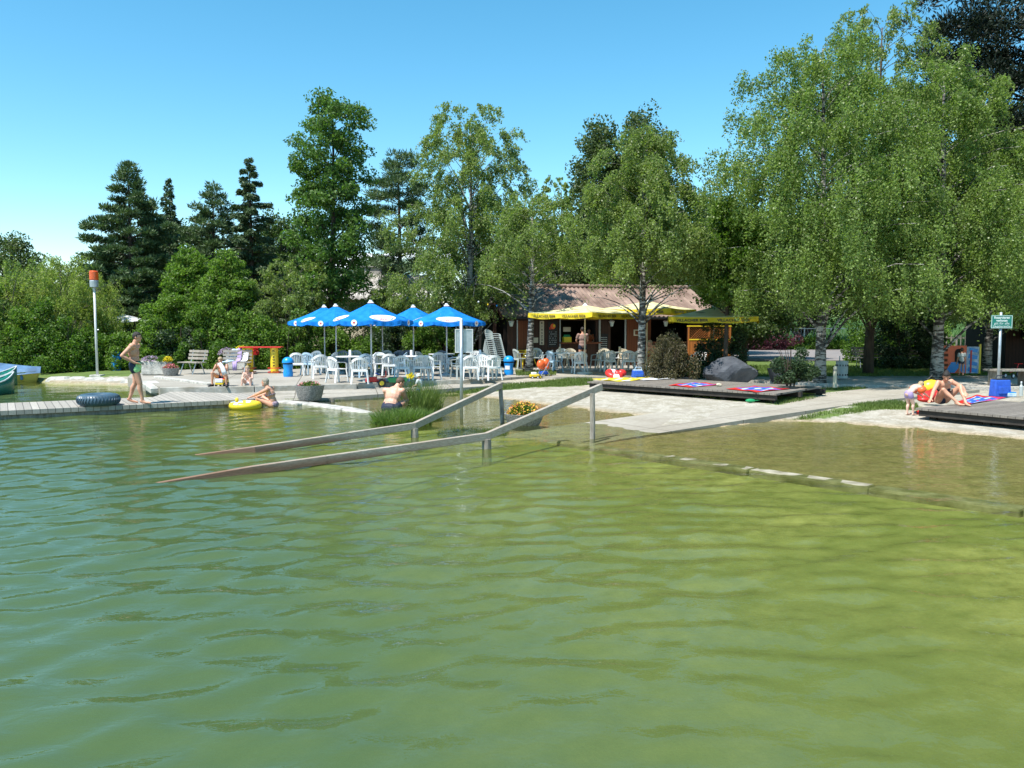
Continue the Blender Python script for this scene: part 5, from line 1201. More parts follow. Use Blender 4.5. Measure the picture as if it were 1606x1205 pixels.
def napkin(px, py, Yd, label, mk='whitecloth'):
    p = at(px, py, Yd); o = thing('menu_holder', label, 'menu holder', (p.x, p.y, TZ + .74))
    MB().lathe([(.055, 0), (.055, .02), (.02, .03)], n=12).build('foot', MT[mk], o); MB().box((0, 0, .12), (.08, .03, .19)).build('card', MT[mk], o)
for a in [(549, 565, tg(549, 592).y, 'small white menu holder on the left round table'), (645, 564, tg(645, 592).y, 'white menu holder on the middle round table'), (753, 562, tg(757, 591).y, 'white menu holder on the table right of the sign post'),
          (878, 556, tg(886, 582).y, 'white menu holder on the long oval table', 'cream'), (972, 555, tg(972, 581).y, 'cream menu holder on the table near the kiosk birch', 'cream')]: napkin(*a)

# ------------------------------------------------------------------ terrace things
def bin_(px, py, label, sticker=False):
    o = thing('litter_bin', label, 'litter bin', ground(px, py, TZ), .2, 'blue litter bins')
    MB().lathe([(.16, 0), (.165, .02), (.175, .12), (.15, .25), (.175, .42), (.18, .44)], n=24).build('body', MT['binblue'], o, smooth='auto')
    MB().lathe([(.165, .44), (.165, .50)], n=24).build('opening_band', MT['navy'], o)
    MB().lathe([(.20, .49), (.205, .53), (.17, .62), (.10, .68), (.001, .70)], n=24).build('lid', MT['binblue'], o, smooth='auto')
    if sticker: 
        q = MB(); q.lathe([(.171, .2), (.174, .34)], n=24); q.f = [f for i, f in enumerate(q.f) if i % 24 in (14, 15, 16, 17)]; q.m = [0] * len(q.f)
        q.v = [(v[0] * 1.02, v[1] * 1.02, v[2]) for v in q.v]; q.build('sticker', MT['white'], o)
    return o
bin_(452, 591, 'blue domed litter bin at the left end of the white chairs'); bin_(798, 588, 'blue domed litter bin with white sticker left of the blotchy birch', True)
# yellow play columns with red roof bar
o = thing('play_counter', 'yellow twin column stand with red top and red base frames', 'play stand', ground(411, 585.5, TZ), R(4))
for i, x in enumerate((-.47, .47)):
    MB().lathe([(.15, 0), (.15, .96)], (x, 0, 0), n=20).build('column', MT['yellowplastic'], o, smooth='auto')
    q = MB()
    for z in (.05, .2):
        for a in range(4):
            t = PI / 4 + a * PI / 2; p = Vector((x + .29 * math.cos(t), .29 * math.sin(t), z)); p2 = Vector((x + .29 * math.cos(t + PI / 2), .29 * math.sin(t + PI / 2), z)); q.bar(p, p2, .025, .03)
    for a in range(4): t = PI / 4 + a * PI / 2; q.bar((x + .29 * math.cos(t), .29 * math.sin(t), 0), (x + .29 * math.cos(t), .29 * math.sin(t), .21), .03, .03)
    q.build('base_frame', MT['redplastic'], o)
    tb = MB()
    for off, s in ((-.06, 'SPIEL'), (.045, 'KINDER')) if i == 0 else ((0, 'KINDER'),):
        for j, c_ in enumerate(s): put_text(tb, c_, (x + off, -.153 + .3 * off * off, .84 - j * .11), (0, 0, -1), (1, 0, 0), .11, .03)
    tb.build('lettering', MT['black'], o)
MB().box((0, 0, .985), (1.55, .5, .045)).build('top', MT['redplastic'], o, bevel=.01)
# benches
def bench(px, py, rz, label, wlen=1.55, mk='greywood', z=TZ):
    o = thing('park_bench', label, 'bench', ground(px, py, z), rz)
    for k in range(4): 
        MB().box((0, -.2 + k * .125, .44), (wlen, .095, .03)).build('seat_slat', MT[mk], o)
    for k in range(3): MB().box((0, .26 + .035 * k, .58 + .13 * k), (wlen, .025, .09)).build('back_slat', MT[mk], o)
    for x in (-wlen / 2 + .18, wlen / 2 - .18):
        q = MB(); q.tube([(x, -.2, .42), (x, .2, .42), (x, .27, .55), (x, .36, .9)], .018, 6); q.tube([(x, -.12, .42), (x - .03, -.26, 0)], .018, 6); q.tube([(x, .12, .42), (x + .03, .26, 0)], .018, 6); q.build('leg_frame', MT['steel'], o)
    return o
bench(302, 587, R(-28), 'empty weathered slatted bench behind the seated boy', 1.0); bench(371, 587, R(8), 'slatted bench with towels between the boy and the yellow columns', 1.05)
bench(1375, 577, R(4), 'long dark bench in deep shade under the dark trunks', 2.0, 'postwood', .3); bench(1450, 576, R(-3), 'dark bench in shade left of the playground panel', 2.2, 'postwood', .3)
def cloth(name, label, pts, w_, m, cat='towel', thick=.012, seed=1):
    """cloth that follows a path of points, width along w_"""
    mb = MB(); w_ = Vector(w_); n = len(pts); r = random.Random(seed)
    vs = []
    for i, p in enumerate(pts):
        for j in range(9):
            u = j / 8 - .5; vs.append(Vector(p) + w_ * u + Vector((0, .012 * math.sin(j * 2.1 + i), .008 * math.sin(j * 1.7 + i * 1.3))))
    mb.add(vs, [(i * 9 + j, i * 9 + j + 1, (i + 1) * 9 + j + 1, (i + 1) * 9 + j) for i in range(n - 1) for j in range(8)])
    o = mb.build(name, m, smooth=True); s = o.modifiers.new('thick', 'SOLIDIFY'); s.thickness = thick; return tag(o, label, cat)
bc = tg(371, 587)
cloth('towel', 'pale blue towel hanging over the bench back beside the seated boy', [bc + Vector(p) for p in ((-.35, -.32, .47), (-.33, -.05, .475), (-.3, .2, .49), (-.22, .30, .62), (-.12, .38, .93), (-.08, .43, .92), (-.05, .47, .6))], (.28, .06, 0), MT['towelblue'], seed=2)
cloth('towel', 'mauve towel hanging down the front of the bench with towels', [bc + Vector(p) for p in ((.02, .42, .95), (.03, .36, .90), (.03, .27, .6), (.03, .1, .475), (.03, -.27, .47), (.03, -.29, .15))], (.16, 0, 0), MT['purplecloth'], seed=3)
cloth('towel', 'white cloth folded over the slats at the right of the bench with towels', [bc + Vector(p) for p in ((.26, .37, .78), (.26, .28, .62), (.26, .25, .52), (.26, .0, .475))], (.2, 0, 0), MT['whitecloth'], seed=4)
# planters
def flowers(parent, c, r_, h, mleaf, mfl, nl=900, nf=260, seed=1, name='foliage', fs=.05):
    r = np.random.default_rng(seed); g = r.normal(size=(nl, 3)); g /= np.linalg.norm(g, axis=1, keepdims=True); g[:, 2] = np.abs(g[:, 2]); q = g * r.uniform(.3, .9, (nl, 1)) * np.array([r_[0], r_[1], h]) + np.array(c)
    leaves(name, q, r.normal(size=q.shape), .07, .05, mleaf, parent, seed)
    g = r.normal(size=(nf, 3)); g /= np.linalg.norm(g, axis=1, keepdims=True); g[:, 2] = np.abs(g[:, 2]); q = g * r.uniform(.85, 1.08, (nf, 1)) * np.array([r_[0], r_[1], h]) + np.array(c)
    leaves('blossoms', q, r.normal(size=q.shape), fs, fs, mfl, parent, seed + 1)
def box_planter(px, py, w_, h, label, fl, rz=0, d=.5):
    o = thing('flower_box', label, 'planter', ground(px, py, TZ), rz); MB().box((0, 0, h / 2 + .03), (w_, d, h)).build('box', MT['limestone'], o, bevel=.02); MB().box((0, 0, .02), (w_ - .08, d - .08, .05)).build('foot', MT['kerbstone'], o)
    for i, (x, rx, hh, mk) in enumerate(fl): flowers(o, (x, -.05, h), (rx, .24, hh), hh, MT['bush'], MT[mk], 500, 420, i + int(px), fs=.05)
    return o
box_planter(246, 588.5, .92, .50, 'pale stone flower box with mauve flowers beside the standing man', [(-.18, .34, .20, 'flower_purple'), (.25, .22, .22, 'bush'), (.42, .16, .18, 'flower_yellow')])
box_planter(377, 580.5, 1.0, .62, 'pale stone flower box with yellow flowers behind the bench with towels', [(-.5, .36, .28, 'flower_purple'), (.12, .40, .36, 'flower_yellow'), (.62, .14, .3, 'flower_red')])
def bowl_planter(base, r_, h, label, mfl, rz=0, foliage=.16, nf=300, m='pebbled', sy=1, nl=900, mleaf='bush', rt=.74):
    o = thing('flower_bowl', label, 'planter', base, rz)
    MB().lathe([(r_ * rt, 0), (r_ * .86, h * .35), (r_ * .97, h * .85), (r_, h), (r_ * .9, h), (r_ * .85, h * .75), (.001, h * .75)], n=32, sy=sy, closed=False).build('bowl', MT[m], o, smooth='auto')
    flowers(o, (0, 0, h * .82), (r_ * .86, r_ * .8 * sy, foliage), foliage, MT[mleaf], MT[mfl], nl, nf, int(abs(base[0]) * 100), fs=.045); return o
bowl_planter(ground(268, 589.5, TZ), .30, .28, 'low round bowl with pink flowers in front of the pale stone box', 'flower_pink', foliage=.2)
bowl_planter(ground(486, 627.5, .06), .41, .42, 'round washed concrete pot with red flowers standing on the kerb', 'flower_pink', foliage=.20, nf=90, nl=600)
bowl_planter(ground(822, 667, -.02), .44, .26, 'grey oval bowl full of pink and yellow flowers behind the front handrail', 'flower_mix', foliage=.30, nf=420, nl=1300)
bowl_planter(ground(1233, 600, .25), .62, .46, 'wide dark pot with a feathery shrub on the far side of the raft', 'darkbush', m='boulder', foliage=.4, nl=1500, mleaf='darkbush')
bush('feathery_shrub', 'feathery green shrub growing in the wide dark pot', 'shrub', Vector(ground(1240, 600, .6)), 1.3, 1.0, 1.0, 98, MT['darkbush'], 7000, (.07, .04), .2)
bowl_planter(ground(1073, 601, .28), .30, .22, 'small pot with yellow green leaves and red blossoms beside the brownish shrub', 'flower_red', foliage=.42, nf=70, m='boulder', mleaf='willow', nl=1500)
o = thing('flower_bed', 'yellow flowers growing at the hedge foot behind the leftmost tables', 'flowers', ground(545, 580, TZ)); flowers(o, (0, 0, 0), (.95, .3, .62), .62, MT['hazel'], MT['flower_yellow'], 1800, 420, 5)
o = thing('tall_yellow_flower', 'single tall yellow flower rising from the sedge beside the toddler', 'flower', ground(645, 655, 0)); MB().tube([(0, 0, -.1), (.01, 0, .45), (-.01, 0, .95)], .008, 6).build('stem', MT['bush'], o)
r = np.random.default_rng(3); q = r.normal(0, .8, (70, 3)) * [.05, .05, .04] + [0, 0, .98]; leaves('blossom', q, r.normal(size=q.shape), .06, .035, MT['flower_yellow'], o, 3)
q = np.stack([r.normal(0, .045, 50), r.normal(0, .04, 50), r.uniform(.3, .9, 50)], 1); leaves('leaves', q, r.normal(size=q.shape) * [1, 1, .3], .09, .015, MT['bush'], o, 4)
# lamp post with red beacon
lp = ground(153, 594, .12); o = thing('beacon_post', 'tall white post carrying a red warning beacon on the bank', 'beacon', lp); S_ = lp.y / 1300
hh = (591 - 452) * S_
MB().box((0, 0, .06), (.42, .42, .18)).build('footing', MT['limestone'], o, bevel=.02)
MB().tube([(0, 0, .1), (0, 0, hh)], [.048, .04], 12).build('pole', MT['whitesteel'], o, smooth=True)
MB().lathe([(.05, hh - .05), (.06, hh + .06), (.15, hh + .1), (.16, hh + .32), (.15, hh + .35)], n=16).build('beacon_socket', MT['steel'], o)
MB().lathe([(.14, hh + .33), (.16, hh + .38), (.16, hh + .66), (.13, hh + .71), (.0, hh + .72)], n=16, closed=False).build('beacon_lens', MT['lens'], o)
MB().tube([(.06, 0, hh * .55), (.11, 0, hh * .55)], .02, 6).build('hook', MT['steel'], o)
# sign post in the water with a panel seen from behind
spb = ground(724, 664, -.1); Ysp = spb.y; o = thing('panel_sign', 'grey steel post in the water with a panel seen from behind', 'sign', (spb.x, Ysp, -.3))
ztop = at(724, 502, Ysp).z + .3; zp1 = at(724, 517, Ysp).z + .3; zp0 = at(724, 553, Ysp).z + .3
MB().tube([(0, 0, 0), (0, 0, ztop)], .038, 12).build('post', MT['steel'], o, smooth=True)
pw = 27 * Ysp / 1300
q = MB(); q.box((.06, .07, (zp0 + zp1) / 2), (pw, .015, zp1 - zp0)); q.build('panel', MT['steel'], o)
q = MB()
for s in (-1, 1): q.box((.06 + s * pw / 2, .065, (zp0 + zp1) / 2), (.018, .035, zp1 - zp0 + .018))
for z in (zp0, zp1): q.box((.06, .065, z), (pw, .034, .018))
q.build('panel_rim', MT['whitesteel'], o); q = MB(); q.box((0, .035, zp1 - .05), (.11, .07, .03)); q.box((0, .035, zp0 + .05), (.11, .07, .03)); q.build('clamp', MT['steel'], o)
# handrails
def handrail(label, posts, pts):
    o = thing('handrail', label, 'handrail', (0, 0, 0), group='wooden handrails of the ramp')
    bm_ = MB()
    for i, (p, q) in enumerate(zip(pts[:-1], pts[1:])):
        bm_ = MB(); e = (q - p).normalized(); bm_.bar(p - e * (.012 if i else 0), q + e * .02, .085, .13); bm_.build('rail_beam', MT['railwood'], o, bevel=.008)
    for (b, t, s) in posts: 
        q = MB(); q.tube([b, b.lerp(t, .5) + Vector((.008, 0, 0)), t], [s * 1.05, s, s * .95], 10); q.build('post', MT['postwood'], o)
    return o
f0 = at(943, 607, 16.1); f1 = at(763, 684.5, 14.4); f2 = at(395, 738, 12.05); f3 = ground(205, 766, -.04); f3 = f2 + (f3 - f2) * 1.25; f3.z -= .06
f0b = at(929, 613, 15.8)
handrail('front wooden handrail running from the ramp down into the lake', [(Vector((f0b.x, 15.75, -.2)), f0b - Vector((0, 0, .05)), .05), (Vector((f1.x, f1.y, -.5)), f1 - Vector((0, 0, .05)), .085)], [f0, f1, f1.lerp(f2, .72), f2, f3])
b0 = at(786, 604, 18.4); b1 = at(650, 668, 15.9); b2 = at(400, 706, 14.1); b3 = ground(290, 718, -.04); b3 = b2 + (b3 - b2) * 1.3; b3.z -= .05
handrail('rear wooden handrail running down into the lake beside the sedge', [(Vector((at(788, 660, 18.3).x, 18.3, -.2)), at(785, 607, 18.4) - Vector((0, 0, .05)), .05), (Vector((b1.x, b1.y, -.5)), b1 - Vector((0, 0, .05)), .075)], [b0, b1, b1.lerp(b2, .45), b2, b3])
# boats at the left edge
o = thing('covered_boat', 'boat under a blue tarpaulin with yellow hull at the left edge', 'boat', (at(66, 598, 31.5).x - 2.6, 31.5, 0), R(-3))
def hullpts(L_, W_, s): return [(x * L_ / 2, W_ / 2 * (1 - max(0, x) ** 2.2) ** .6 * s * (1 if x > -.9 else .93)) for x in np.linspace(-1, .995, 16)]
def hull(L_, W_, zb, zt, flare=.75):
    mb = MB(); a = hullpts(L_, W_, 1); rings = []
    for z, k, kx in ((zb, flare * .55, .93), (zb + (zt - zb) * .4, flare, .97), (zt, 1, 1)):
        rings.append([(x * kx, y * k, z + (.12 * max(0, x / (L_ / 2)) ** 2 if z > zb else 0)) for x, y in a] + [(x * kx, -y * k, z + (.12 * max(0, x / (L_ / 2)) ** 2 if z > zb else 0)) for x, y in a[::-1]])
    n = len(rings[0]); vs = [p for r_ in rings for p in r_]; fs = [(i * n + j, i * n + (j + 1) % n, (i + 1) * n + (j + 1) % n, (i + 1) * n + j) for i in range(2) for j in range(n)]; fs.append(tuple(range(n - 1, -1, -1)))
    return mb.add(vs, fs), rings
mb, rg = hull(5.2, 1.7, -.15, .30); mb.build('hull', MT['boatyellow'], o, smooth=True)
n = len(rg[2]) // 2; vs = []; 
for i in range(n):
    a = Vector(rg[2][i]); b = Vector(rg[2][-1 - i]); rz_ = .30 + .62 * max(0, 1 - abs((a.x + 1.4) / 3.9)) 
    for t in (0, .25, .5, .75, 1): 
        p = (a * 1.03).lerp(b * 1.03, t); p.z = a.z + .015 + (rz_ - .15) * (1 - abs(2 * t - 1)) ** 1.15 - (.09 if t in (0, 1) else 0); vs.append(p)
MB().add(vs, [(i * 5 + j, i * 5 + j + 1, (i + 1) * 5 + j + 1, (i + 1) * 5 + j) for i in range(n - 1) for j in range(4)]).build('tarpaulin', MT['boatblue'], o, smooth=True)
for s in (-1, 1): MB().tube([(2.1, s * .35, .38), (2.15, s * .38, .1)], .05, 8).build('fender', MT['boatblue'], o)
def canoe(px, py, Yd, rz, label):
    p = at(px, py, Yd); o = thing('canoe', label, 'canoe', (p.x, Yd, 0), rz, 'green boats at the left edge')
    xs_ = np.linspace(-1, 1, 17); mb = MB(); vs = []
    for x in xs_:
        wv = .36 * (1 - abs(x) ** 2.4) + .015; sheer = .36 + .30 * abs(x) ** 3
        for k in range(9):
            t = PI * k / 8; vs.append((x * 1.9, wv * math.cos(t), sheer - (sheer + .1 - .06 * abs(x)) * math.sin(t) ** .8))
    mb.add(vs, [(i * 9 + j, (i + 1) * 9 + j, (i + 1) * 9 + j + 1, i * 9 + j + 1) for i in range(16) for j in range(8)]); h = mb.build('hull', MT['boatgreen'], o, smooth=True); s = h.modifiers.new('t', 'SOLIDIFY'); s.thickness = .02
    g_ = MB()
    for s_ in (0, 8):
        pts = [Vector(vs[i * 9 + s_]) for i in range(17)]; g_.tube(pts, .022, 6)
    g_.build('gunwale', MT['whitesteel'], o); MB().box((-.3, 0, .30), (.25, .6, .03)).build('seat', MT['greywood'], o)
canoe(-52, 600, 24.6, R(82), 'green canoe cut off by the left edge, nearer one'); canoe(-40, 597, 28.2, R(80), 'green canoe with pale rim behind the nearer one at the left edge')
# tyre tube on the jetty
tp_ = ground(155, 636, .205); o = thing('tyre_float', 'big blue grey tyre tube lying flat on the jetty', 'tyre', (tp_.x, tp_.y, .205))
MB().torus((0, 0, .145), .335, .145, n=56, m=16, sz=1.0).build('tyre', MT['rubber'], o, smooth=True)
q = MB()
for i in range(40):
    t = 2 * PI * i / 40
    for j, (u0, u1) in enumerate(((-.75, .0), (.0, .75))):
        def tp2(u, tt): return ((.335 + .15 * math.cos(u)) * math.cos(tt), (.335 + .15 * math.cos(u)) * math.sin(tt), .145 + .15 * math.sin(u))
        q.bar(tp2(u0, t), tp2((u0 + u1) / 2, t + .05 * (1 if j else -1)), .022, .01); q.bar(tp2((u0 + u1) / 2, t + .05 * (1 if j else -1)), tp2(u1, t), .022, .01)
q.build('tread', MT['rubber'], o)
# toy tractor
tt_ = ground(592, 607, .19); o = thing('toy_tractor', 'red pedal tractor with green trailer parked on the lower path', 'toy tractor', tt_, R(188)); o.scale = (.8, .8, .8)
q = MB(); q.box((.22, 0, .30), (.42, .2, .2)); q.box((.42, 0, .27), (.1, .18, .14)); q.box((-.12, 0, .26), (.4, .2, .08)); q.build('body', MT['redplastic'], o, bevel=.02)
q = MB(); q.box((-.22, 0, .40), (.2, .26, .05)); q.box((-.34, 0, .52), (.05, .26, .26)); q.build('seat', MT['redplastic'], o, bevel=.02)
MB().torus((.0, 0, .52), .09, .014, M=rot_to((-.4, 0, 1))).build('steering_wheel', MT['bluecloth'], o); MB().bar((.05, 0, .36), (0, 0, .52), .025, .025).build('steering_column', MT['black'], o)
def wheel(parent, x, y, r_, w_, hubm='yellowplastic'):
    Mx = Matrix.Rotation(PI / 2, 3, 'X'); wl = MB().lathe([(r_ * .55, -w_ / 2), (r_, -w_ / 2), (r_, w_ / 2), (r_ * .55, w_ / 2)], (x, y, r_), 20, M=Mx, closed=False).build('wheel', MT['black'], parent); MB().lathe([(r_ * .56, -w_ / 2 - .005), (r_ * .56, w_ / 2 + .005)], (x, y, r_), 16, M=Mx).build('hub', MT[hubm], wl)
for y in (-.16, .16): wheel(o, .38, y, .11, .07); wheel(o, -.18, y * 1.15, .16, .09)
tr = thing('toy_trailer', 'green toy trailer hitched behind the red pedal tractor', 'toy trailer', tt_ + Vector((.62, .03, 0)), R(188)); tr.scale = (.8,) * 3
q = MB(); q.add([(-.36, -.15, .18), (.30, -.15, .18), (.30, .15, .18), (-.36, .15, .18), (-.46, -.2, .36), (.38, -.2, .36), (.38, .2, .36), (-.46, .2, .36)], [(3, 2, 1, 0), (0, 1, 5, 4), (1, 2, 6, 5), (2, 3, 7, 6), (3, 0, 4, 7)]); tb_ = q.build('tub', MT['greenplastic'], tr); s = tb_.modifiers.new('t', 'SOLIDIFY'); s.thickness = .02
MB().bar((.3, 0, .2), (.5, 0, .2), .03, .03).build('drawbar', MT['black'], tr)
for y in (-.17, .17): wheel(tr, -.1, y, .12, .07, 'black')
# doll buggy
dbp = ground(852, 593.5, .25); o = thing('doll_buggy', 'doll buggy with orange seat standing on the path before the kiosk', 'doll buggy', dbp, R(30))
q = MB(); q.ball((-.1, 0, .50), (.16, .13, .17)); q.ball((.12, .02, .54), (.15, .13, .18)); q.ball((.05, 0, .38), (.22, .12, .08)); q.build('seat_cover', MT['orange'], o, smooth=True)
q = MB()
for y in (-.14, .14): q.tube([(-.22, y, .06), (.05, y, .4), (.25, y, .75)], .014, 6); q.tube([(.22, y, .06), (.0, y, .4)], .014, 6)
q.tube([(.25, -.14, .75), (.25, .14, .75)], .014, 6); q.build('frame', MT['steel'], o); MB().box((.02, 0, .20), (.3, .22, .12)).build('basket', MT['bluecloth'], o, bevel=.03)
for x in (-.22, .22):
    for y in (-.15, .15): wheel(o, x, y, .06, .03)
o = thing('toy_car', 'small yellow and white toy car at the foot of the doll buggy', 'toy', dbp + Vector((-.32, -.12, 0)), R(15))
q = MB(); q.box((0, 0, .10), (.34, .18, .10)); q.box((-.02, 0, .18), (.18, .15, .09), 1); q.build('body', [MT['yellowplastic'], MT['whitecloth']], o, bevel=.02)
for x in (-.1, .1):
    for y in (-.08, .08): wheel(o, x, y, .045, .03, 'whitecloth')
o = thing('scooter', 'small dark pedal scooter leaning at the blotchy birch foot', 'scooter', ground(825, 584, TZ), R(70))
q = MB(); q.tube([(-.3, 0, .1), (.2, 0, .1), (.28, 0, .62)], .015, 6); q.tube([(.28, -.14, .62), (.28, .14, .62)], .013, 6); q.build('frame', MT['steel'], o); wheel(o, -.3, 0, .08, .03); wheel(o, .27, 0, .08, .03)

# ------------------------------------------------------------------ rafts
MT['shadewood'] = mat('shade_darkened_wood', (0.035, 0.028, 0.022), .85, .3, 6, .4)  # raft undersides coloured dark to imitate the tree shade on them
def raft(label, A, B, Cc, Dd, zt, h, group='low wooden rafts on the gravel'):
    d = (Vector(B) - Vector(A)).normalized(); ang = math.atan2(d.y, d.x); o = thing('wooden_raft', label, 'wooden platform', (A[0], A[1], 0), ang, group)
    def lc(p): v = Vector(p) - Vector(A); return (v.x * math.cos(ang) + v.y * math.sin(ang), -v.x * math.sin(ang) + v.y * math.cos(ang))
    MB().poly([lc(p) for p in (A, B, Cc, Dd)], zt - .045, zt).build('deck_boards', MT['deckwood'], o)
    ll = lc(B)[0]; dd = lc(Dd)[1]
    for k in range(3): MB().box((ll / 2, .10 + k * (dd - .2) / 2, zt - .045 - .065 - .002), (ll - .1, .1, .13)).build('joist', MT['shadewood'], o)
    for k in range(5):
        for y in (.16, dd - .16): MB().box((.25 + k * (ll - .5) / 4, y + .14, (zt - .2) / 2 + .02), (.14, .1, zt - .2 + .1)).build('foot', MT['shadewood'], o)
    return o
r1 = [(2.28, 25.1), (6.62, 20.7), (8.65, 23.1), (4.25, 27.3)]
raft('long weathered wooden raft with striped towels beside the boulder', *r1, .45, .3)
r2 = [(8.9, 18.2), (11.7, 13.9), (14.5, 15.7), (11.7, 20.0)]
ZR2 = .35
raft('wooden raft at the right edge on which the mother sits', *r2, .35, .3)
ZR = .45
def flat_towel(name, label, px_quad, z, mats_fn, seed=1, cat='towel'):
    """towel lying on boards: four picture corners, small folds"""
    c = [ground(x, y, z) for x, y in px_quad]; nu, nv = 26, 14; vs = []; r = random.Random(seed); a1, a2 = r.uniform(0, 6), r.uniform(0, 6)
    for i in range(nu + 1):
        for j in range(nv + 1):
            u, v = i / nu, j / nv; p = c[0].lerp(c[1], u).lerp(c[3].lerp(c[2], u), v); p.z = z + .006 + .014 * (1 + math.sin(u * 11 + a1 + 3 * v) * math.sin(v * 8 + a2 + 2 * u)) ; vs.append(p)
    mb = MB(); mb.add(vs, [(i * (nv + 1) + j, (i + 1) * (nv + 1) + j, (i + 1) * (nv + 1) + j + 1, i * (nv + 1) + j + 1) for i in range(nu) for j in range(nv)])
    mb.m = [mats_fn(i / nu, j / nv) for i in range(nu) for j in range(nv)]
    o = mb.build(name, [MT['bluecloth'], MT['redplastic'], MT['towelblue'], MT['parasolyellow'], MT['whitecloth']], smooth=True); return tag(o, label, cat)
def bord(u, v):
    if min(u, 1 - u) < .09 or min(v, 1 - v) < .16: return 1
    k = math.sin(u * 17) * math.sin(v * 11 + u * 5)
    return 2 if k > .45 else (1 if k < -.85 else 0)
flat_towel('beach_towel', 'blue towel with red border on the raft, left of the pale shoe', [(1048, 605), (1082, 608.5), (1134, 604), (1092, 600.5)], ZR, bord, 1)
flat_towel('beach_towel', 'blue towel with red border at the right end of the long raft', [(1138, 611), (1186, 616), (1240, 611), (1184, 606.5)], ZR, bord, 2)
flat_towel('beach_towel', 'blue and red towel spread on the raft right of the seated mother', [(1499, 631), (1510, 637), (1578, 625), (1532, 621)], ZR2, bord, 3)
flat_towel('beach_towel', 'yellow patterned towel at the left tip of the long raft', [(928, 596), (975, 599.5), (1020, 595), (965, 592.5)], ZR, lambda u, v: 3 if math.sin(u * 19) * math.sin(v * 9) > -.5 else 4, 4)
flat_towel('beach_towel', 'rumpled pale yellow towel behind the red swim ring on the long raft', [(985, 594), (1010, 597.5), (1060, 595), (1015, 591.5)], ZR, lambda u, v: 3 if u < .4 else 4, 5)
p = ground(963, 593, ZR); o = thing('swim_ring', 'red and white inflatable ring propped on the yellow towel', 'swim ring', p + Vector((0, 0, .15)), .3)
MB().torus((0, 0, -.04), .20, .10, n=32, m=12, M=rot_to((.1, -.35, .9)), mifn=lambda i, j: 1 if (i // 4) % 4 == 1 else 0).build('ring', [MT['redplastic'], MT['whitecloth']], o, smooth=True)
MB().ball((.3, .05, .0), (.16, .12, .12)).build('handle_cushion', MT['redplastic'], o, smooth=True)
def bag(name, label, cat, p, dims, mk, rz=0, mk2='black', strap=True):
    o = thing(name, label, cat, p, rz); MB().box((0, 0, dims[2] / 2), dims, taper=.88).build('body', MT[mk], o, bevel=.03)
    MB().box((0, 0, dims[2] + .004), (dims[0] * .8, dims[1] * .8, .03)).build('lid', MT[mk2], o, bevel=.01)
    MB().box((0, -dims[1] / 2 - .012, dims[2] * .4), (dims[0] * .6, .03, dims[2] * .4)).build('pocket', MT[mk], o, bevel=.008)
    if strap: MB().tube([(-dims[0] * .3, 0, dims[2]), (-dims[0] * .2, 0, dims[2] + .1), (dims[0] * .2, 0, dims[2] + .1), (dims[0] * .3, 0, dims[2])], .012, 6).build('handle', MT[mk2], o)
    return o
bag('cool_bag', 'pale blue and royal blue cool bag on the raft at the kiosk birch foot', 'bag', ground(1001, 593, ZR), (.42, .26, .25), 'bluecloth', .1, 'towelblue')
bag('beach_bag', 'large royal blue bag standing at the foot of the green sign', 'bag', ground(1568, 622.5, ZR2), (.46, .26, .44), 'bluecloth', .1, 'navy')
rock('pale_shoe', ground(1128, 606.5, ZR) + Vector((0, 0, .05)), (.11, .05, .05), .4, 5, MT['cream'], 'pale bundled cloth lying between the two blue towels', 'cloth')
rock('boulder', ground(1146, 601.5, .28) + Vector((0, .1, .30)), (.92, .48, .56), R(4), 14, MT['boulder'], 'large smooth dark grey boulder on the far edge of the long raft', 'boulder', subd=4, rough=.1)
o = thing('toy_shovel', 'small green plastic toy lying in the grass below the long raft', 'toy', ground(1177, 631, .2)); q = MB(); q.ball((0, 0, .04), (.13, .07, .05)); q.bar((.08, 0, .04), (.25, .05, .05), .02, .02); q.build('scoop', MT['greenplastic'], o)
# things at the right raft
o = thing('swim_bag', 'heap of red inflatable things between the child and the mother', 'inflatable', ground(1462, 631, ZR2), .3)
for i, (x, y, z, a, b, c_, mk) in enumerate([(-.1, 0, .14, .3, .2, .15, 'redplastic'), (.18, .06, .18, .24, .18, .16, 'redplastic'), (.3, .1, .3, .12, .12, .10, 'orange'), (-.25, -.05, .08, .2, .15, .07, 'redplastic')]): MB().ball((x, y, z), (a, b, c_)).build('cushion', MT[mk], o, smooth=True)
o = thing('beach_ball', 'yellow beach bag behind the red inflatable heap', 'bag', ground(1468, 628, ZR2) + Vector((.05, .35, .28)), 0); MB().ball((0, 0, 0), (.26, .18, .20)).build('bag_body', MT['yellowplastic'], o, smooth=True); MB().tube([(-.12, 0, .17), (0, 0, .3), (.12, 0, .17)], .012, 6).build('handle', MT['black'], o)
o = thing('sand_toy', 'red plastic sand toy on the gravel before the right raft', 'toy', ground(1450, 653, .1)); q = MB(); q.lathe([(.10, 0), (.17, .10), (.18, .11), (.02, .12)], n=16, closed=False, sx=1.1); q.ball((-.08, 0, .08), (.1, .1, .07)); q.build('shell', MT['redplastic'], o)
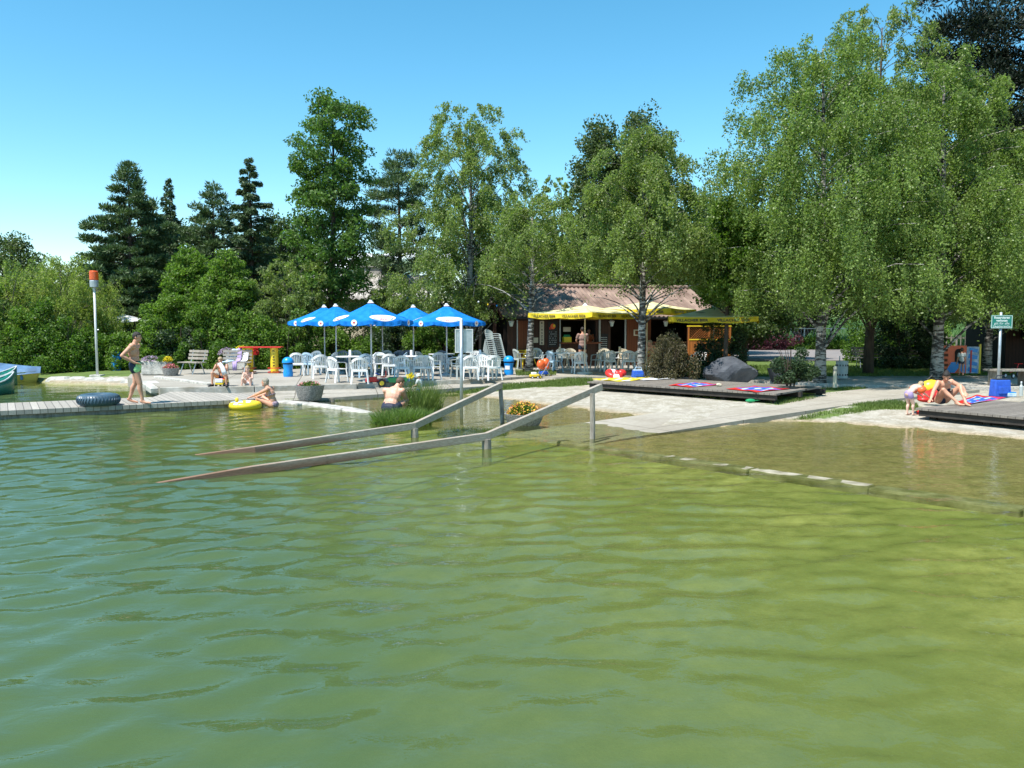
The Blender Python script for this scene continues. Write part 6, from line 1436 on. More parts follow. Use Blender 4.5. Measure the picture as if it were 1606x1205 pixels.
for i, (px, py, h, lb) in enumerate([(1601, 621, .34, 'clear drink bottle standing right of the large blue bag'), (1585, 623, .1, 'pale blue box lying beside the large blue bag')]):
    o = thing('drink_bottle' if i == 0 else 'lunch_box', lb, 'bottle' if i == 0 else 'box', ground(px, py, ZR2))
    if i == 0: MB().lathe([(.045, 0), (.045, h * .7), (.018, h * .85), (.018, h)], n=12).build('bottle_body', MT['greyplastic'], o); MB().lathe([(.02, h), (.02, h + .03)], n=10).build('cap', MT['whitecloth'], o)
    else: MB().box((0, 0, .06), (.22, .15, .1)).build('case', MT['towelblue'], o, bevel=.02); MB().box((0, 0, .12), (.2, .13, .02)).build('lid', MT['binblue'], o)
# green sign
sg = ground(1567, 622, .3); Yg = sg.y + .35; xg = at(1567, 600, Yg).x; o = thing('green_sign', 'green notice sign with white frame and lettering on a steel post', 'sign', (xg, Yg, .25), R(-3))
zt_ = at(1567, 490, Yg).z - .25; z1 = at(1567, 494.5, Yg).z - .25; z0 = at(1567, 515.5, Yg).z - .25; ws = 33 * Yg / 1300
MB().tube([(0, .05, 0), (0, .05, zt_)], .035, 12).build('post', MT['steel'], o, smooth=True)
MB().box((0, 0, (z0 + z1) / 2), (ws, .012, z1 - z0)).build('board', MT['signgreen'], o, bevel=.004)
q = MB(); e = .018
for s in (-1, 1): q.box((s * (ws / 2 - e), -.009, (z0 + z1) / 2), (.010, .006, z1 - z0 - 2 * e)); q.box((0, -.0092, (z0 + z1) / 2 + s * ((z1 - z0) / 2 - e)), (ws - 2 * e + .01, .006, .010))
q.build('white_border', MT['signtext'], o); q = MB()
for i, (s, b, w_) in enumerate([('Reservieren', .03, .72), ('verboten', .03, .52), ('gilt für alle', .0, .70), ('Liegebereiche', .0, .80)]):
    put_text(q, s, (0, -.010, z1 - (z1 - z0) * (.19 + .215 * i)), (1, 0, 0), (0, 0, 1), .085, b, fit=ws * w_)
q.build('lettering', MT['signtext'], o)
# bits on the lawn
o = thing('short_post', 'short round wooden post at the end of the ramp path', 'post', ground(1309, 608, .25)); MB().lathe([(.06, 0), (.055, .62), (.03, .66), (.001, .67)], n=14, closed=False).build('shaft', MT['cream'], o)
MB().lathe([(.058, .5), (.058, .56)], n=14).build('band', MT['postwood'], o)
o = thing('litter_basket', 'grey perforated metal litter basket beside the short wooden post', 'litter basket', ground(1320, 596, .29)); MB().lathe([(.19, .06), (.2, .62), (.21, .64)], n=20).build('drum', MT['greyplastic'], o)
q = MB()
for z in (.18, .5):
    for k in range(14): t = 2 * PI * k / 14; q.box((.2 * math.cos(t), .2 * math.sin(t), z), (.03, .02, .06), rz=t + PI / 2)
q.build('slots', MT['black'], o); MB().tube([(0, .22, 0), (0, .22, .8)], .02, 6).build('stand', MT['steel'], o)
o = thing('playground_wall', 'orange and blue painted playground panel with round opening', 'play wall', (at(1509, 540, 31.5).x, 31.5, .32), R(-4)); pwd = 1.42; ph = 1.05
MB().box((-.28, 0, ph / 2), (.9, .04, ph)).build('orange_panel', MT['orange'], o); MB().box((.40, -.005, ph / 2 - .02), (.46, .04, ph - .04)).build('blue_panel', MT['towelblue'], o)
q = MB(); q.add([(-.62, -.03, .02), (-.25, -.03, .02), (-.12, -.03, .2), (.02, -.03, .02), (.12, -.03, .02), (.14, -.03, .5), (-.02, -.03, .44), (-.38, -.03, .42)], [(0, 1, 2, 7), (2, 3, 4, 5, 6, 7)]); 
for i in range(4): q.add([(.22 + .05 * (i % 2), -.032, .08 + i * .25), (.55, -.032, .03 + i * .25), (.58, -.032, .16 + i * .25), (.25, -.032, .24 + i * .25)], [(0, 1, 2, 3)])
q.build('painted_water', MT['binblue'], o); q = MB(); q.lathe([(.15, 0), (.15, .01)], (-.12, -.03, .78), 20, M=Matrix.Rotation(PI / 2, 3, 'X')); q.box((-.12, -.035, .6), (.28, .012, .34)); q.build('opening', MT['insideshade'], o)  # flat dark disc and box imitate the shade within an opening
q = MB(); 
for i in range(5): q.box((-.62 + .02 * (i % 2), -.025, .12 + .19 * i), (.18, .02, .1))
q.build('painted_bricks', MT['brownwood'], o); q = MB(); q.box((.33, -.035, .45), (.06, .02, .85)); q.build('painted_tower', MT['redplastic'], o)
for x in (-.74, .66): MB().box((x, .0, .55), (.07, .07, 1.12)).build('post', MT['yellowplastic'], o)
o = thing('tricycle', 'small red tricycle on the lawn at the right edge', 'tricycle', (at(1592, 565, 29).x, 29, .3), R(25))
q = MB(); q.tube([(-.25, 0, .2), (.1, 0, .28), (.2, 0, .5)], .016, 6); q.tube([(.2, -.15, .5), (.2, .15, .5)], .014, 6); q.build('frame', MT['redplastic'], o); MB().ball((-.12, 0, .34), (.1, .07, .03)).build('saddle', MT['black'], o); wheel(o, .22, 0, .13, .03, 'white'); wheel(o, -.28, -.14, .09, .03, 'white'); wheel(o, -.28, .14, .09, .03, 'white')
o = thing('picnic_table', 'low wooden table in the shade at the right edge', 'table', (at(1600, 580, 25).x, 25.5, .28), .1); MB().box((0, 0, .5), (1.3, .7, .05)).build('tabletop', MT['postwood'], o)
for x in (-.5, .5): MB().box((x, 0, .24), (.1, .5, .48)).build('leg', MT['postwood'], o)
# fences round the field
def fence(name, label, xa, ya, xb, yb, h, nposts, mk, pales=0, z=.3):
    a = Vector((xa, ya, z)); b = Vector((xb, yb, z)); o = thing(name, label, 'fence', a, math.atan2(yb - ya, xb - xa)); ll = (b - a).length
    for i in range(nposts): MB().box((ll * i / (nposts - 1), 0, h / 2), (.07, .07, h)).build('post', MT[mk], o)
    q = MB()
    for zz in ((h - .06,) if not pales else (h - .15, .2)): q.box((ll / 2, 0, zz), (ll, .035, .05))
    q.build('rail', MT[mk], o)
    if pales:
        q = MB()
        for i in range(pales): q.box((ll * (i + .5) / pales, -.03, h / 2), (.05, .02, h - .05))
        q.build('pales', MT[mk], o)
    else:
        q = MB()
        for i in range(int(ll / .25)): q.tube([(i * .25, .0, .02), (i * .25 + .25, 0, h - .08)], .006, 3, cap=False); q.tube([(i * .25 + .25, .0, .02), (i * .25, 0, h - .08)], .006, 3, cap=False)
        q.build('wire_mesh', MT['steel'], o)
fence('field_fence', 'grey wire mesh fence between the car park and the green field', 16, 62.5, 30, 62.5, 1.6, 8, 'steel'); fence('picket_fence', 'grey picket fence left of the playground panel', 21.5, 44.2, 27.5, 43.2, 1.3, 4, 'postwood', 26)
# kerb wall line at lawn back
# clouds low behind the trees
cm, cnt_, cns, cln = newmat('cloud'); finish(cnt_, (0.92, 0.93, 0.95), 1.0, spec=0)
def cloud(px, py, Yd, w_, h, seed):
    c = at(px, py, Yd); r = random.Random(seed); bm = bmesh.new()
    for i in range(9):
        mtx = Matrix.Translation((r.uniform(-1, 1) * w_ * .4, r.uniform(-.1, .1) * w_, r.uniform(-.2, .5) * h)) @ Matrix.Diagonal((w_ * r.uniform(.12, .28), w_ * .15, h * r.uniform(.25, .5), 1)); bmesh.ops.create_icosphere(bm, subdivisions=3, radius=1, matrix=mtx)
    for v in bm.verts: v.co += v.normal * h * .06 * (math.sin(v.co.x * .07 + seed) + math.sin(v.co.z * .15) + math.sin(v.co.x * .2))
    me = bpy.data.meshes.new('cloud'); bm.to_mesh(me); bm.free(); me.materials.append(cm); me.polygons.foreach_set('use_smooth', [True] * len(me.polygons)); o = bpy.data.objects.new('cloud', me); col.objects.link(o); o.location = c; tag(o, kind='structure')
cloud(560, 425, 1900, 260, 55, 1); cloud(655, 412, 1900, 150, 45, 2); cloud(445, 408, 2000, 130, 40, 5)
# ------------------------------------------------------------------ people
def cap_(mb, p, q, r1, r2, n=12, mi=0):
    p = Vector(p); q = Vector(q); d = q - p
    if d.length < 1e-4: mb.ball(p, r1, mi); return
    d.normalize(); pts = []; rs = []
    for k in range(4): a = PI / 2 * (1 - k / 3.0); pts.append(p - d * r1 * math.sin(a)); rs.append(max(.001, r1 * math.cos(a)))
    for k in range(4): a = PI / 2 * k / 3.0; pts.append(q + d * r2 * math.sin(a)); rs.append(max(.001, r2 * math.cos(a)))
    mb.tube(pts, rs, n, mi)
def remesh(mb, name, m, parent, vox, it=4, zones=(), mats=None):
    me = bpy.data.meshes.new('tmp'); me.from_pydata(mb.v, [], mb.f); o = bpy.data.objects.new('tmp', me); col.objects.link(o)
    r = o.modifiers.new('r', 'REMESH'); r.mode = 'VOXEL'; r.voxel_size = vox
    s = o.modifiers.new('s', 'SMOOTH'); s.iterations = it; s.factor = .5
    dg = bpy.context.evaluated_depsgraph_get(); me2 = bpy.data.meshes.new_from_object(o.evaluated_get(dg)); bpy.data.objects.remove(o); bpy.data.meshes.remove(me)
    me2.name = name; me2.materials.clear()
    for x in ([m] + list(mats or [])): me2.materials.append(x)
    me2.polygons.foreach_set('use_smooth', [True] * len(me2.polygons))
    if zones:
        for p in me2.polygons:
            for c, rr, mi in zones:
                if (p.center - c).length < rr: p.material_index = mi; break
    o2 = bpy.data.objects.new(name, me2); col.objects.link(o2); setparent(o2, parent); return o2
def person(label, loc, rz, H, J, skin='skin', hair='hairdark', hairlen='short', suit=None, vox=.011, look=(0, 1, 0), group=None, slim=1.0, top=None, hat=None, suitz=None, flex=.5, category='person'):
    """J: joints in metres for a 1.78 m body, scaled to H; figure faces +Y before rotation"""
    o = thing('person', label, category, loc, rz, group); k = H / 1.78; child = H < 1.4
    j = {n: Vector(p) * k for n, p in J.items()}; mb = MB(); s = k * slim
    pel, ch, nk, hd = j['pelvis'], j['chest'], j['neck'], j['head']
    lat = (j['hipR'] - j['hipL']).normalized(); up = (ch - pel).normalized(); fw = up.cross(lat).normalized()
    if fw.dot(Vector((0, 1, 0))) < 0 and fw.z < .3: fw = fw
    lat2 = (j['shR'] - j['shL']).normalized(); fw2 = (nk - ch).normalized().cross(lat2)
    def mtx(a, b): # columns: a lateral, b forward, up
        u = a.cross(b).normalized(); return Matrix((a, b, u)).transposed()
    Mp = mtx(lat, (up.cross(lat)).normalized()); Mc = mtx(lat2, ((ch - pel).normalized().cross(lat2)).normalized())
    mb.ball(pel, (.165 * s, .115 * s, .13 * s), M=Mp); mb.ball(pel.lerp(ch, .42), (.145 * s, .10 * s, .15 * s), M=Mp)
    mb.ball(ch, (.175 * s, .115 * s, .17 * s), M=Mc); mb.ball(ch.lerp(nk, .5), (.155 * s, .095 * s, .12 * s), M=Mc)
    fwd = (up.cross(lat)).normalized(); fwd = -fwd
    cap_(mb, ch.lerp(nk, .75), nk.lerp(hd, .5), .066 * s, .056 * s)
    look = Vector(look).normalized(); up_h = Vector((0, 0, 1)) - look * look.z; up_h.normalize(); sd = look.cross(up_h).normalized()
    hs = k * (1.22 if child else 1.0); Mh = Matrix((sd, look, up_h)).transposed()
    hc = hd; mb.ball(hc + up_h * .02 * hs, (.076 * hs, .095 * hs, .10 * hs), M=Mh); mb.ball(hc + look * .018 * hs - up_h * .055 * hs, (.058 * hs, .066 * hs, .066 * hs), M=Mh)
    cap_(mb, hc + look * .085 * hs + up_h * .01 * hs, hc + look * .108 * hs - up_h * .022 * hs, .010 * hs, .015 * hs, 8)
    mb.ball(hc + look * .078 * hs - up_h * .052 * hs, (.028 * hs, .016 * hs, .015 * hs), M=Mh); mb.ball(hc + look * .072 * hs - up_h * .098 * hs, (.024 * hs, .02 * hs, .02 * hs), M=Mh)
    for e in (-1, 1): mb.ball(hc + sd * e * .078 * hs - up_h * .008 * hs - look * .01 * hs, (.014 * hs, .022 * hs, .034 * hs), M=Mh)
    for sgn, S in ((-1, 'L'), (1, 'R')):
        sh, el, wr = j['sh' + S], j['el' + S], j['wr' + S]; mb.ball(sh, .068 * s); cap_(mb, ch.lerp(nk, .55), sh, .075 * s, .062 * s)
        cap_(mb, sh, sh.lerp(el, .5), .058 * s, .052 * s); cap_(mb, sh.lerp(el, .45), el, .052 * s, .041 * s); m_ = el.lerp(wr, .3); cap_(mb, el, m_, .041 * s, .044 * s); cap_(mb, m_, wr, .044 * s, .028 * s)
        hd_ = Vector(J.get('hand' + S, (wr - el).normalized())); hd_.normalize() if hd_.length else None
        fore = hd_; pal = fore.cross(Vector((0, 0, 1))); pal = pal if pal.length > .2 else Vector((1, 0, 0)); pal.normalize(); nrm = pal.cross(fore).normalized(); hk = k * (1.15 if child else 1)
        Mhand = Matrix((pal, fore, nrm)).transposed(); pc_ = wr + fore * .048 * hk; mb.ball(pc_, (.040 * hk, .052 * hk, .019 * hk), M=Mhand)
        for f in range(4):
            r0_ = wr + fore * .085 * hk + pal * (-.030 + .02 * f) * hk; ln = (.062, .075, .07, .055)[f] * hk; cu = nrm * (-flex); d1 = (fore + cu * .6).normalized(); d2 = (fore + cu * 2.2).normalized()
            m1 = r0_ + d1 * ln * .55; cap_(mb, r0_, m1, .0105 * hk, .0098 * hk, 8); cap_(mb, m1, m1 + d2 * ln * .5, .0098 * hk, .0085 * hk, 8)
        th0 = wr + fore * .025 * hk + pal * (-.034 * hk); th1 = th0 + (fore * .7 - pal * .8 - nrm * .3).normalized() * .04 * hk; cap_(mb, th0, th1, .014 * hk, .012 * hk, 8); cap_(mb, th1, th1 + (fore - pal * .1 - nrm * .4).normalized() * .03 * hk, .012 * hk, .009 * hk, 8)
        hp, kn, an = j['hip' + S], j['kn' + S], j['an' + S]; cap_(mb, hp, hp.lerp(kn, .5), .095 * s, .078 * s); cap_(mb, hp.lerp(kn, .5), kn, .078 * s, .056 * s)
        bd = (kn - an).normalized(); thd = (kn - hp).normalized(); back = (bd + thd); back = -(thd - bd * thd.dot(bd)); back = back.normalized() if back.length > .15 else Vector((0, -1, 0)) 
        m_ = kn.lerp(an, .3) + back * -.0; cap_(mb, kn, m_ + back * .018 * s, .052 * s, .056 * s); cap_(mb, m_ + back * .018 * s, kn.lerp(an, .7), .056 * s, .038 * s); cap_(mb, kn.lerp(an, .7), an, .038 * s, .034 * s)
        toe = j.get('toe' + S, an + Vector((0, .16, -.04)) * k); fd = (toe - an); fd2 = Vector((fd.x, fd.y, 0)).normalized() if 'toe' + S not in J else fd.normalized()
        hl = an - fd2 * .035 * k - Vector((0, 0, .03)) * k; cap_(mb, hl, an + fd2 * .06 * k - Vector((0, 0, .03)) * k, .033 * k, .034 * k); cap_(mb, an + fd2 * .06 * k - Vector((0, 0, .03)) * k, toe, .034 * k, .022 * k)
        cap_(mb, an, an + fd2 * .05 * k - Vector((0, 0, .025)) * k, .034 * k, .034 * k)
        j['toe' + S] = toe
    zones = [(hc + look * .083 * hs + sd * e * .032 * hs + up_h * .018 * hs, .013 * hs, 1) for e in (-1, 1)] + [(hc + look * .09 * hs - up_h * .053 * hs + sd * e * .01, .011 * hs, 2) for e in (-1, 0, 1)]
    remesh(mb, 'body', MT[skin], o, vox * (1 if H > 1.4 else .8), 3, zones, [MT['hairdark'], MT['redplastic']])
    # hair
    hm = MB(); hm.ball(hc + up_h * .036 * hs - look * .014 * hs, (.083 * hs, .100 * hs, .098 * hs), M=Mh, n=18, m=12)
    vcut = []
    hb_ = MB(); hb_.v = hm.v; 
    keepf = []
    for f in hm.f:
        c = sum((Vector(hm.v[i]) for i in f), Vector()) / len(f); rel = c - hc; y = rel.dot(look) / hs; z = rel.dot(up_h) / hs
        if z > .055 or (y < -.01 and z > -.045) or (y < .025 and z > .01): keepf.append(f)
    hm.f = keepf; hm.m = [0] * len(keepf); ho = hm.build('hair', MT[hair], o, smooth=True); sdm = ho.modifiers.new('t', 'SOLIDIFY'); sdm.thickness = .012 * hs; sdm.offset = 0
    if hairlen == 'bun': MB().ball(hc + up_h * .10 * hs - look * .07 * hs, .045 * hs).build('hair_bun', MT[hair], o, smooth=True)
    if hairlen == 'bob':
        q = MB(); q.ball(hc - look * .035 * hs - up_h * .02 * hs, (.092 * hs, .075 * hs, .115 * hs), M=Mh); q.build('hair_bob', MT[hair], o, smooth=True)
    # clothes: grown a little over the body
    if suit:
        mk, kind = suit; q = MB(); e = .012 * k
        q.ball(pel, (.165 * s + e, .115 * s + e, .12 * s), M=Mp)
        if kind == 'trunks':
            for S in 'LR': cap_(q, j['hip' + S], j['hip' + S].lerp(j['kn' + S], .22), .095 * s + e, .092 * s + e)
        if kind == 'one':
            q.ball(pel.lerp(ch, .42), (.145 * s + e, .10 * s + e, .15 * s), M=Mp); q.ball(ch - (nk - ch) * .15, (.165 * s + e, .112 * s + e, .12 * s), M=Mc)
        so_ = remesh(q, 'swimwear', MT[mk], o, vox, 3, [(Vector(c) * k, r_ * k, 1) for c, r_, _ in suitz] if suitz else (), [MT[suitz[0][2]]] if suitz else None)
        if kind == 'bikini' or kind == 'one':
            q = MB(); fdir = fwd
            for e_ in (-1, 1): q.ball(ch + lat2 * e_ * .07 * s + j.get('front', Vector((0, 1, 0))).normalized() * .085 * s - (nk - ch).normalized() * .01, (.068 * s, .05 * s, .06 * s))
            bk = []; fr = j.get('front', Vector((0, 1, 0))).normalized()
            for a in range(17):
                t = 2 * PI * a / 16; bk.append(ch - (nk - ch).normalized() * .03 * s + lat2 * math.cos(t) * .178 * s + fr * math.sin(t) * .118 * s)
            for a, b in zip(bk[:-1], bk[1:]): q.bar(a, b, .01, .03 * k)
            q.build('swim_top', MT[mk], o, smooth=True)
    if top:
        q = MB(); e = .018 * k; q.ball(pel, (.165 * s + e, .115 * s + e, .13 * s), M=Mp); q.ball(pel.lerp(ch, .42), (.15 * s + e, .105 * s + e, .15 * s), M=Mp); q.ball(ch, (.175 * s + e, .115 * s + e, .17 * s), M=Mc); q.ball(ch.lerp(nk, .5), (.155 * s + e, .095 * s + e, .11 * s), M=Mc)
        for S in 'LR': cap_(q, j['sh' + S], j['sh' + S].lerp(j['el' + S], .55), .07 * s + e * .5, .058 * s + e)
        remesh(q, 'shirt', MT[top], o, vox, 3)
    if hat:
        q = MB(); q.lathe([(.155 * hs, -.02 * hs), (.10 * hs, .01 * hs), (.098 * hs, .06 * hs), (.07 * hs, .105 * hs), (.001, .115 * hs)], hc + up_h * .03 * hs, 20, M=Mh, closed=False); q.build('sun_hat', MT[hat], o, smooth=True)
    return o, j, k
def J0(**kw):
    d = dict(pelvis=(0, 0, .97), chest=(0, 0, 1.29), neck=(0, -.01, 1.48), head=(0, .02, 1.655), shL=(-.19, 0, 1.43), shR=(.19, 0, 1.43), elL=(-.25, -.02, 1.14), elR=(.25, -.02, 1.14), wrL=(-.26, .06, .89), wrR=(.26, .06, .89),
             hipL=(-.095, 0, .93), hipR=(.095, 0, .93), knL=(-.11, .02, .50), knR=(.11, .02, .50), anL=(-.12, -.02, .09), anR=(.12, -.02, .09))
    d.update(kw); return d
# standing man, seen from his right side (he faces the right edge of the picture)
mp = ground(214, 633.5, .205); mp.z = .205
o, j, k = person('man in dark and lime swim shorts standing on the jetty, hands on hips', mp, R(-84), 1.80,
    J0(chest=(0, -.03, 1.28), neck=(0, .0, 1.47), head=(0, .07, 1.64), elR=(.30, -.20, 1.20), wrR=(.19, .06, 1.02), handR=(-.55, .75, -.15), elL=(-.32, -.22, 1.20), wrL=(-.19, .04, 1.02), handL=(.55, .75, -.15),
       knR=(.10, .13, .50), anR=(.10, .18, .09), toeR=(.12, .37, .03), knL=(-.09, -.04, .51), anL=(-.09, -.19, .12), toeL=(-.11, -.01, .03)), 'skinred', 'hairdark', suit=('navy', 'trunks'), look=(0.05, 1, -.06), slim=1.12, suitz=[((.10, .17, .93), .13, 'lime'), ((-.10, .17, .93), .13, 'lime'), ((.2, .12, .86), .09, 'lime')])
# boy sitting on the kerb edge with a towel at his face
bp_ = ground(345, 606.5, TZ)
sit = dict(pelvis=(0, -.16, .30), chest=(0, -.10, .60), neck=(0, -.02, .80), head=(0, .08, .95), shL=(-.19, -.03, .75), shR=(.19, -.03, .75), hipL=(-.10, -.12, .28), hipR=(.10, -.12, .28))
s_ = dict(sit); s_.update(elL=(-.24, .12, .58), wrL=(-.08, .20, .82), elR=(.25, .12, .58), wrR=(.10, .22, .78), handR=(-.3, .1, 1), handL=(.3, .1, 1), knL=(-.25, .26, .50), knR=(.25, .26, .50), anL=(-.26, .24, .09), anR=(.26, .24, .09), toeL=(-.32, .40, .03), toeR=(.32, .40, .03))
ob, j, k = person('boy sitting on a low toy car, holding a pale towel to his face', bp_ + Vector((0, .15, 0)), R(180), 1.45, s_, 'skinred', 'hairblond', suit=('navy', 'trunks'), look=(0, .85, -.3), flex=.8)
for S in 'LR': 
    q = MB(); a = j['an' + S]; t = j['toe' + S]; cap_(q, a + Vector((0, -.02, -.035)), t + Vector((0, 0, .0)), .05, .04); remesh(q, 'shoe', MT['black'], ob, .011, 2)
bpos = ob.location.copy()
cloth('towel', 'pale towel the seated boy holds to his face', [bpos + Vector(p) for p in ((.00, -.20, .70), (.06, -.23, .66), (.12, -.25, .58), (.16, -.25, .46), (.19, -.24, .36))], (.13, -.03, .04), MT['whitecloth'], seed=8)
o = thing('toy_ride_on', 'yellow and white ride on toy car under the seated boy', 'toy car', bpos + Vector((.02, .0, 0)), R(-90)); q = MB(); q.box((.02, 0, .13), (.52, .24, .14)); q.box((-.08, 0, .215), (.3, .18, .04), 1); q.build('body', [MT['yellowplastic'], MT['redplastic']], o, bevel=.03)
MB().box((.26, 0, .18), (.06, .22, .12)).build('bonnet', MT['whitecloth'], o, bevel=.02)
for x in (-.16, .18):
    for y in (-.12, .12): wheel(o, x, y, .06, .04, 'white')
# girl sitting on the kerb
gp = ground(386, 612.5, .19)
s2 = dict(sit); s2.update(elL=(-.24, .10, .52), wrL=(-.06, .26, .60), elR=(.24, .10, .52), wrR=(.06, .26, .60), handL=(.4, .2, .6), handR=(-.4, .2, .6), knL=(-.17, .28, .50), knR=(.17, .28, .50), anL=(-.22, .30, .09), anR=(.22, .30, .09), toeL=(-.26, .44, .03), toeR=(.26, .44, .03))
ob, j, k = person('small fair skinned girl sitting on the kerb with her hands together', gp + Vector((0, .2, -.0)), R(180), 1.18, s2, 'skinpale', 'hairblond', 'bob', suit=('whitecloth', 'trunks'), look=(-.15, 1, -.15), flex=.7)
o = thing('footstool', 'small dark stool on which the little girl sits', 'stool', gp + Vector((0, .30, 0))); MB().box((0, 0, .10), (.26, .2, .05)).build('seat', MT['postwood'], o)
for x in (-.09, .09): MB().box((x, 0, .04), (.04, .16, .08)).build('leg', MT['postwood'], o)
# woman sitting in shallow water with yellow ring boat
wp = ground(430, 638, 0)
s3 = J0(pelvis=(0, 0, .06), chest=(0, .10, .36), neck=(0, .18, .54), head=(.02, .27, .69), shL=(-.18, .13, .50), shR=(.18, .13, .50), elL=(-.22, .38, .38), wrL=(-.10, .64, .28), elR=(.24, .36, .34), wrR=(.18, .62, .25), handL=(.1, 1, -.3), handR=(0, 1, -.3),
        hipL=(-.10, .03, .05), hipR=(.10, .03, .05), knL=(-.16, .42, .24), knR=(.18, .40, .24), anL=(-.12, .62, -.10), anR=(.12, .58, -.10), toeL=(-.12, .78, -.15), toeR=(.12, .74, -.15))
ob, j, k = person('woman in a patterned bikini sitting in shallow water holding a yellow ring', wp, R(82), 1.66, {**s3, 'front': (0, .95, -.3)}, 'skinred', 'hairgrey', 'bob', suit=('floral', 'bikini'), look=(.1, 1, .05))
rp = ground(385, 641, 0); o = thing('ring_boat', 'yellow inflatable baby boat with pale blue and white panels floating by the jetty', 'swim ring', rp, R(5))
def rfn(i, j_): 
    return 1 if (13 <= i <= 22 and 2 <= j_ <= 6) else (2 if (i in (8, 9, 10, 26, 27) and 1 <= j_ <= 6) else 0)
MB().torus((0, 0, .08), .31, .105, n=40, m=12, sz=1.0, mifn=rfn).build('ring', [MT['yellowplastic'], MT['towelblue'], MT['whitecloth']], o, smooth=True)
MB().ball((0, 0, .03), (.26, .26, .03)).build('floor', MT['yellowplastic'], o, smooth=True); q = MB(); q.ball((-.22, .02, .22), (.05, .04, .07)); q.build('horn', MT['yellowplastic'], o, smooth=True)
# squatting man seen from behind
sp_ = ground(612, 655, 0)
s4 = J0(pelvis=(0, 0, .22), chest=(.02, .14, .50), neck=(.05, .24, .67), head=(.12, .34, .78), shL=(-.19, .20, .60), shR=(.22, .20, .60), elL=(-.24, .42, .36), wrL=(-.10, .52, .14), elR=(.26, .40, .34), wrR=(.14, .55, .12), handL=(.2, .6, -.6), handR=(-.1, .6, -.6),
        hipL=(-.11, .03, .22), hipR=(.11, .03, .22), knL=(-.24, .40, .36), knR=(.26, .38, .36), anL=(-.2, .18, -.10), anR=(.2, .18, -.10), toeL=(-.24, .34, -.15), toeR=(.24, .34, -.15))
person('broad man with bare back crouching in the shallow water behind the sedge', sp_, R(-14), 1.82, s4, 'skin', 'hairbrown', suit=('navy', 'trunks'), look=(.75, .75, -.55), slim=1.12)
# toddler
tp3 = ground(658, 636, 0)
person('toddler in a pale sun hat and white shirt standing in the bay beside the sedge', tp3, R(70), .84, J0(elR=(.25, .1, 1.2), wrR=(.2, .3, 1.12), elL=(-.25, .08, 1.18), wrL=(-.16, .3, 1.1)), 'skinpale', 'hairblond', suit=('bluecloth', 'trunks'), top='whitecloth', hat='cyancloth', look=(.2, 1, -.4), slim=1.2, vox=.009)
# child bending over on the gravel
cp_ = ground(1427, 652, .12)
s5 = J0(pelvis=(0, -.10, .90), chest=(0, .18, 1.12), neck=(0, .36, 1.20), head=(0, .50, 1.22), shL=(-.18, .30, 1.16), shR=(.18, .30, 1.16), elL=(-.24, .42, .92), wrL=(-.16, .66, .80), elR=(.24, .42, .92), wrR=(.16, .68, .80), handL=(0, .8, -.5), handR=(0, .8, -.5),
        hipL=(-.09, -.10, .86), hipR=(.09, -.10, .86), knL=(-.1, .0, .47), knR=(.1, .06, .47), anL=(-.1, -.06, .09), anR=(.1, .06, .09))
ob, j, k = person('blond child with orange arm bands bending towards the mother', cp_, R(-72), 1.0, {**s5, 'front': (0, .4, -.9)}, 'skinpale', 'hairblond', 'bob', suit=('purplecloth', 'trunks'), look=(.05, .8, -.6), slim=1.1, vox=.009)
for S in 'LR':
    a, b = j['sh' + S], j['el' + S]; MB().torus(a.lerp(b, .45), .055, .045, M=rot_to(b - a), n=20, m=10, sz=1.5).build('arm_band', MT['orange'], ob, smooth=True)
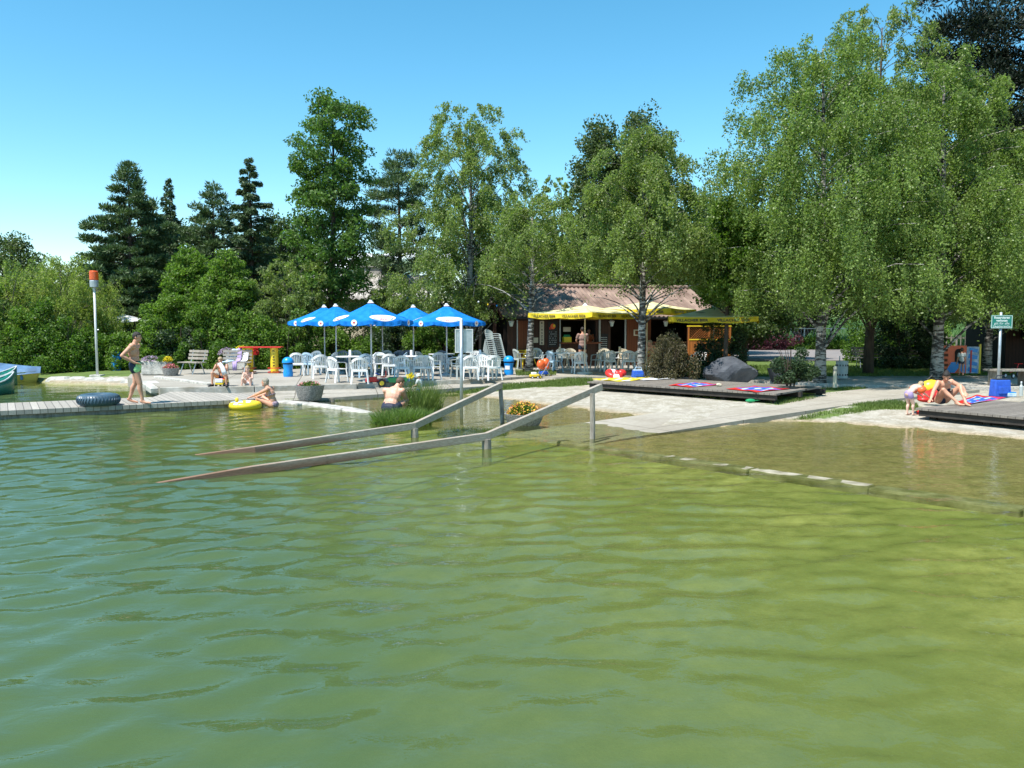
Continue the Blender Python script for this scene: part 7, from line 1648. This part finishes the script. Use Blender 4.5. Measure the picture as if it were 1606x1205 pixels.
# mother sitting on the raft
mo = ground(1487, 637, ZR2); mo.z = ZR2
s6 = J0(pelvis=(0, 0, .11), chest=(-.03, .14, .40), neck=(-.06, .24, .58), head=(-.10, .34, .70), shL=(-.22, .20, .54), shR=(.15, .16, .56), elL=(-.42, .34, .34), wrL=(-.58, .50, .16), elR=(.36, .30, .42), wrR=(.30, .50, .30), handL=(-.6, .5, -.3), handR=(-.3, .6, -.2),
        hipL=(-.10, .03, .10), hipR=(.10, .03, .10), knL=(-.20, .40, .38), knR=(.26, .36, .46), anL=(.03, .60, .09), anR=(.22, .64, .09), toeL=(.12, .74, .04), toeR=(.22, .82, .03))
def mirror(J):
    out = {}
    for n, p in J.items():
        m = n[:-1] + ('R' if n[-1] == 'L' else 'L') if n[-1] in 'LR' else n
        out[m] = (-p[0], p[1], p[2])
    return out
person('dark haired woman in a dark bikini sitting on the raft edge and reaching left', mo + Vector((.12, .55, 0)), R(185), 1.66, {**mirror(s6), 'front': (.1, .9, -.4)}, 'skinred', 'hairdark', 'bun', suit=('navy', 'bikini'), look=(.5, .75, -.6))
# people at the kiosk
kc = on_kiosk(3.2, -.75, 0)
person('person in a dusty pink shirt standing at the serving counter', (kc.x, kc.y, TZ), R(10), 1.72, J0(elL=(-.26, .12, 1.18), wrL=(-.18, .32, 1.12), elR=(.26, .12, 1.18), wrR=(.2, .32, 1.12)), 'skinred', 'hairdark', suit=('navy', 'trunks'), top='pinkcloth', look=(.2, 1, -.1), vox=.014)
kc = on_kiosk(3.95, .55, 0)
person('server in an orange shirt inside the kiosk behind the counter', (kc.x, kc.y, TZ), R(170), 1.66, J0(elL=(-.26, .12, 1.18), wrL=(-.18, .32, 1.12), elR=(.26, .12, 1.18), wrR=(.2, .32, 1.12)), 'skinred', 'hairdark', suit=('navy', 'trunks'), top='orangecloth', look=(0, 1, -.1), vox=.014)
sc_ = ground(1021, 582, TZ)
s7 = dict(sit); s7 = {n: (p[0], p[1], p[2] + (.20 if n not in ('x',) else 0)) for n, p in s7.items()}; s7.update(elL=(-.24, .10, .72), wrL=(-.10, .3, .76), elR=(.24, .10, .72), wrR=(.12, .3, .76), knL=(-.13, .32, .50), knR=(.13, .32, .50), anL=(-.13, .34, .09), anR=(.13, .34, .09))
person('bare shouldered person sitting on a chair behind the brownish shrub', sc_, R(120), 1.7, s7, 'skin', 'hairgrey', suit=('navy', 'trunks'), look=(0, 1, -.1), vox=.014)
chair(0, 0, R(120), W, 'white chair carrying the person behind the brownish shrub', pos=(sc_.x + .05, sc_.y + .05, TZ))
# child sitting in front of the playground panel
pcx = at(1506, 560, 30.5)
person('dark haired child in grey standing before the playground panel', (pcx.x, 30.4, .3), R(0), 1.0, J0(), 'skinred', 'hairdark', suit=('navy', 'trunks'), top='greyplastic', look=(0, 1, 0), vox=.012)
